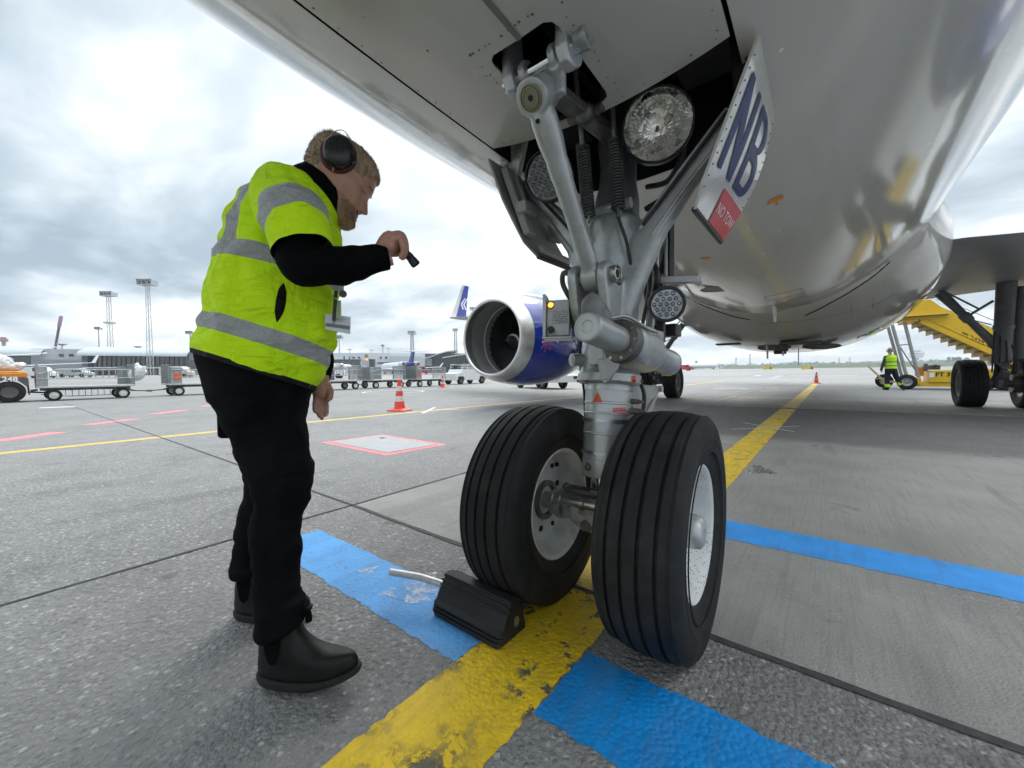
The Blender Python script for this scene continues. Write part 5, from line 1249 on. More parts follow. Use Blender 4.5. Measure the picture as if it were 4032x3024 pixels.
# trousers
TK1 = [vring(440, 715, 700, 775, .185), vring(424, 762, 688, 836, .188), vring(434, 800, 678, 846, .19), vring(440, 835, 671, 862, .19), vring(452, 868, 668, 884, .182)]
mb = MB(); C_, A_, B_ = loft(TK1, 6, 80)
def cring(C_, A_, B_, n, amp, f, seed, e=1.0):
    R = []
    for i in range(len(C_)):
        row = []
        for j in range(n):
            a = 2*PI*j/n; ca, sa = cos(a), sin(a); q = C_[i]+A_[i]*math.copysign(abs(ca)**e, ca)+B_[i]*math.copysign(abs(sa)**e, sa); o = (A_[i].normalized()*ca+B_[i].normalized()*sa)
            row.append(q+o*(amp*nz(q, f, seed)+amp*.45*nz(q, (f[0]*2.5, f[1]*2.5, f[2]*2.5), seed+3)))
        R.append(row)
    return R
mb.rings(cring(C_, A_, B_, 72, .007, (9, 9, 9), 2))
NL = [(446, 850, 668, 868, .105, 1.235), (476, 905, 666, 912, .103, 1.215), (503, 958, 668, 958, .096, 1.195), (520, 1005, 677, 1003, .090, 1.18), (535, 1045, 680, 1034, .083, 1.17), (544, 1085, 668, 1078, .074, 1.155), (541, 1130, 656, 1126, .070, 1.145), (540, 1190, 651, 1186, .066, 1.13), (545, 1250, 651, 1246, .063, 1.12), (548, 1278, 652, 1272, .062, 1.116)]
HN, HF = at(571, 1470, axis=2, val=.02), Vector((-1.03, -.845, 0)); HN.z = 0
def cuff(heel, ang, z, r, tilt=.016):
    c = heel+Vector((cos(ang), sin(ang), 0))*.050+Zd*z; rh = c-CAMPOS; rh.z = 0; rh.normalize(); F_ = Vector((rh.y, -rh.x, 0)); return c, F_*r+Zd*tilt, rh*r*.98
C_, A_, B_ = loft([vring(*k[:5], dep=k[5]) for k in NL]+[cuff(HN, .645, .245, .063, .004), cuff(HN, .645, .205, .066, .012), cuff(HN, .645, .180, .064, .018), cuff(HN, .645, .170, .056, .018)], 7, 56); mb.rings(cring(C_, A_, B_, 56, .010, (8, 8, 24), 7))
FL = [(470, 850, 660, 868, .10, 1.42), (490, 905, 655, 912, .10, 1.44), (505, 960, 640, 960, .095, 1.46), (524, 1010, 640, 1008, .088, 1.47), (529, 1045, 632, 1042, .08, 1.48), (520, 1085, 620, 1082, .072, 1.49), (509, 1130, 606, 1128, .068, 1.49), (503, 1180, 598, 1178, .065, 1.49), (498, 1208, 595, 1206, .062, 1.489)]
C_, A_, B_ = loft([vring(*k[:5], dep=k[5]) for k in FL]+[cuff(HF, .60, .205, .066, .012), cuff(HF, .60, .18, .065, .014), cuff(HF, .60, .166, .056, .016)], 7, 56); mb.rings(cring(C_, A_, B_, 56, .010, (8, 8, 24), 17))
obj('trousers', remesh(mb, .0065, 1), M_DENIM, MAN, smooth=80)
mb = MB(); q = atm(490, 905, depth=1.40); mb.box(q, (.045, .05, .13), Matrix.Rotation(YAW, 3, 'Z')); obj('pouch', mb, M_BLK_CLOTH, MAN, bevel=.014, seg=3)
# boots
t = NT('boot_leather'); M_BOOT = t.set(col=t.ramp(t.noise(11, 5, .6), (.3, (.003, .0032, .003)), (.7, (.007, .0072, .007))), rough=t.math('ADD', .38, t.math('MULTIPLY', t.noise(8, 5), .2)), normal=t.bump(t.math('ADD', t.noise(22, 4, .6), t.math('MULTIPLY', t.noise(240, 3), .2)), .22, .006), spec=.3)
M_SOLE = mat('boot_sole', (.012, .012, .012), .7, var=.3, vs=30, bump=.3)
def boot(heel, ang):
    heel = Vector(heel); d = Vector((cos(ang), sin(ang), 0)); w = Vector((-sin(ang), cos(ang), 0)); n = 56
    def ring(z, s0, s1, hw, hf, toe=.0, zt=0):
        row = []
        for j in range(n):
            a = 2*PI*j/n; c, s_ = cos(a), sin(a); L = (s1-s0)/2; m = (s0+s1)/2
            x = m+L*math.copysign(abs(c)**.82, c); f = (x-s0)/max(1e-6, (s1-s0)); wid = hw*(.80+.20*min(1, f*2)) if f < .5 else hw*(1-.0*(f-.5)); wid = hw*(.82+.18*sin(min(1, f*1.45)*PI/2)) - hf*max(0, f-.8)
            row.append(heel+d*x+w*(wid*math.copysign(abs(s_)**.9, s_))+Zd*(z+zt*max(0, f-.62)**1.5))
        return [heel+(q-heel)*.93 for q in row]
    up_ = [ring(.026, -.012, .288, .0485, .03, zt=.09), ring(.036, -.015, .291, .0505, .03, zt=.09), ring(.052, -.016, .288, .0505, .03, zt=.10), ring(.068, -.015, .278, .049, .035, zt=.09), ring(.082, -.013, .255, .0475, .03, zt=.06), ring(.095, -.012, .215, .046, .01), ring(.108, -.011, .178, .0445, 0), ring(.125, -.010, .150, .043, 0), ring(.145, -.004, .126, .041, 0), ring(.175, -.002, .116, .041, 0), ring(.195, -.002, .112, .041, 0)]
    mb = MB(); mb.rings(up_); b = obj('boot', mb, M_BOOT, MAN, smooth=80, sub=1)
    so_ = [ring(.0, -.014, .262, .047, .03, zt=.12), ring(.012, -.020, .296, .0535, .03, zt=.10), ring(.024, -.021, .300, .0545, .03, zt=.10), ring(.030, -.019, .298, .0535, .03, zt=.10), ring(.031, -.012, .285, .046, .03, zt=.10)]
    mb = MB(); mb.rings(so_); obj('sole', mb, M_SOLE, b, smooth=50)
    for s in (1, -1):                            # elastic side panel and pull tabs
        mb = MB(); rows = []
        for z, x0, x1 in ((.082, .052, .060), (.095, .040, .070), (.115, .033, .076), (.15, .029, .079), (.19, .027, .080)):
            rows.append([heel+(d*x+w*(s*(.0465 if z < .1 else .0446 if z < .13 else .0432))+Zd*z)*.93 for x in (x0, (x0+x1)/2, x1)])
        mb.rings(rows, False); obj('elastic_panel', mb, M_BLK_CLOTH, b, fixn=False)
    mb = MB(); mb.tube([heel+d*.108+Zd*.175, heel+d*.118+Zd*.198, heel+d*.130+Zd*.196, heel+d*.132+Zd*.172], .009, 8, smooth=4); obj('pull_tab', mb, M_BLK_CLOTH, b)
boot(at(571, 1470, axis=2, val=.02), .665-.02); boot((-1.03, -.845, 0), .60)

# head and neck: profile lengths in metres, measured along the face axis (f) and the crown axis (u)
HC = srm(1150+520/2.552, 500+560/2.552, depth=1.30); TL = .412
hf = Fd*cos(TL)-Zd*sin(TL); hu = Fd*sin(TL)+Zd*cos(TL); hs_ = Dd
k_ = .327e-3
HK = [(-425, 70, 185, 62), (-405, 40, 220, 96), (-367, 0, 246, 138), (-330, -35, 244, 160), (-290, -70, 240, 176), (-270, -85, 230, 182), (-243, -110, 234, 188), (-207, -150, 238, 196), (-170, -195, 256, 204), (-140, -240, 260, 212), (-100, -300, 264, 222), (-69, -335, 268, 228), (-35, -368, 268, 234), (0, -385, 264, 238), (39, -392, 282, 240), (80, -396, 288, 242), (113, -396, 284, 242), (170, -392, 278, 240), (220, -384, 268, 234), (270, -366, 236, 222), (310, -340, 180, 196), (340, -312, 110, 164), (360, -270, 40, 120), (372, -200, -40, 60)]
def headpt(u, a, add=0):
    i = 0
    while i < len(HK)-2 and HK[i+1][0] < u: i += 1
    A0_, B0_ = HK[i], HK[i+1]; t_ = min(1, max(0, (u-A0_[0])/(B0_[0]-A0_[0]))); b0, f0, w0 = [A0_[q]+(B0_[q]-A0_[q])*t_ for q in (1, 2, 3)]
    m = (b0+f0)/2; L = (f0-b0)/2; ca, sa = cos(a), sin(a); e = .86
    x = m+L*math.copysign(abs(ca)**e, ca); y = w0*math.copysign(abs(sa)**(.92), sa)
    aa = abs(a if a <= PI else a-2*PI)
    g = lambda c, s: math.exp(-((c)/s)**2)
    fr = 0
    # nose, brows, eye hollows, cheek, lips, chin
    nose = 80*max(0, min(1, (u+205)/16))*(1 if u < -190 else max(0, 1-(u+190)/150)**1.05) if u < -40 else 8*g(u+30, 25)
    fr += nose*g(aa, .15+.05*g(u+185, 40)); fr += 22*g(aa-.33, .14)*g(u+192, 20)
    fr += -26*g(aa-.52, .22)*g(u+22, 30); fr += 12*g(aa-.5, .18)*g(u+24, 13)
    fr += 14*g(aa-.45, .3)*g(u-42, 18); fr += 14*g(aa-.85, .25)*g(u+95, 45)
    fr += 12*g(aa, .30)*g(u+240, 12); fr += -11*g(aa, .36)*g(u+262, 8); fr += 11*g(aa, .27)*g(u+281, 11); fr += -8*g(aa, .4)*g(u+305, 14); fr += 9*g(aa, .4)*g(u+350, 28)
    x += fr+add*ca; y += add*sa*1.0
    return HC+hf*(x*k_)+hu*((u+add*.0)*k_)+hs_*(y*k_)
us = sorted(set([-425, -415]+list(range(-405, 372, 8))+[372])); NH = 112
hd = MB(); hd.rings([[headpt(u, 2*PI*j/NH) for j in range(NH)] for u in us])
nb = atm(668, 420, depth=1.31)
hd.tube([HC+hf*(-150*k_)+hu*(-60*k_), HC+hf*(-140*k_)+hu*(-190*k_), nb+Zd*.02, nb-Zd*.06], [.062, .06, .064, .075], 28)
ear = MB()
for s in (1, -1): ear.ball(HC+hf*(-120*k_)+hu*(20*k_)+hs_*(s*238*k_), (.017, .008, .030), 14, 10, Matrix.Rotation(0, 3, 'Z'))
bd = MB(); J = bd.join
sh1, sh2 = atm(625, 440, depth=1.15), atm(655, 445, depth=1.52); pel = atm(560, 830, depth=1.32); chest = atm(610, 520, depth=1.32)
bd.tube([pel-Zd*.05, pel, atm(585, 650, depth=1.32), chest, atm(640, 430, depth=1.31), nb], [.13, .15, .14, .15, .11, .06], 24)
bd.tube([sh2, (sh1+sh2)/2, sh1], .055, 16)
bd.tube([sh1, atm(646, 565, depth=1.03), atm(740, 571, depth=1.055), atm(832, 560, depth=1.086), atm(846, 556, depth=1.087)], [.045, .042, .038, .024, .025], 16)
bd.tube([sh2, atm(680, 600, depth=1.59), atm(692, 760, depth=1.52), atm(693, 826, depth=1.465), atm(693, 838, depth=1.46)], [.045, .04, .034, .024, .026], 16)
bd.tube([atm(560, 850, depth=1.24), atm(605, 1010, depth=1.21), atm(597, 1200, depth=1.19), atm(608, 1380, depth=1.18)], [.085, .062, .05, .042], 16)
bd.tube([atm(560, 850, depth=1.42), atm(580, 1030, depth=1.475), atm(548, 1180, depth=1.49), atm(540, 1275, depth=1.49)], [.085, .06, .05, .042], 16)
body = remesh(bd, .012, 2)
hdr = MB(); hdr.join(hd); hdr.join(ear); hdr = remesh(hdr, .0032, 1)
# hands: palm, four fingers of unequal length, thumb
Ch = lambda x, y, d=0: srm(1150+x/2.552, 500+y/2.552, depth=1.088+d)
hn = MB()
hn.tube([Ch(880, 1275), Ch(920, 1235), Ch(960, 1185), Ch(1000, 1140), Ch(1035, 1110)], [.0255, .028, .031, .031, .026], 20)
hn.ball(Ch(960, 1180, -.012), (.028, .02, .026)); hn.ball(Ch(1000, 1130, .014), (.028, .022, .024))
for i, (dd, s, b) in enumerate(((-.027, .86, (0, 26)), (-.009, 1.0, (0, 6)), (.010, 1.05, (4, -6)), (.029, .98, (10, -4)))):
    o = lambda x, y, q=0: Ch(1000+(x-1000)*s+b[0], 1100+(y-1100)*s+b[1], dd+q)
    hn.tube([o(985, 1105), o(1050, 1082), o(1095, 1092), o(1122, 1140), o(1135, 1200), o(1134, 1258, .004), o(1112, 1305, .008), o(1088, 1312, .010)], [.013, .0108, .0100, .0097, .0092, .0088, .0082, .0062], 14, smooth=3)
hn.tube([Ch(930, 1230, .03), Ch(985, 1262, .036), Ch(1045, 1270, .034), Ch(1090, 1252, .03), Ch(1118, 1235, .024)], [.014, .0125, .011, .0105, .007], 14, smooth=3)
hr = remesh(hn, .0024, 2)
Cl = lambda x, y, d=0: srm(1200+x/2.5525, 1050+y/2.5525, depth=1.455+d)
hn = MB()
hn.tube([Cl(170, 1090), Cl(168, 1150), Cl(172, 1210), Cl(170, 1270), Cl(160, 1310)], [.024, .028, .033, .034, .028], 20)
for i, (p0, p1, p2, p3, dd) in enumerate((((118, 1300), (108, 1370), (104, 1430), (110, 1466), -.008), ((142, 1310), (140, 1400), (142, 1470), (150, 1510), -.004), ((172, 1310), (172, 1410), (172, 1490), (172, 1535), 0), ((202, 1300), (212, 1395), (214, 1460), (210, 1500), .004))):
    hn.tube([Cl(*p0, dd), Cl(*p1, dd-.006), Cl(*p2, dd-.012), Cl(*p3, dd-.022)], [.0122, .0108, .0098, .0072], 14, smooth=4)
hn.tube([Cl(215, 1180, -.01), Cl(250, 1250, -.016), Cl(252, 1310, -.024), Cl(228, 1350, -.03)], [.0165, .0145, .0122, .0085], 14, smooth=4)
hl = remesh(hn, .0026, 2)
pb = MB(); pb.join(body); pb.join(hdr); pb.join(hr); pb.join(hl)
obj('body', pb, M_SKIN, MAN, smooth=80)
# hair: a short cap with an uneven edge, tufts standing up on top; beard round the jaw
def tuft(mb, p, d, L, w):
    u, v = frame(d); mb.add([p-u*w, p+u*w, p+d*L], [(0, 1, 2)]); mb.add([p-v*w, p+v*w, p+d*L*.9], [(0, 1, 2)])
hb = MB(); rows = []
hmap = []
for u in [q for q in us if q > -120]:
    row = []
    for j in range(NH):
        a = 2*PI*j/NH; aa = abs(a if a <= PI else a-2*PI)
        line = 150-95*max(0, min(1, (aa-.45)/.5))-0*aa if aa < 1.25 else (55-150*max(0, min(1, (aa-1.6)/.8)))
        line += 14*math.sin(aa*17)+8*math.sin(aa*31)
        th = max(0, min(1, (u-line)/22)); thick = -22+th*((40 if u > 180 else 30)+(14*max(0, cos(a)) if u > 190 else 0))
        row.append(headpt(u, a, thick)+hu*((18*th if u > 300 else 0)*k_))
    rows.append(row)
hb.rings(rows, True, (False, True))
for i in range(2600):
    u = random.uniform(-60, 372); a = random.uniform(0, 2*PI); aa = abs(a if a <= PI else a-2*PI)
    line = 165-95*max(0, min(1, (aa-.45)/.5)) if aa < 1.25 else (60-150*max(0, min(1, (aa-1.6)/.8)))
    if u < line: continue
    top = max(0, (u-150)/220); p = headpt(u, a, 8+8*top); c = HC+hu*(60*k_); d = (p-c).normalized()
    d = (d+hu*(.5*top)+hf*(.25+.35*top)+Vector((random.uniform(-.3, .3), random.uniform(-.3, .3), random.uniform(-.3, .3)))).normalized() if u > 120 else (d*.5-hu+hf*-.2).normalized()
    tuft(hb, p, d, random.uniform(.007, .015)*(.6+1.0*top), .0009)
obj('hair', hb, M_HAIR, MAN, smooth=80, fixn=False)
bb = MB(); rows = []
for u in [q for q in us if q < -170]:
    row = []
    for j in range(NH):
        a = 2*PI*j/NH; aa = abs(a if a <= PI else a-2*PI)
        edge = -272 if aa < .34 else (-225-20*sin(aa*3) if aa < .55 else -225+max(0, (aa-.55))*70)
        th = max(0, min(1, (edge+8*sin(aa*23)-u)/30)); lip = 1 if not (aa < .34 and -292 < u < -255) else 0
        row.append(headpt(u, a, -16+th*lip*(20+8*max(0, min(1, (-300-u)/80)))) - hu*(10*th*k_ if u < -380 else 0))
    rows.append(row)
bb.rings(rows, True, (True, False))
for i in range(1500):
    u = random.uniform(-425, -215); a = random.uniform(-1.5, 1.5); aa = abs(a)
    if u > (-262 if aa < .34 else -232+max(0, aa-.55)*70): continue
    p = headpt(u, a % (2*PI), 8); d = ((p-HC).normalized()*.5-hu*.8+hf*.3+Vector((random.uniform(-.4, .4), random.uniform(-.4, .4), random.uniform(-.4, .4)))).normalized(); tuft(bb, p, d, random.uniform(.004, .009), .0007)
for i in range(260):                              # moustache and eyebrows
    a = random.uniform(-.38, .38); p = headpt(random.uniform(-238, -214), a % (2*PI), 2); tuft(bb, p, (-hu+hs_*math.copysign(.5, a)+hf*.3).normalized(), .006, .0006)
for i in range(120):
    a = random.choice((-1, 1))*random.uniform(.28, .62); p = headpt(random.uniform(36, 50), a % (2*PI), 1); tuft(bb, p, (hs_*math.copysign(1, a)+hf*.3).normalized(), .006, .0006)
obj('beard', bb, M_BEARD, MAN, smooth=80, fixn=False)
ey = MB()                                        # lowered lids with a dark lash line
for s in (1, -1):
    P = [headpt(-34-10*abs(q-.5), ((s*(.40+.26*q)) % (2*PI)), 2.5) for q in (0, .25, .5, .75, 1)]; ey.tube(P, .0011, 6)
objsplit('lash_line', ey, mat('lash_dark', (.05, .025, .018), .6), MAN)
# ear defenders
M_EM = mat('earmuff_black', (.014, .016, .015), .28, var=.2, vs=20)
ec = HC+hf*(-100*k_)+hu*(125*k_); EM = None
for s in (-1, 1):
    nrm = hs_*s; c = ec+nrm*(262*k_); mb = MB(); prf = ((-.006, .040), (.0, .047), (.010, .050), (.020, .049), (.028, .043), (.033, .030), (.035, .012), (.035, .001)); rows = []
    for d, r in prf: rows.append([c+nrm*d+hf*(r*.90*cos(a))+hu*(r*1.06*sin(a)) for a in [2*PI*i/48 for i in range(48)]])
    mb.rings(rows); cup = obj('ear_cup', mb, M_EM, MAN, smooth=60)
    if EM is None: EM = cup
    mb = MB(); mb.tube([c-nrm*.008+hf*(.046*cos(a))+hu*(.052*sin(a)) for a in [2*PI*i/40 for i in range(41)]], .0085, 10); obj('cushion', mb, mat('cushion_dark_red', (.075, .008, .012), .5), cup)
    mb = MB(); wr = []
    wr.append([c+nrm*.012+hf*-.038+hu*.03, c+nrm*.018+hf*-.03+hu*.052, c+hu*.072+hf*-.01+nrm*.006, HC+hu*(330*k_)+hf*(-25*k_)+nrm*(150*k_), HC+hu*(392*k_)+hf*(5*k_)+nrm*(40*k_)])
    wr.append([c+nrm*.014+hf*.046+hu*-.004, c+nrm*.010+hf*.060+hu*.018, c+hf*.066+hu*.045-nrm*.002, HC+hu*(320*k_)+hf*(95*k_)+nrm*(165*k_), HC+hu*(380*k_)+hf*(60*k_)+nrm*(40*k_)])
    for w_ in wr: mb.tube(w_, .0014, 6, smooth=6)
    objsplit('wire', mb, M_PIPE, cup)
mb = MB(); mb.tube([HC+hu*((372-abs(q)*.16)*k_)+hf*(30*k_)+hs_*(q*k_) for q in (-150, -100, -50, 0, 50, 100, 150)], .0085, 10, smooth=4); obj('headband', mb, M_EM, MAN)
mb = MB(); mb.tube([ec-hs_*(262*k_+.014)+hf*.046+hu*-.014, ec-hs_*(262*k_+.012)+hf*.054+hu*.004], .005, 8); obj('wire_clip', mb, M_EM, EM)
mb = MB(); mb.tube([atm(603, 379, depth=1.29), atm(612, 375, depth=1.28), atm(622, 374, depth=1.28), atm(630, 377, depth=1.28)], .002, 6, smooth=4); obj('neck_cord', mb, M_GREASE, MAN)
# torch, badge, pen
TR = thing('torch', 'small black metal torch held in the fist of the man in the hi-vis vest', 'torch', Ch(1150, 1250, .01))
t0, t1 = Ch(1095, 1195, .012), Ch(1245, 1385, .004); dt_ = (t1-t0).normalized()
L_ = (t1-t0).length; mb = MB(); mb.lathe(t0, dt_, ((0, .008), (.002, .0095), (L_*.5, .0098), (L_*.52, .0125), (L_*.66, .0125), (L_*.68, .0108), (L_*.72, .0135), (L_*.98, .0145), (L_, .0145), (L_, .0125), (L_-.004, .0115), (L_-.004, .001)), 24); obj('barrel', mb, mat('torch_black', (.03, .03, .032), .4, metal=.3), TR, smooth=35)
mb = MB(); mb.ball(t0+dt_*(L_*.60)+Zd*.0125, .004, 10, 6); obj('switch', mb, M_BLACK, TR)
Cb = lambda x, y, d=0: srm(1200+x/2.5525, 1050+y/2.5525, depth=1.17+d)
BG = thing('id_badge', 'clear plastic identity card with a grey stripe clipped to the front of the hi-vis vest', 'id badge', Cb(330, 560))
t = NT('card_print'); M_CARD = mat('card_white', (.62, .65, .68), .2, var=.06); mb = MB()
a_, b_, c_, d_ = Cb(205, 468, .01), Cb(462, 505, .01), Cb(458, 678, .01), Cb(203, 628, .01); bk = Dd*.003
mb.prism([a_, b_, c_, d_], bk); obj('card', mb, M_CARD, BG, bevel=.001)
L2 = lambda u, v: a_+(b_-a_)*u+(d_-a_)*v-Dd*.0012
mb = MB(); mb.add([L2(.03, .60), L2(.97, .60), L2(.97, .82), L2(.03, .82)], [(0, 1, 2, 3)]); obj('stripe', mb, mat('stripe_grey', (.17, .17, .175), .3), BG, fixn=False)
for k in range(3):
    mb = MB(); mb.add([L2(.40, .18+.09*k), L2(.86-.1*k, .18+.09*k), L2(.86-.1*k, .21+.09*k), L2(.40, .21+.09*k)], [(0, 1, 2, 3)]); obj('print_line', mb, MATS['stripe_grey'], BG, fixn=False)
mb = MB(); mb.box(Cb(345, 430), (.012, .004, .055), Matrix.Rotation(YAW, 3, 'Z')); obj('strap', mb, mat('strap_clear', (.55, .62, .45), .3), BG)
mb = MB(); mb.cyl(Cb(385, 275), Cb(385, 275)-Dd*.010, .0115, .010); obj('reel', mb, mat('reel_grey', (.12, .12, .12), .35), BG)
PEN = thing('pen', 'black ballpoint pen clipped upright beside the identity card', 'pen', Cb(300, 400, -.012))
mb = MB(); mb.tube([Cb(315, 245, -.012), Cb(308, 330, -.012), Cb(297, 470, -.012), Cb(292, 545, -.012)], .0052, 12); obj('pen_barrel', mb, M_BLACK, PEN)
mb = MB(); e0, e1 = Cb(292, 545, -.012), Cb(288, 580, -.012); mb.cyl(e0, e1, .0045, .0012, 12); obj('tip', mb, M_PIPE, PEN)
mb = MB(); mb.cyl(Cb(309, 318, -.012), Cb(308, 328, -.012), .0058); obj('ring', mb, M_PIPE, PEN)
# ---------------------------------------------------------------- traffic cones
M_CONE = mat('cone_red', (.70, .055, .03), .42, var=.1, dirt=.25, dcol=(.2, .05, .04), ds=9)
M_CONEW = mat('cone_white', (.62, .61, .58), .4, var=.12, vs=14, dirt=.4, dcol=(.3, .29, .27), ds=12)
def make_cone(label, loc, sc=1.0, mw=None):
    c = thing('traffic_cone', label, 'traffic cone', loc, .3, 'cones set out round the aircraft')
    b = MB(); b.rings([[Vector((w*math.copysign(min(1, abs(cos(a))*1.25), cos(a)), w*math.copysign(min(1, abs(sin(a))*1.25), sin(a)), z)) for a in [2*PI*i/32 for i in range(32)]] for z, w in ((0, .235), (.025, .24), (.035, .22), (.05, .165), (.06, .15))])
    b.lathe((0, 0, .05), (0, 0, 1), ((0, .145), (.03, .132), (.66, .042), (.70, .036), (.715, .02), (.715, .001)), 32); o = obj('cone_body', b, M_CONE, c, world=False, smooth=40)
    for z0, z1 in ((.23, .36), (.48, .60)):
        s = MB(); r = lambda z: .1325-.0143*((z-.08)/.1)+.002; s.lathe((0, 0, 0), (0, 0, 1), ((z0, r(z0)), (z1, r(z1))), 32, (False, False)); obj('sleeve', s, mw or M_CONEW, o, world=False)
    return c
CN = make_cone('red and white cone on the yellow line, nearest and largest of the cones', (-7.43, 4.50, 0))
dup(CN, (-18.65, 15.96, 0), .1, 'red and white cone beside the last baggage cart and the white tug')
make_cone('dull red cone at the far end of the yellow taxi line', (.30, 31.7, 0), 1, mat('cone_white_dull', (.36, .30, .30), .5))

# ---------------------------------------------------------------- baggage carts, tugs
M_CART = mat('cart_galvanised', (.36, .37, .375), .42, metal=.5, var=.15, vs=4, dirt=.3)
M_DECK = mat('cart_deck', (.46, .47, .47), .5, var=.1, vs=3)
M_PANEL = mat('cart_panel', (.20, .225, .225), .5, var=.15, vs=5)
M_HUBW = mat('cart_hub_white', (.62, .62, .60), .5)
M_TARP = mat('tarp_white', (.62, .63, .63), .6, var=.1, vs=4, bump=.4, bs=9, dist=.05)
def make_cart(label, loc, rz, gate_down, curtain, box_end):
    c = thing('baggage_cart', label, 'baggage cart', loc, rz, 'baggage carts in a train on the apron'); W = False; L = 2.7; hw = .72
    m = MB(); m.box((0, 0, .53), (L, 2*hw, .07)); obj('deck', m, M_DECK, c, world=W, bevel=.01)
    m = MB()
    for s in (1, -1): m.box((0, s*.35, .44), (L*.92, .07, .10))
    for x in (-.95, -.45, .75, 1.05): m.box((x, 0, .42), (.07, 1.1, .08))
    m.cyl((1.3, 0, .30), (1.95, 0, .26), .025, None, 8); m.cyl((1.95, -.05, .26), (1.95, .05, .26), .05, None, 10); m.beam((-1.3, 0, .42), (-1.48, 0, .40), .08, .08)
    for s in (1, -1): m.beam((1.05, s*.4, .4), (1.4, 0, .30), .05, .05)
    obj('chassis', m, M_GREASE, c, world=W)
    for x in (-.92, .98):
        for s in (1, -1):
            w = MB(); w.lathe((x, s*.62-.07, .215), (0, 1, 0), ((0, .13), (0, .19), (.02, .212), (.12, .212), (.14, .19), (.14, .13)), 24, (False, False)); o = obj('wheel', w, M_RUBBER, c, world=W, smooth=40)
            h = MB(); h.lathe((x, s*.62, .215), (0, s, 0), ((-.06, .13), (.055, .128), (.05, .10), (.06, .05), (.085, .045), (.085, .001)), 18); obj('hub', h, M_HUBW, o, world=W)
    for x, hh in ((-L/2+.03, 1.36), (L/2-.03, 1.42)):
        m = MB()
        for y in (-hw+.03, hw-.03): m.box((x, y, (hh+.53)/2), (.05, .05, hh-.53))
        m.box((x, 0, hh), (.05, 2*hw, .05))
        for k in range(9): m.box((x, -hw+.15+k*.145, (hh+.56)/2), (.022, .06, hh-.60))
        o = obj('end_rack', m, M_PANEL if x > 0 else M_CART, c, world=W)
    if box_end:
        m = MB(); m.box((L/2-.28, 0, .93), (.42, 2*hw-.04, .78)); o = obj('locker', m, M_CART, c, world=W, bevel=.02)
        m = MB(); m.box((L/2-.32, hw, .88), (.26, .03, .24)); obj('reflector', m, mat('reflector_orange', (.72, .12, .05), .4), o, world=W)
    else:
        m = MB(); m.box((-L/2+.17, 0, .92), (.24, 2*hw-.02, .80)); o = obj('locker', m, M_CART, c, world=W, bevel=.02)
        m = MB(); m.box((-L/2+.02, hw-.1, .85), (.05, .18, .30)); obj('reflector', m, M_REDP, o, world=W)
    if curtain:
        m = MB(); m.box((-.05 if curtain > 1 else L/2-.2, hw-.02, .98), (.85 if curtain > 1 else .34, .03, .80)); o = obj('curtain', m, M_PANEL, c, world=W)
        if curtain > 1: m = MB(); [m.box((-.05+.09*k-.4, hw, .98), (.02, .02, .78)) for k in range(10)]; obj('curtain_rib', m, M_CART, o, world=W)
    for s in (1, -1):
        m = MB(); dz = 0 if not (gate_down and s > 0) else 0
        P = [(-L/2+.06, 1.02), (-L/2+.55, 1.20), (L/2-.1, 1.20)]
        for a, b in zip(P, P[1:]): m.tube([(a[0], s*hw, a[1]), (b[0], s*hw, b[1])], .02, 6)
        m.tube([(-L/2+.05, s*hw, .86), (L/2-.05, s*hw, .86)], .018, 6)
        for k in range(13):
            x = -L/2+.2+k*.19; m.tube([(x, s*hw, .86), (x, s*hw, 1.03+max(0, min(.17, (x+L/2-.06)*.367-.0)))], .012, 5)
        obj('side_rail', m, M_CART, c, world=W)
        if gate_down and s > 0:
            m = MB(); m.tube([(-L/2+.15, hw+.04, .47), (L/2-.1, hw+.04, .47)], .018, 6); m.tube([(-L/2+.15, hw+.05, .22), (-L/2+.9, hw+.06, .12), (L/2-.1, hw+.06, .12)], .018, 6)
            for k in range(13): x = -L/2+.25+k*.185; m.tube([(x, hw+.05, .47), (x, hw+.06, .13 if k > 3 else .2)], .011, 5)
            obj('side_gate', m, M_CART, c, world=W)
    return c
H = PI/2
def bag(loc, size, seed, label, rz=0):
    m = MB(); m.ball((0, 0, size[2]), size, 56, 36); out = []
    for q in m.v: k = 1+.35*mnoise.noise(q*3.2+Vector((seed, 0, 0)))+.30*abs(mnoise.noise(q*7+Vector((seed, 3, 0))))-.12+.10*mnoise.noise(q*18+Vector((seed, 3, 0))); out.append(Vector((q.x*k, q.y*k, q.z*k)))
    m.v = out; o = obj('tarpaulin', m, M_TARP, smooth=80); o.location = loc; o.rotation_euler = (0, 0, rz); return tag(o, label, 'tarpaulin')
make_cart('baggage cart with its side gate hanging down, coupled behind the orange tug', (-23.1, .62, 0), H, True, 1, False)
bag((-23.0, 2.12, .72), (.22, .30, .33), 4, 'white tarpaulin hanging over the end rack of the cart behind the orange tug')
make_cart('baggage cart with a grey locker, half hidden behind the man in the vest', (-23.3, 4.45, 0), -H, False, 0, True)
make_cart('baggage cart with a wide ribbed curtain and white bags, just right of the vest', (-22.2, 10.6, 0), H, False, 2, False)
make_cart('baggage cart with an orange reflector in the middle of the distant train', (-22.3, 13.95, 0), H, False, 2, False)
make_cart('short empty baggage cart coupled next to the white tug', (-21.8, 17.1, 0), -H, False, 0, True)
bag((-22.2, 10.9, 1.22), (.75, .55, .16), 7, 'crumpled white tarpaulin lying on top of the cart right of the vest', H)
M_TUGO = mat('tug_orange', (.72, .25, .02), .35, var=.06); M_TUGG = mat('tug_grey', (.085, .083, .085), .45, var=.1)
tg = thing('baggage_tug', 'orange and dark grey baggage tug numbered 248 at the left edge', 'baggage tug', (-23.2, -2.43, 0), H)
def P2(x, z, y): return Vector((x, y, z))
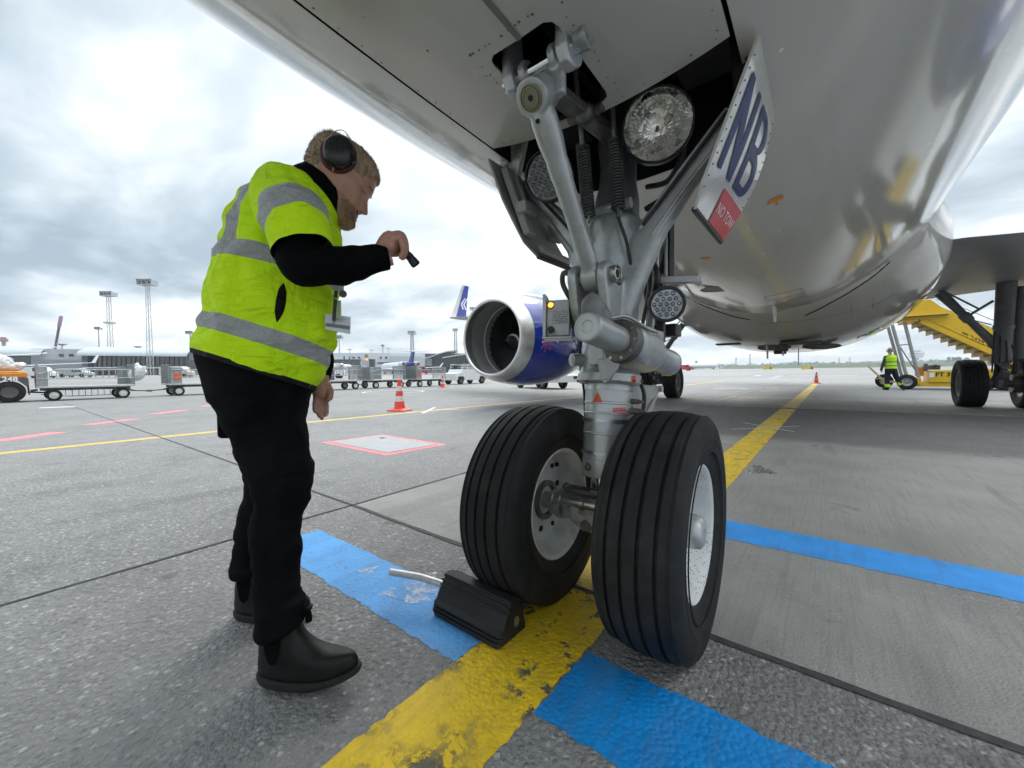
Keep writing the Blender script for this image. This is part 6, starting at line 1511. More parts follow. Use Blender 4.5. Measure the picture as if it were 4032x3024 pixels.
def sideprism(poly, y0, y1): m = MB(); m.prism([Vector((x, y0, z)) for x, z in poly], (0, y1-y0, 0)); return m
W = False
obj('lower_body', sideprism([(-1.6, .22), (-1.6, .90), (1.52, .90), (1.55, .25), (1.53, .25), (1.50, .55), (1.30, .78), (.86, .78), (.68, .50), (.62, .22)], -.8, .8), M_TUGG, tg, world=W, bevel=.02)
obj('bonnet', sideprism([(-1.6, .905), (-1.6, 1.17), (1.20, 1.15), (1.50, 1.10), (1.50, .905)], -.78, .78), M_TUGO, tg, world=W, bevel=.03)
m = MB(); m.box((.95, -.79, 1.05), (.85, .02, .03)); obj('vent', m, mat('vent_yellow', (.8, .5, .2), .4), tg, world=W)
for x in (-1.0, 1.08):
    for s in (1, -1):
        w = MB(); w.lathe((x, s*.66-.12, .385), (0, 1, 0), ((0, .22), (0, .34), (.03, .385), (.21, .385), (.24, .34), (.24, .22)), 32, (False, False)); o = obj('wheel', w, M_RUBBER, tg, world=W, smooth=40)
        h = MB(); h.lathe((x, s*.66, .385), (0, s, 0), ((-.1, .22), (.10, .21), (.07, .12), (.09, .03), (.09, .001)), 20); obj('rim', h, M_TUGG, o, world=W)
obj('number', text_mb('248', .24, lambda x, y: Vector((1.10+x, -.802, .845+y)), bold=.006), M_WHITEP, tg, world=W, smooth=0)
m = MB(); m.tube([(1.5, 0, .35), (2.2, 0, .28)], .03, 8); obj('drawbar', m, M_GREASE, tg, world=W)
m = MB(); m.box((-.6, 0, 1.45), (.6, 1.1, .5)); obj('seat', m, M_BLACK, tg, world=W, bevel=.05)
bag((-23.1, -1.35, 1.13), (.30, .42, .22), 11, 'white tarpaulin bundled on the bonnet of the orange tug')
M_TUGW = mat('tug_white', (.66, .66, .65), .4, var=.05, vs=3, dirt=.3, dcol=(.3, .3, .28)); M_LOGOB = mat('logo_blue', (.01, .02, .22), .4)
def white_tug(label, loc, rz, number, rail, lit):
    t_ = thing('loader_tug', label, 'ramp tug', loc, rz, 'white ramp tugs')
    obj('body', sideprism([(-2.1, .34), (-2.1, .95), (-1.9, 1.02), (-.5, 1.02), (-.35, 1.25), (1.2, 1.25), (1.35, .98), (2.1, .90), (2.1, .36), (1.85, .34), (1.75, .66), (1.1, .66), (1.0, .34), (-.9, .34), (-1.0, .66), (-1.7, .66), (-1.8, .34)] if rail else [(-2.1, .40), (-2.1, .62), (.2, .62), (.3, .80), (1.8, .80), (2.0, .74), (2.0, .36), (1.3, .36), (1.2, .62), (.5, .62), (.4, .36)], -.8, .8), M_TUGW, t_, world=W, bevel=.02)
    for x in ((-1.35, 1.42) if rail else (-1.5, .85)):
        for s in (1, -1):
            r = .33 if x > 0 or rail else .26
            w = MB(); w.lathe((x, s*.68-.11, r), (0, 1, 0), ((0, r*.55), (0, r*.9), (.03, r), (.19, r), (.22, r*.9), (.22, r*.55)), 28, (False, False)); o = obj('wheel', w, M_RUBBER, t_, world=W, smooth=40)
            h = MB(); h.lathe((x, s*.68, r), (0, s, 0), ((-.1, r*.56), (.10, r*.54), (.07, r*.3), (.08, .001)), 18); obj('rim', h, M_GREASE, o, world=W)
    for x in ((-.15, 1.75) if rail else (1.30,)):
        z = .88 if rail and x < 1 else .68
        m = MB(); m.box((x, -.803, z-.02 if rail else .60), (.28, .012, .34) if rail else (.2, .012, .2)); o = obj('logo_plate', m, M_LOGOB, t_, world=W)
        obj('lettering', text_mb('SAS', .13 if rail else .085, lambda a, b: Vector((x+a, -.8115, (z-.04 if rail else .59)+b)), bold=.003), M_WHITEP, o, world=W, smooth=0)
    obj('number', text_mb(number, .17 if rail else .12, lambda a, b: Vector(((-1.35 if rail else 1.62)+a, -.803, (.90 if rail else .60)+b)), bold=.004), M_TUGG, t_, world=W, smooth=0)
    m = MB(); m.box((2.0, -.62, .62), (.12, .22, .14)); m.box((2.0, .62, .62), (.12, .22, .14)); objsplit('headlight_housing', m, M_BLACK, t_, world=W)
    tl_ = MB(); tl_.ball((2.02, -.66, .62), (.06, .09, .06)); t__ = NT('head_lamp'); MATS['hl'+label] = t__.set(col=(.9, .85, .6), emit=(1, .82, .4, 1), estr=5.0 if lit else .0); obj('headlight', tl_, MATS['hl'+label], t_, world=W)
    if rail:
        m = MB()
        for s in (1, -1):
            for z in (1.45, 1.68): m.tube([(-1.9, s*.7, z-.1), (1.1, s*.7, z)], .022, 6)
            for x in (-1.9, -1.1, -.3, .5, 1.1): m.tube([(x, s*.7, 1.0), (x, s*.7, 1.66)], .022, 6)
        for x in (-1.9, 1.1): m.tube([(x, -.7, 1.62), (x, .7, 1.62)], .022, 6)
        obj('railing', m, M_TUGW, t_, world=W)
        m = MB(); m.box((.55, -.45, 1.18), (.42, .4, .5)); m.box((.78, -.45, 1.45), (.14, .4, .42)); obj('seat', m, M_BLACK, t_, world=W, bevel=.06)
    else:
        m = MB(); m.box((1.1, -.1, .88), (.9, .9, .14)); obj('cover', m, M_REDP, t_, world=W, bevel=.03)
    return t_
white_tug('white ramp tug with top railings and the number 600 behind the carts', (-23.6, 23.0, 0), -H+.06, '600', True, False)
white_tug('low white ramp tug with its headlight on, seen beneath the blue engine', (-12.0, 17.75, 0), -.36, '203', False, True)

# ---------------------------------------------------------------- passenger stairs and the second worker
M_STY = mat('stair_yellow', (.74, .47, .015), .4, var=.06, vs=2, dirt=.2, dcol=(.4, .27, .04))
M_STB = mat('stair_brown', (.42, .30, .06), .55, var=.2)
ST = thing('passenger_stairs', 'yellow towable passenger stairs marked PS 2438 and FT 39 behind the right main gear', 'passenger stairs', (4.5, 23.9, 0))
side_top = [(3.50, 3.10), (3.52, 3.42), (3.82, 3.88), (4.24, 3.88), (4.60, 3.48), (7.9, 1.10), (8.25, 1.02)]; side_low = [(8.25, .12), (7.95, .14), (4.02, 2.98), (3.9, 3.06)]
for y in (23.2, 24.75):
    m = MB(); m.prism([(x, y, z) for x, z in side_top+side_low], (0, .05, 0)); o = obj('balustrade', m, M_STY, ST, bevel=.01)
    m = MB(); m.beam((3.95, y-.03, 2.96), (8.0, y-.03, .05), .08, .14); m.beam((4.05, y-.02, 3.12), (8.0, y-.02, .28), .03, .04); obj('stringer', m, M_STY, o, bevel=.01)
    m = MB(); m.tube([(4.4, y, 3.85), (4.7, y, 3.75), (8.0, y, 1.42)], .02, 6); m.tube([(4.9, y, 3.3), (4.9, y, 3.62)], .015, 6); obj('handrail', m, M_STRUT, o)
obj('lettering', text_mb('PS 2438 TPE', .235, lambda x, y: Vector((5.66+x*.81-y*-.59*0, 23.195, 1.99-x*.585+y)), bold=.006), M_BLACK, ST, smooth=0)
m = MB()
for k in range(17): x = 4.0+k*.235; z = 2.92-k*.172; m.box((x, 24.0, z), (.27, 1.5, .05)); m.box((x-.12, 24.0, z-.09), (.03, 1.5, .17))
m.prism([(3.95, 23.27, 2.93), (8.0, 23.27, -.02), (8.0, 23.27, .06), (3.95, 23.27, 3.0)], (0, 1.46, 0)); obj('steps', m, M_STB, ST)
m = MB(); m.box((4.0, 24.0, 3.13), (1.35, 1.7, .09)); m.box((4.05, 23.1, 3.20), (1.4, .25, .05)); m.box((3.65, 24.0, 3.02), (.5, 1.5, .12)); obj('platform', m, M_STY, ST, bevel=.01)
m = MB(); m.box((4.1, 23.05, 3.17), (1.3, .2, .03)); obj('platform_edge', m, M_GREASE, ST)
lg = MB()
for (a, b) in (((3.05, 23.3, 3.0), (3.60, 23.3, .40)), ((3.46, 23.4, 3.08), (3.98, 23.4, .36)), ((3.05, 24.7, 3.0), (3.60, 24.7, .40))): lg.tube([a, b], .062, 14)
lg.tube([(3.27, 23.3, 1.96), (3.70, 23.4, 2.0)], .03, 8); lg.tube([(3.36, 23.5, 1.9), (3.9, 23.5, .75)], .025, 8); objsplit('leg', lg, mat('stair_leg_grey', (.36, .37, .38), .4, metal=.4), ST)
m = MB(); m.prism([(4.25, 23.25, .30), (4.25, 23.25, .82), (6.6, 23.25, .86), (6.6, 23.25, .30)], (0, 1.3, 0)); o = obj('power_pack', m, M_STY, ST, bevel=.02)
obj('lettering', text_mb('FT 39', .24, lambda x, y: Vector((4.72+x*1.0, 23.243, .64+y)), bold=.008), M_BLACK, o, smooth=0)
m = MB(); m.box((4.33, 23.24, .62), (.15, .01, .2)); obj('label', m, M_WHITEP, o)
m = MB(); m.box((5.3, 23.9, .21), (3.6, 1.2, .16)); m.box((3.9, 23.6, .28), (.9, .2, .12)); m.box((3.9, 23.25, .36), (.18, .16, .3)); obj('chassis', m, M_STY, ST, bevel=.01)
m = MB(); m.cyl((4.18, 23.5, .8), (4.18, 23.5, 1.12), .06, None, 10); m.box((4.35, 23.6, .95), (.5, .5, .2)); m.tube([(4.3, 23.3, .9), (4.4, 23.3, 1.05), (4.6, 23.3, 1.0)], .03, 8, smooth=4); objsplit('hydraulic_unit', m, M_GREASE, ST, bevel=.01)
m = MB(); m.box((4.0, 23.6, .78), (.25, .3, .4)); obj('tank', m, M_ORANGE, ST, bevel=.02)
for x, y in ((3.53, 22.95), (2.98, 24.9), (6.3, 23.0), (6.3, 24.9)):
    w = MB(); w.lathe((x, y-.11, .33), (0, 1, 0), ((0, .18), (0, .29), (.03, .33), (.19, .33), (.22, .29), (.22, .18)), 28, (False, False)); o = obj('wheel', w, M_RUBBER, ST, smooth=40)
    h = MB(); h.lathe((x, y, .33), (0, -1, 0), ((-.1, .19), (.09, .18), (.06, .08), (.10, .04), (.10, .001)), 18); obj('rim', h, M_CART, o)
m = MB(); m.beam((2.85, 23.6, .36), (2.30, 23.6, 1.06), .05, .07); m.beam((3.5, 23.0, .33), (2.9, 23.6, .33), .08, .08); m.beam((3.9, 23.6, .3), (2.85, 23.6, .34), .07, .07); m.tube([(2.6, 23.55, .46), (3.0, 23.55, .46)], .02, 6); obj('drawbar', m, mat('drawbar_cream', (.56, .48, .22), .5, var=.2, vs=9), ST)
TT = thing('stair_tractor', 'rounded yellow tractor bonnet at the right edge beyond the main wheels', 'tractor', (7.6, 23.6, 0))
m = MB(); m.rings([[Vector((x, y, z)) for x, z in ((6.5+.02*k, .55), (6.6, 1.05), (6.85, 1.45), (7.2, 1.78), (7.7, 1.95), (9.2, 1.95), (9.2, .55))] for k, y in enumerate((22.6, 22.8, 24.0, 24.2))]); obj('bonnet', m, M_STY, TT, bevel=.06)
for x in (7.0, 8.8):
    w = MB(); w.lathe((x, 22.7, .40), (0, 1, 0), ((0, .22), (0, .36), (.03, .40), (.25, .40), (.28, .36), (.28, .22)), 28); obj('wheel', w, M_RUBBER, TT, smooth=40)
# the second worker, seen from behind, walking at the drawbar
WK = thing('person', 'person seen from behind in a yellow vest by the drawbar of the yellow stairs', 'person', (2.9, 22.0, 0))
fx, fy = Vector((.95, .30, 0)), Vector((-.30, .95, 0)); B0 = Vector((2.92, 22.0, 0))
wp = lambda a, b, z: B0+fx*a+fy*b+Vector((0, 0, z))
bd = MB(); bd.tube([wp(.0, 0, .88), wp(0, 0, 1.0), wp(0, 0, 1.2), wp(-.01, .0, 1.4), wp(-.02, 0, 1.5)], [.16, .17, .17, .19, .10], 16)
bd.tube([wp(-.02, 0, 1.48), wp(-.03, .0, 1.6)], .06, 12); bd.ball(wp(-.035, .01, 1.68), (.085, .10, .12)); bd.ball(wp(-.10, .03, 1.665), (.03, .03, .04))
bd.tube([wp(-.17, 0, 1.43), wp(-.25, .0, 1.15), wp(-.29, .05, .90), wp(-.28, .06, .80)], [.06, .048, .038, .035], 12); bd.tube([wp(.16, 0, 1.43), wp(.20, .06, 1.18), wp(.08, .18, 1.02)], [.06, .048, .038], 12)
for dx in (-.012, .0, .012): bd.tube([wp(-.28+dx, .06, .80), wp(-.278+dx, .07, .72)], .010, 6)
bd.tube([wp(-.08, 0, .92), wp(-.10, .03, .50), wp(-.10, .0, .08)], [.105, .075, .055], 14); bd.tube([wp(.09, 0, .92), wp(.17, -.06, .55), wp(.36, .04, .22)], [.105, .08, .055], 14)
obj('body', remesh(bd, .016, 2), M_SKIN, WK, smooth=80)
cl = MB(); cl.tube([wp(0, 0, .80), wp(0, 0, .95), wp(0, 0, 1.08)], [.175, .18, .175], 18); cl.tube([wp(-.08, 0, .92), wp(-.10, .03, .50), wp(-.10, .0, .07)], [.12, .09, .075], 14); cl.tube([wp(.09, 0, .92), wp(.17, -.06, .55), wp(.37, .04, .20)], [.12, .095, .075], 14)
obj('trousers', remesh(cl, .016, 2), mat('trouser_navy', (.006, .008, .022), .8), WK, smooth=80)
M_HV2 = mat('hivis_far', (.50, .88, .02), .8, var=.05); M_BAND = mat('hivis_band', (.20, .23, .12), .5)
cl = MB(); cl.tube([wp(0, 0, .92), wp(0, 0, 1.02), wp(0, 0, 1.2), wp(-.01, 0, 1.4), wp(-.02, 0, 1.48), wp(-.02, 0, 1.5)], [.195, .195, .19, .205, .15, .10], 24, smooth=4); o = obj('hi_vis_vest', cl, M_HV2, WK, smooth=80)
for z in (1.02, 1.18):
    m = MB(); m.tube([wp(0, 0, z), wp(0, 0, z+.045)], .199, 24); obj('reflective_band', m, M_BAND, o)
cl = MB(); cl.tube([wp(-.16, 0, 1.45), wp(-.25, .0, 1.15), wp(-.29, .05, .90), wp(-.285, .055, .84)], [.072, .06, .05, .046], 12, smooth=3); obj('sleeve', cl, mat('sleeve_grey', (.06, .06, .065), .8), WK, smooth=80)
cl = MB(); cl.tube([wp(.16, 0, 1.44), wp(.20, .06, 1.18), wp(.10, .16, 1.04)], [.07, .06, .05], 12, smooth=3); obj('sleeve', cl, MATS['sleeve_grey'], WK, smooth=80)
m = MB(); m.ball(wp(-.03, -.01, 1.715), (.096, .108, .105)); obj('hair', m, mat('hair_grey', (.22, .21, .20), .7, bump=.4), WK, smooth=80)
for s in (-1, 1):
    m = MB(); m.ball(wp(-.03+s*.10, .0, 1.68), (.03, .04, .05)); obj('ear_cup', m, mat('earcup_white', (.5, .5, .5), .4), WK, smooth=80)
for a, b in ((wp(-.10, .0, .13), wp(-.10, .0, .26)), (wp(.34, .035, .25), wp(.26, .0, .36))):
    m = MB(); m.cyl(a, b, .088, .088, 16); obj('reflective_cuff', m, M_HV2, WK)
for q, d in ((wp(-.10, .03, .055), fx*-.14+fy*.06), (wp(.40, .05, .13), fx*.10+Vector((0, 0, -.13)))):
    m = MB(); m.tube([q-d*.4, q, q+d*.9], [.055, .06, .045], 12); obj('boot', m, M_BOOT, WK, smooth=80)
# ---------------------------------------------------------------- terminal across the apron
M_ROOF = mat('roof_metal', (.50, .535, .55), .45, var=.05, vs=.3); M_CLAD = mat('cladding_grey', (.40, .43, .44), .55, var=.06, vs=.5); M_CLADW = mat('cladding_white', (.60, .63, .65), .5, var=.04, vs=.5)
M_GLZ = mat('terminal_glass', (.055, .075, .085), .12, var=.35, vs=.25, spec=.8); M_UNDER = mat('undercroft', (.10, .105, .11), .8, var=.3, vs=.4); M_WIN = mat('window_dark', (.04, .05, .055), .2)
FP0, FP1 = Vector((-217, -2, 0)), Vector((-111, 122, 0)); FD = (FP1-FP0).normalized(); FN = Vector((-FD.y, FD.x, 0)); FN = FN if FN.dot(CAMPOS-FP0) < 0 else -FN   # FN points away from the camera
def fac(x, y, back=0):
    d = fw+rt*((x-2016)/FPX)-up*((y-1512)/FPX); o = FP0+FN*back; return CAMPOS+d*((o-CAMPOS).dot(FN)/d.dot(FN))
TB = thing('terminal_building', 'long grey terminal with curved metal roofs behind the baggage carts', 'terminal', fac(500, 1470))
def slab(x0, x1, yt, yb, m, name='wall', back=0, thick=20, par=None, yt1=None, yb1=None):
    a, b = fac(x0, yb, back), fac(x1, yb1 or yb, back); c, d = fac(x1, yt1 or yt, back), fac(x0, yt, back)
    mb = MB(); mb.prism([a, b, c, d], FN*thick); return obj(name, mb, m, par or TB)
def vault(x0, x1, ytop, yeave, thick, name='roof', over=2.5, yt1=None, ye1=None, m=None):
    rows = []
    for k in range(11):
        f = k/10; e0, e1 = fac(x0, yeave, -over), fac(x1, ye1 or yeave, -over); t0, t1 = fac(x0, ytop), fac(x1, yt1 or ytop); ang = PI*.5*f
        r = []
        for e, t_ in ((e0, t0), (e1, t1)):
            q = e+FN*(thick*.5*(1-cos(ang))*2*.5+0); q.z = e.z+(t_.z+(t_.z-CAMPOS.z)*0.06-e.z)*sin(ang); r.append(q)
        rows.append(r)
    top = rows; bot = [[q-Vector((0, 0, .35)) for q in r] for r in rows]
    mb = MB(); mb.rings([[r[0] for r in top]+[r[0] for r in reversed(bot)], [r[1] for r in top]+[r[1] for r in reversed(bot)]]); return obj(name, mb, m or M_ROOF, TB, smooth=40)
slab(-60, 160, 1397, 1480, M_GLZ, 'glazing', 1.0); vault(-60, 158, 1366, 1396, 16, yt1=1368)
slab(122, 322, 1373, 1476, M_CLAD, 'wall', -1.0, yt1=1375)
for k in range(9): slab(122, 322, 1416+6.3*k, 1417.2+6.3*k, mat('cladding_line', (.30, .33, .34), .6), 'cladding_rib', -1.25, .2)
for x in (231, 271): slab(x, x+17, 1394, 1403, M_WIN, 'window', -1.3, .25)
slab(318, 740, 1398, 1447, M_GLZ, 'glazing', 1.5); vault(301, 736, 1369, 1396, 18, yt1=1376, ye1=1400)
for k in range(22): slab(322+19*k, 324+19*k, 1399, 1447, mat('mullion', (.075, .085, .09), .5), 'mullion', 1.2, .25)
slab(320, 745, 1445, 1450, M_CLADW, 'ledge', -1, 6); slab(320, 745, 1451, 1478, M_UNDER, 'undercroft', 2)
slab(736, 1320, 1385, 1478, M_CLAD, 'wall', 2, yt1=1390); slab(740, 1310, 1418, 1446, M_GLZ, 'glazing', 0, 2); slab(730, 770, 1372, 1400, M_ROOF, 'roof_end', 4, 8)
for k in range(14): slab(600+30*k, 618+30*k, 1452, 1476, mat('stand_clutter', (.30, .32, .32), .7, var=.4, vs=.6), 'service_door', 1.6, .5)
slab(1300, 1672, 1389, 1484, M_CLADW, 'wall', 0, 20, yt1=1391)
for x in (1388, 1410, 1495, 1516): slab(x, x+8, 1405, 1411, M_WIN, 'window', -.3, .25)
slab(1485, 1533, 1427, 1431, M_WIN, 'window', -.3, .25); slab(1535, 1664, 1402, 1470, mat('cladding_mid', (.47, .50, .51), .55), 'wall', -2, 6, yt1=1404)
slab(1660, 1990, 1392, 1492, M_GLZ, 'glazing', 8)
for k in range(30): slab(1662+11*k, 1663.3+11*k, 1392, 1492, MATS['mullion'], 'mullion', 7.6, .3)
def sweep_roof(P, thick, name):                  # curved wing-shaped roof seen end-on
    mb = MB(); A_ = [fac(x, y, 4) for x, y in P]; mb.prism(A_+[q-Vector((0, 0, .5)) for q in reversed(A_)], FN*thick); obj(name, mb, M_ROOF, TB)
sweep_roof([(1655, 1413), (1690, 1404), (1725, 1391), (1760, 1381), (1803, 1377)], 18, 'roof'); sweep_roof([(1742, 1406), (1800, 1396), (1850, 1390), (1920, 1386), (2000, 1384)], 18, 'roof')
slab(1655, 1700, 1412, 1440, M_CLAD, 'wall', 6, 6)
JB = thing('jet_bridge', 'dark passenger bridge with a grey rounded cab in front of the white terminal wall', 'jet bridge', fac(1360, 1470, -14))
slab(1300, 1424, 1415, 1438, M_GLZ, 'tunnel', -14, 3, JB); slab(1420, 1452, 1417, 1449, mat('cab_grey', (.36, .40, .42), .5), 'cab', -16, 3.5, JB); slab(1450, 1474, 1414, 1449, M_UNDER, 'bellows', -15, 3, JB); slab(1352, 1356, 1402, 1450, M_UNDER, 'column', -14, 1, JB); slab(1374, 1377, 1404, 1450, M_UNDER, 'column', -14, 1, JB); slab(1432, 1440, 1447, 1482, M_UNDER, 'column', -15, 1, JB)
slab(1436, 1449, 1395, 1410, mat('docking_sign', (.25, .22, .12), .5), 'docking_sign', -16, .6, JB); t = NT('beacon'); slab(1441, 1447, 1410, 1418, t.set(col=(.8, .15, .03), emit=(1, .22, .05, 1), estr=2.0), 'beacon', -16.1, .5, JB)
# row of small service vehicles along the terminal foot
def far_van(label, x, y, length, h, m, dark=M_WIN, rz=None):
    p = onground(x, y); v = thing('service_van', label, 'van', (p.x, p.y, gz(p.x, p.y)), math.atan2(FD.y, FD.x) if rz is None else rz, 'service vehicles far across the apron')
    obj('body', sideprism([(-length/2, .35), (-length/2, h*.95), (-length/2+.3, h), (length*.22, h), (length*.36, h*.62), (length/2, h*.52), (length/2, .35)], -.9, .9), m, v, world=False, bevel=.05)
    mm = MB(); mm.prism([(length*.0, -.91, h*.6), (length*.0, -.91, h*.92), (length*.22, -.91, h*.92), (length*.33, -.91, h*.62)], (0, 1.82, 0)); obj('window', mm, dark, v, world=False)
    for xx in (-length*.3, length*.32):
        for s in (1, -1): w = MB(); w.cyl((xx, s*.85-.1, .34), (xx, s*.85+.1, .34), .34, None, 16); obj('wheel', w, M_RUBBER, v, world=False)
far_van('small white van parked left of the first baggage cart', 150, 1489, 4.2, 1.8, M_TUGW); far_van('grey van parked behind the rails of the first baggage cart', 300, 1486, 4.6, 1.6, M_CLAD); far_van('white box van near the ribbed curtain of a cart', 1290, 1490, 5, 2.2, M_TUGW)
far_van('cream van parked by the terminal seen left of the man', 700, 1487, 4.6, 1.9, mat('van_cream', (.5, .48, .42), .4)); far_van('dark red van half hidden between the carts and the small jet', 1655, 1474, 4.4, 1.9, mat('van_red', (.28, .03, .04), .4))
far_van('bright red car on the far apron beside the left main wheel', 2692, 1460, 4.2, 1.75, mat('car_red', (.55, .02, .05), .35), rz=.6)
# regional jet parked tail-on, T-tail and rear engines
M_RJW = mat('regional_white', (.64, .66, .69), .35); M_RJB = mat('regional_blue', (.012, .028, .22), .3)
def rjet(label, c, heading, detail=True):
    j = thing('regional_jet', label, 'jet', c, heading, 'small jets parked in the distance'); Wd = False   # local: tail at origin, nose toward +x
    m = MB(); m.rings([[Vector((x, r*cos(a), z+r*1.0*sin(a))) for a in [2*PI*i/28 for i in range(28)]] for x, r, z in ((0, .12, 3.1), (1.0, .45, 2.95), (3, .95, 2.65), (5.5, 1.3, 2.45), (8, 1.35, 2.4), (24, 1.35, 2.4), (26.5, 1.0, 2.3), (27.6, .5, 2.1), (28, .1, 2.0))]); o = obj('fuselage', m, M_RJW, j, world=Wd, smooth=60)
    m = MB(); m.rings([[Vector((x, r*1.012*cos(a), z+r*1.012*sin(a))) for a in [2*PI*i/28 for i in range(28)]] for x, r, z in ((-.02, .12, 3.1), (1.0, .45, 2.95), (3, .95, 2.65), (4.6, 1.2, 2.5))], True, (True, False)); obj('tail_cone', m, M_RJB, o, world=Wd, smooth=60)
    for s in (1, -1):
        m = MB(); m.lathe((2.6, s*2.05, 3.0), (1, 0, 0), ((0, .50), (.05, .56), (.9, .66), (2.0, .68), (2.7, .62), (2.75, .50), (2.3, .45)), 24, (True, False)); e = obj('engine', m, M_RJW, j, world=Wd, smooth=50); m = MB(); m.cyl((2.55, s*2.05, 3.0), (2.6, s*2.05, 3.0), .42, None, 20); obj('nozzle', m, M_GREASE, e, world=Wd)
        m = MB(); m.box((3.6, s*1.45, 2.9), (1.6, .7, .18)); obj('pylon', m, M_RJW, j, world=Wd)
        m = MB(); m.rings([[Vector((x+ch*a_-ch, s*y, z+ch*b_*.5)) for a_, b_ in AF] for y, x, ch, z in ((1.1, 14.5, 4.4, 1.6), (5, 12.0, 2.6, 1.9), (11.2, 8.8, 1.3, 2.35), (11.9, 8.2, .8, 3.5))]); obj('wing', m, M_RJW, j, world=Wd)
        m = MB(); m.rings([[Vector((x+ch*a_-ch, s*y, 6.25+ch*b_*.4)) for a_, b_ in AF] for y, x, ch in ((0, 2.0, 2.4), (4.1, .5, 1.1))]); obj('tailplane', m, M_RJW, j, world=Wd)
    m = MB(); m.rings([[Vector((x+ch*a_-ch, b_*ch*.45, z)) for a_, b_ in AF] for x, ch, z in ((4.6, 3.6, 3.3), (2.4, 2.6, 6.2))]); obj('fin', m, M_RJB, j, world=Wd); m = MB(); m.lathe((-.5, 0, 6.3), (1, 0, 0), ((0, .02), (.5, .22), (1.8, .25), (2.6, .05)), 14); obj('fin_bullet', m, M_RJW, j, world=Wd)
    for x, ys_ in ((13, (1.6, -1.6)), (25, (0,))):
        for y in ys_: w = MB(); w.cyl((x, y-.15, .4), (x, y+.15, .4), .4, None, 16); w.cyl((x, y, .4), (x, y, 1.4), .1, None, 8); obj('gear', w, M_RUBBER, j, world=Wd)
    return j
p = src(1633, 1432, depth=105); rj = rjet('white regional jet with a blue tail cone seen from behind before the terminal', (p.x, p.y, p.z-3.0), YAW+PI/2+.62)
p = src(2645, 1440, depth=260); dup(rj, (p.x, p.y, gz(p.x, p.y)), YAW-.25, 'distant jet whose T-tail shows above the left main wheel')
# jets whose wings cross the left of the picture
def parked_jet(label, root, tip, up_, chord):
    a, b, w = src(*root[:2], depth=root[2]), src(*tip[:2], depth=tip[2]), src(*up_[:2], depth=up_[2]); j = thing('parked_jet', label, 'jet', (a.x, a.y, gz(a.x, a.y)), 0, 'small jets parked in the distance')
    d = (b-a); ch = Vector((0, 1, 0)).cross(d).normalized(); n = Vector((d.y, -d.x, 0)).normalized()
    m = MB(); m.rings([[q+n*(c*(f-.4))+Vector((0, 0, c*t_*.35)) for f, t_ in AF] for q, c in ((a, chord), (a.lerp(b, .5), chord*.62), (b, chord*.34))]); obj('wing', m, M_RJW, j); 
    m = MB(); m.rings([[q+n*(c*(f-.4))+Vector((c*t_*.2, 0, 0)) for f, t_ in AF] for q, c in ((b, chord*.34), (w, chord*.2))]); obj('winglet', m, M_RJW, j)
    fx_ = n; m = MB(); c = a-d.normalized()*1.2; c.z = a.z+.7; m.rings([[c+fx_*x+d.normalized()*(r*cos(t_))+Vector((0, 0, r*sin(t_))) for t_ in [2*PI*i/24 for i in range(24)]] for x, r in ((-14, .2), (-12, .9), (-9, 1.4), (6, 1.4), (12, .8), (15, .2))]); obj('fuselage', m, M_RJW, j, smooth=60)
    m = MB(); q = a.lerp(b, .22)-Vector((0, 0, .9)); m.lathe(q-fx_*1.8, fx_, ((0, .62), (.1, .72), (1.2, .8), (2.6, .6)), 24); obj('engine', m, M_RJW, j, smooth=50)
    return j
parked_jet('parked jet whose thin white wing and tilted winglet pass above the first baggage cart', (-190, 1452, 46), (366, 1428, 58), (384, 1398, 58.5), 3.0)
parked_jet('farther parked jet with only its white wing showing at the left edge', (-340, 1420, 70), (172, 1391, 92), (178, 1388, 92.5), 3.4)
# floodlight masts
M_MAST = mat('mast_galvanised', (.42, .44, .47), .6, var=.05)
def mast(label, x, ytop, depth, headw, plat=None, lattice=True):
    tp = src(x, ytop, depth=depth); base = Vector((tp.x, tp.y, gz(tp.x, tp.y))); Hh = tp.z-base.z; s = depth/FPX
    r = thing('light_mast', label, 'light mast', base, YAW, 'floodlight masts round the apron'); w = (7 if lattice else 4)*s
    m = MB()
    if lattice:
        for i in (-1, 1):
            for k in (-1, 1): m.beam((i*w, k*w, 0), (i*w*.55, k*w*.55, Hh-3*s), s*2.0, s*2.0)
        n = 14
        for q in range(n):
            f0, f1 = q/n, (q+1)/n; w0, w1 = w*(1-.45*f0), w*(1-.45*f1)
            for k in (-1, 1): m.beam((-w0, k*w0, Hh*f0), (w1, k*w1, Hh*f1), s*.9, s*.9); m.beam((w0, k*w0, Hh*f1), (-w1, k*w1, Hh*f1), s*.7, s*.7)
    else: m.cyl((0, 0, 0), (0, 0, Hh-2*s), w*.7, w*.45, 10)
    obj('tower', m, M_MAST, r, world=False)
    m = MB(); hw = headw*s/2; hh = headw*s*.30
    for z in (Hh-hh, Hh-1*s): m.box((0, 0, z), (2*hw, 2*hw*.6, s*2))
    for i in (-1, -.33, .33, 1): m.box((i*hw*.96, 0, Hh-hh/2), (s*1.6, hw*1.1, hh))
    h = obj('head_frame', m, M_MAST, r, world=False)
    for i in range(5): m = MB(); m.box((-hw*.8+i*hw*.4, -hw*.5, Hh+s*1.2), (hw*.28, hw*.3, s*3.0)); obj('floodlight', m, M_UNDER, h, world=False)
    if plat: m = MB(); m.box((0, 0, Hh-plat*s), (26*s, 26*s, 7*s)); obj('platform', m, M_MAST, r, world=False)
mast('tallest lattice floodlight mast left of the man', 580, 1105, 128, 58); mast('lattice floodlight mast with a lower platform, second tallest at the left', 427, 1152, 185, 46, 118)
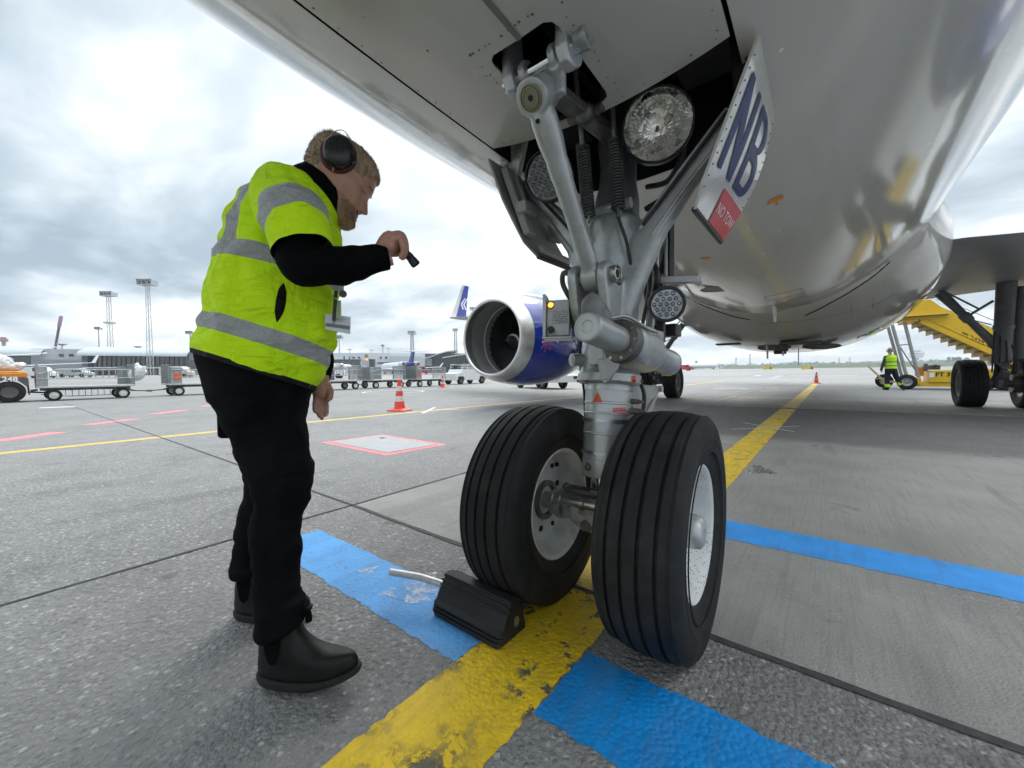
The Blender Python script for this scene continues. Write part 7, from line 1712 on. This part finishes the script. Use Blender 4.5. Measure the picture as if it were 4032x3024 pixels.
mast('slim floodlight mast just left of the mast with the lower platform', 387, 1290, 210, 22, None, False); mast('slim floodlight mast close beside the back of the yellow vest', 748, 1306, 210, 27, None, False)
mast('floodlight mast just right of the hanging identity card', 1335, 1324, 215, 28, None, False); mast('twin-legged floodlight mast above the small jet tail', 1622, 1307, 200, 30); mast('floodlight mast nearest the engine inlet on its left', 1793, 1297, 190, 20)
mast('short distant mast above the white terminal wall', 1507, 1360, 240, 12, None, False); mast('thin mast rising behind the engine by the winglet', 1862, 1213, 150, 24, None, False)
mast('thin mast on the right horizon, the taller of the two between belly and ground', 2953, 1398, 620, 5, None, False); mast('thin mast on the right horizon, the shorter of the two between belly and ground', 2898, 1412, 620, 5, None, False); mast('small stubby mast beyond the red car', 2741, 1424, 420, 8, None, False)
mast('thin chimney-like mast left of the man by the stairs', 3304, 1412, 900, 3.4, None, False); mast('thin chimney-like mast nearest the man by the stairs', 3346, 1410, 900, 3.4, None, False)
for x, y, lb in ((244, 1353, 'disc-topped lamp on the terminal roof by the purple boom'), (543, 1363, 'disc-topped lamp on the roof beside the tallest mast'), (1377, 1374, 'disc-topped lamp on the white terminal, left one of the pair'), (1464, 1376, 'disc-topped lamp on the white terminal, right one of the pair'), (1529, 1369, 'disc-topped lamp on the white terminal nearest the small jet')):
    q = fac(x, y, 14); s = (q-CAMPOS).length/FPX; l = thing('roof_lamp', lb, 'lamp', (q.x, q.y, q.z-22*s), 0, 'disc lamps on the terminal roof'); m = MB(); m.cyl((0, 0, -8*s), (0, 0, 21*s), 1.3*s, None, 8); obj('post', m, M_MAST, l, world=False); m = MB(); m.lathe((0, 0, 17*s), (0, 0, 1), ((0, 3*s), (3*s, 9*s), (4*s, 11*s), (5*s, 10*s)), 20); obj('disc', m, M_MAST, l, world=False)
# access boom behind the terminal
q0, q1, q2 = src(212, 1400, depth=185), src(234, 1279, depth=185), src(241, 1243, depth=185); M_BOOM = mat('boom_purple', (.10, .07, .13), .5)
BM = thing('boom_lift', 'dark purple access boom leaning up behind the terminal roof', 'boom lift', (q0.x, q0.y, gz(q0.x, q0.y)))
m = MB(); m.beam(q0-(q1-q0)*.25, q1, .65, .65); obj('boom', m, M_BOOM, BM); m = MB(); m.beam(q1-(q2-q1)*.3, q2, 1.15, 1.1); obj('cage', m, mat('boom_cage', (.34, .22, .34), .5), BM, bevel=.3); m = MB(); m.box(Vector((q0.x, q0.y, q0.z/2)), (4, 4, q0.z)); obj('base', m, M_BOOM, BM)
q = src(14, 1340, depth=200); CRN = thing('crane', 'small reddish crane top showing over the roof at the left edge', 'crane', (q.x, q.y, gz(q.x, q.y))); m = MB(); m.box((q.x, q.y, q.z/2), (1.4, 1.4, q.z)); obj('mast', m, M_MAST, CRN); m = MB(); m.box(q, (4.4, 3, 1.1)); m.box(q+Vector((0, 0, 1)), (2.2, 2, 1)); obj('cab', m, mat('crane_red', (.35, .22, .2), .6), CRN)
# right-hand horizon: sheds, bank, tower, trees
M_FARB = mat('far_building', (.40, .46, .52), .7, var=.05, vs=.02); M_FARW = mat('far_white', (.60, .66, .70), .7, var=.03, vs=.02)
def far_shed(label, x0, x1, yt, yb, depth, m, roof=None, name='hangar', inset=0):
    a, b = src(x0, yb, depth=depth), src(x1, yb, depth=depth); c, d = src(x1-inset, yt, depth=depth), src(x0+inset, yt, depth=depth); B_ = (a+b)/2; g = gz(B_.x, B_.y)
    h = thing(name, label, name, (B_.x, B_.y, g)); a.z = b.z = min(g-.5, a.z); nv = Vector((-sin(YAW), cos(YAW), 0))*60
    mb = MB(); mb.prism([a, b, c, d], nv); obj('wall', mb, m, h)
    if roof: mb = MB(); e = Vector((0, 0, (yb-yt)*depth/FPX*.28)); mb.prism([d-nv*.02, c-nv*.02, c-nv*.02-e, d-nv*.02-e], -nv*.02); obj('roof_band', mb, roof, h)
    return h
far_shed('pale blue hangar low on the horizon, nearest the cone at the line end', 3143, 3228, 1426, 1448, 900, M_FARB, M_FARW); far_shed('wide pale hangar with sloped ends beside the blue hangar', 3222, 3312, 1431, 1450, 900, mat('far_pinkish', (.42, .43, .44), .7), M_FARW, inset=6)
far_shed('long low white building on the horizon left of the man by the stairs', 3330, 3480, 1428, 1448, 1000, M_FARW, M_FARB); far_shed('blue-grey hangar behind the legs of the yellow stairs', 3470, 3700, 1420, 1448, 1000, M_FARB, M_FARW); far_shed('blue flat-roofed hangar left of the port main wheel', 3690, 3830, 1418, 1448, 1000, mat('far_blue', (.25, .38, .50), .7), M_FARW)
far_shed('pale office block behind the far right tyres', 3930, 4060, 1420, 1448, 950, M_FARB, M_FARW)
p = src(3607, 1440, depth=1500); g = gz(p.x, p.y); s = 1500/FPX; CT = thing('control_tower', 'pale grey control tower with stacked round decks behind the stair legs', 'control tower', (p.x, p.y, g)); zt = src(3607, 1376, depth=1500).z-g
m = MB(); m.lathe((0, 0, -4), (0, 0, 1), ((0, 8*s), (4+zt*.5, 8*s), (4+zt*.55, 13*s)), 24); obj('shaft', m, M_FARB, CT, world=False)
for f, r in ((.50, 20), (.62, 24), (.74, 25), (.88, 19)): m = MB(); m.lathe((0, 0, zt*f), (0, 0, 1), ((0, r*.8*s), (zt*.04, r*s), (zt*.07, r*s), (zt*.10, r*.8*s)), 24); obj('deck', m, M_FARW, CT, world=False)
m = MB(); m.lathe((0, 0, zt*.80), (0, 0, 1), ((0, 13*s), (zt*.2, 14*s)), 20); obj('cab', m, mat('far_glass', (.24, .32, .38), .3), CT, world=False)
M_LEAFF = mat('far_foliage', (.16, .20, .19), .9, var=.35, vs=.2)
def far_tree(label, x, ytop, ybase, depth, w):
    p = src(x, ybase, depth=depth); g = gz(p.x, p.y); h = src(x, ytop, depth=depth).z-g; s = depth/FPX; t_ = thing('tree', label, 'tree', (p.x, p.y, g-1), 0, 'trees on the right horizon'); h += 1
    m = MB(); m.tube([(0, 0, 0), (.02*h, 0, h*.35), (0, .02*h, h*.7)], [h*.035, h*.025, h*.01], 8); m.tube([(0, 0, h*.35), (h*.15, 0, h*.62)], h*.012, 6); m.tube([(0, 0, h*.4), (-h*.16, 0, h*.66)], h*.012, 6); obj('trunk', m, M_UNDER, t_, world=False)
    m = MB(); R_ = w*s/2; lf = max(.25, R_*.11)
    cl_ = [(random.uniform(-.6, .6)*R_, random.uniform(-.6, .6)*R_, h*random.uniform(.40, .9), R_*random.uniform(.3, .5)) for _ in range(10)]
    for _ in range(900):
        c = random.choice(cl_); d = Vector((random.gauss(0, 1), random.gauss(0, 1), random.gauss(0, .8))).normalized()*c[3]*random.uniform(.3, 1); q = Vector(c[:3])+d; u = Vector((random.gauss(0, 1), random.gauss(0, 1), random.gauss(0, 1))).normalized(); v = u.orthogonal().normalized()
        m.add([q-u*lf, q+v*lf*.6, q+u*lf, q-v*lf*.6], [(0, 1, 2, 3)])
    o = obj('crown', m, M_LEAFF, t_, world=False, smooth=0, fixn=False)
for x, yt, w, lb in ((3738, 1404, 26, 'leftmost of the tall trees above the blue hangar'), (3757, 1402, 24, 'second from left of the tall trees above the blue hangar'), (3778, 1403, 26, 'third from left of the tall trees above the blue hangar'), (3797, 1407, 22, 'rightmost of the tall trees above the blue hangar'), (3826, 1412, 22, 'small tree just above the port main tyre'), (2767, 1436, 14, 'small round tree left of the two thin masts'), (2791, 1439, 10, 'smallest round tree left of the two thin masts')): far_tree(lb, x, yt, 1446, 620, w)
# low far wood along the horizon and the green noise bank
mb = MB(); rng = random.Random(3)
for i in range(5200):
    a = rng.uniform(math.radians(70), math.radians(128)); r = rng.uniform(900, 1080); x, y = r*cos(a), r*sin(a); hmax = 9+6*mnoise.noise(Vector((a*40, 0, 0)))+4*mnoise.noise(Vector((a*130, 2, 0)))
    z = gz(x, y)+rng.uniform(0, 1)**.8*hmax; q = Vector((x, y, z)); s = rng.uniform(1.2, 2.6); u = Vector((rng.gauss(0, 1), rng.gauss(0, 1), rng.gauss(0, 1))).normalized()*s; v = u.orthogonal().normalized()*s*.7
    mb.add([q-u, q+v, q+u, q-v], [(0, 1, 2, 3)])
wd = obj('distant_wood', mb, M_LEAFF, smooth=0, fixn=False, kind='stuff'); tag(wd, 'low hazy line of trees along the far horizon', 'trees'); wd['kind'] = 'stuff'
mb = MB(); n = 40; rows = []
for r, h in ((560, -.5), (585, 4.2), (600, 4.4), (625, -.5)): rows.append([Vector((r*cos(a), r*sin(a), gz(r, 0)+h*(1 if 0 < i < n else .2))) for i, a in enumerate([math.radians(60)+(math.radians(100)-math.radians(60))*i/n for i in range(n+1)])])
mb.rings(rows, False); obj('hill', mb, MGR, kind='structure', smooth=60, fixn=False)
# yellow guidance signs and the far stairs
def gsign(label, x, y, w, h, ch):
    p = onground(x, y); s = (p-CAMPOS).length/FPX; g_ = thing('guidance_sign', label, 'sign', (p.x, p.y, gz(p.x, p.y)), YAW-.45 if x > 3100 else YAW-.5, 'yellow guidance signs on the far grass edge'); m = MB(); m.box((0, 0, h*s*.55), (w*s, 1.2*s, h*s*.8)); obj('face', m, M_STY, g_, world=False)
    m = MB(); m.box((w*s*.32, -.65*s, h*s*.55), (w*s*.2, .2*s, h*s*.7)); o = obj('panel', m, M_BLACK, g_, world=False); obj('character', text_mb(ch, h*s*.7, lambda a, b: Vector((w*s*.32+a, -.78*s, h*s*.55+b))), M_STY, o, world=False, smooth=0)
    for i in (-.4, .4): m = MB(); m.box((i*w*s, 0, h*s*.08), (.1*w*s, .5*s, h*s*.16)); obj('foot', m, M_BLACK, g_, world=False)
gsign('yellow guidance sign with a black panel right of the two thin masts', 3023, 1456, 24, 12, 'S'); gsign('yellow guidance sign near the cone at the line end', 3180, 1455, 32, 10, '0')
p = onground(2655, 1459); FS = thing('far_stairs', 'small distant yellow stairs above the left main tyre', 'passenger stairs', (p.x, p.y, gz(p.x, p.y)), YAW); s = (p-CAMPOS).length/FPX
m = MB(); m.prism([(-28*s, 0, 2*s), (-24*s, 0, 2*s), (2*s, 0, 32*s), (18*s, 0, 32*s), (18*s, 0, 44*s), (0, 0, 44*s), (-28*s, 0, 12*s)], (0, 6*s, 0)); obj('flight', m, M_STY, FS, world=False); m = MB(); m.box((14*s, 3*s, 16*s), (2*s, 4*s, 32*s)); m.box((-4*s, 3*s, 2*s), (46*s, 6*s, 4*s)); obj('support', m, M_STRUT, FS, world=False); m = MB(); m.tube([(-2*s, 0, 48*s), (18*s, 0, 48*s)], .6*s, 5); m.tube([(-2*s, 0, 44*s), (-2*s, 0, 48*s)], .6*s, 5); m.tube([(18*s, 0, 44*s), (18*s, 0, 48*s)], .6*s, 5); obj('handrail', m, M_STY, FS, world=False)
# thin summer haze that pales the far things
mb = MB(); mb.box((0, 0, 34), (3600, 3600, 70)); t = NT('haze_air'); t.t.nodes.remove(t.b); pv = t.n('ShaderNodeVolumePrincipled'); pv.inputs['Color'].default_value = (.96, .97, .99, 1); pv.inputs['Density'].default_value = .0003; t.l(pv.outputs[0], t.out.inputs['Volume'])
hz_ = obj('haze', mb, t.m, smooth=0, kind='stuff')
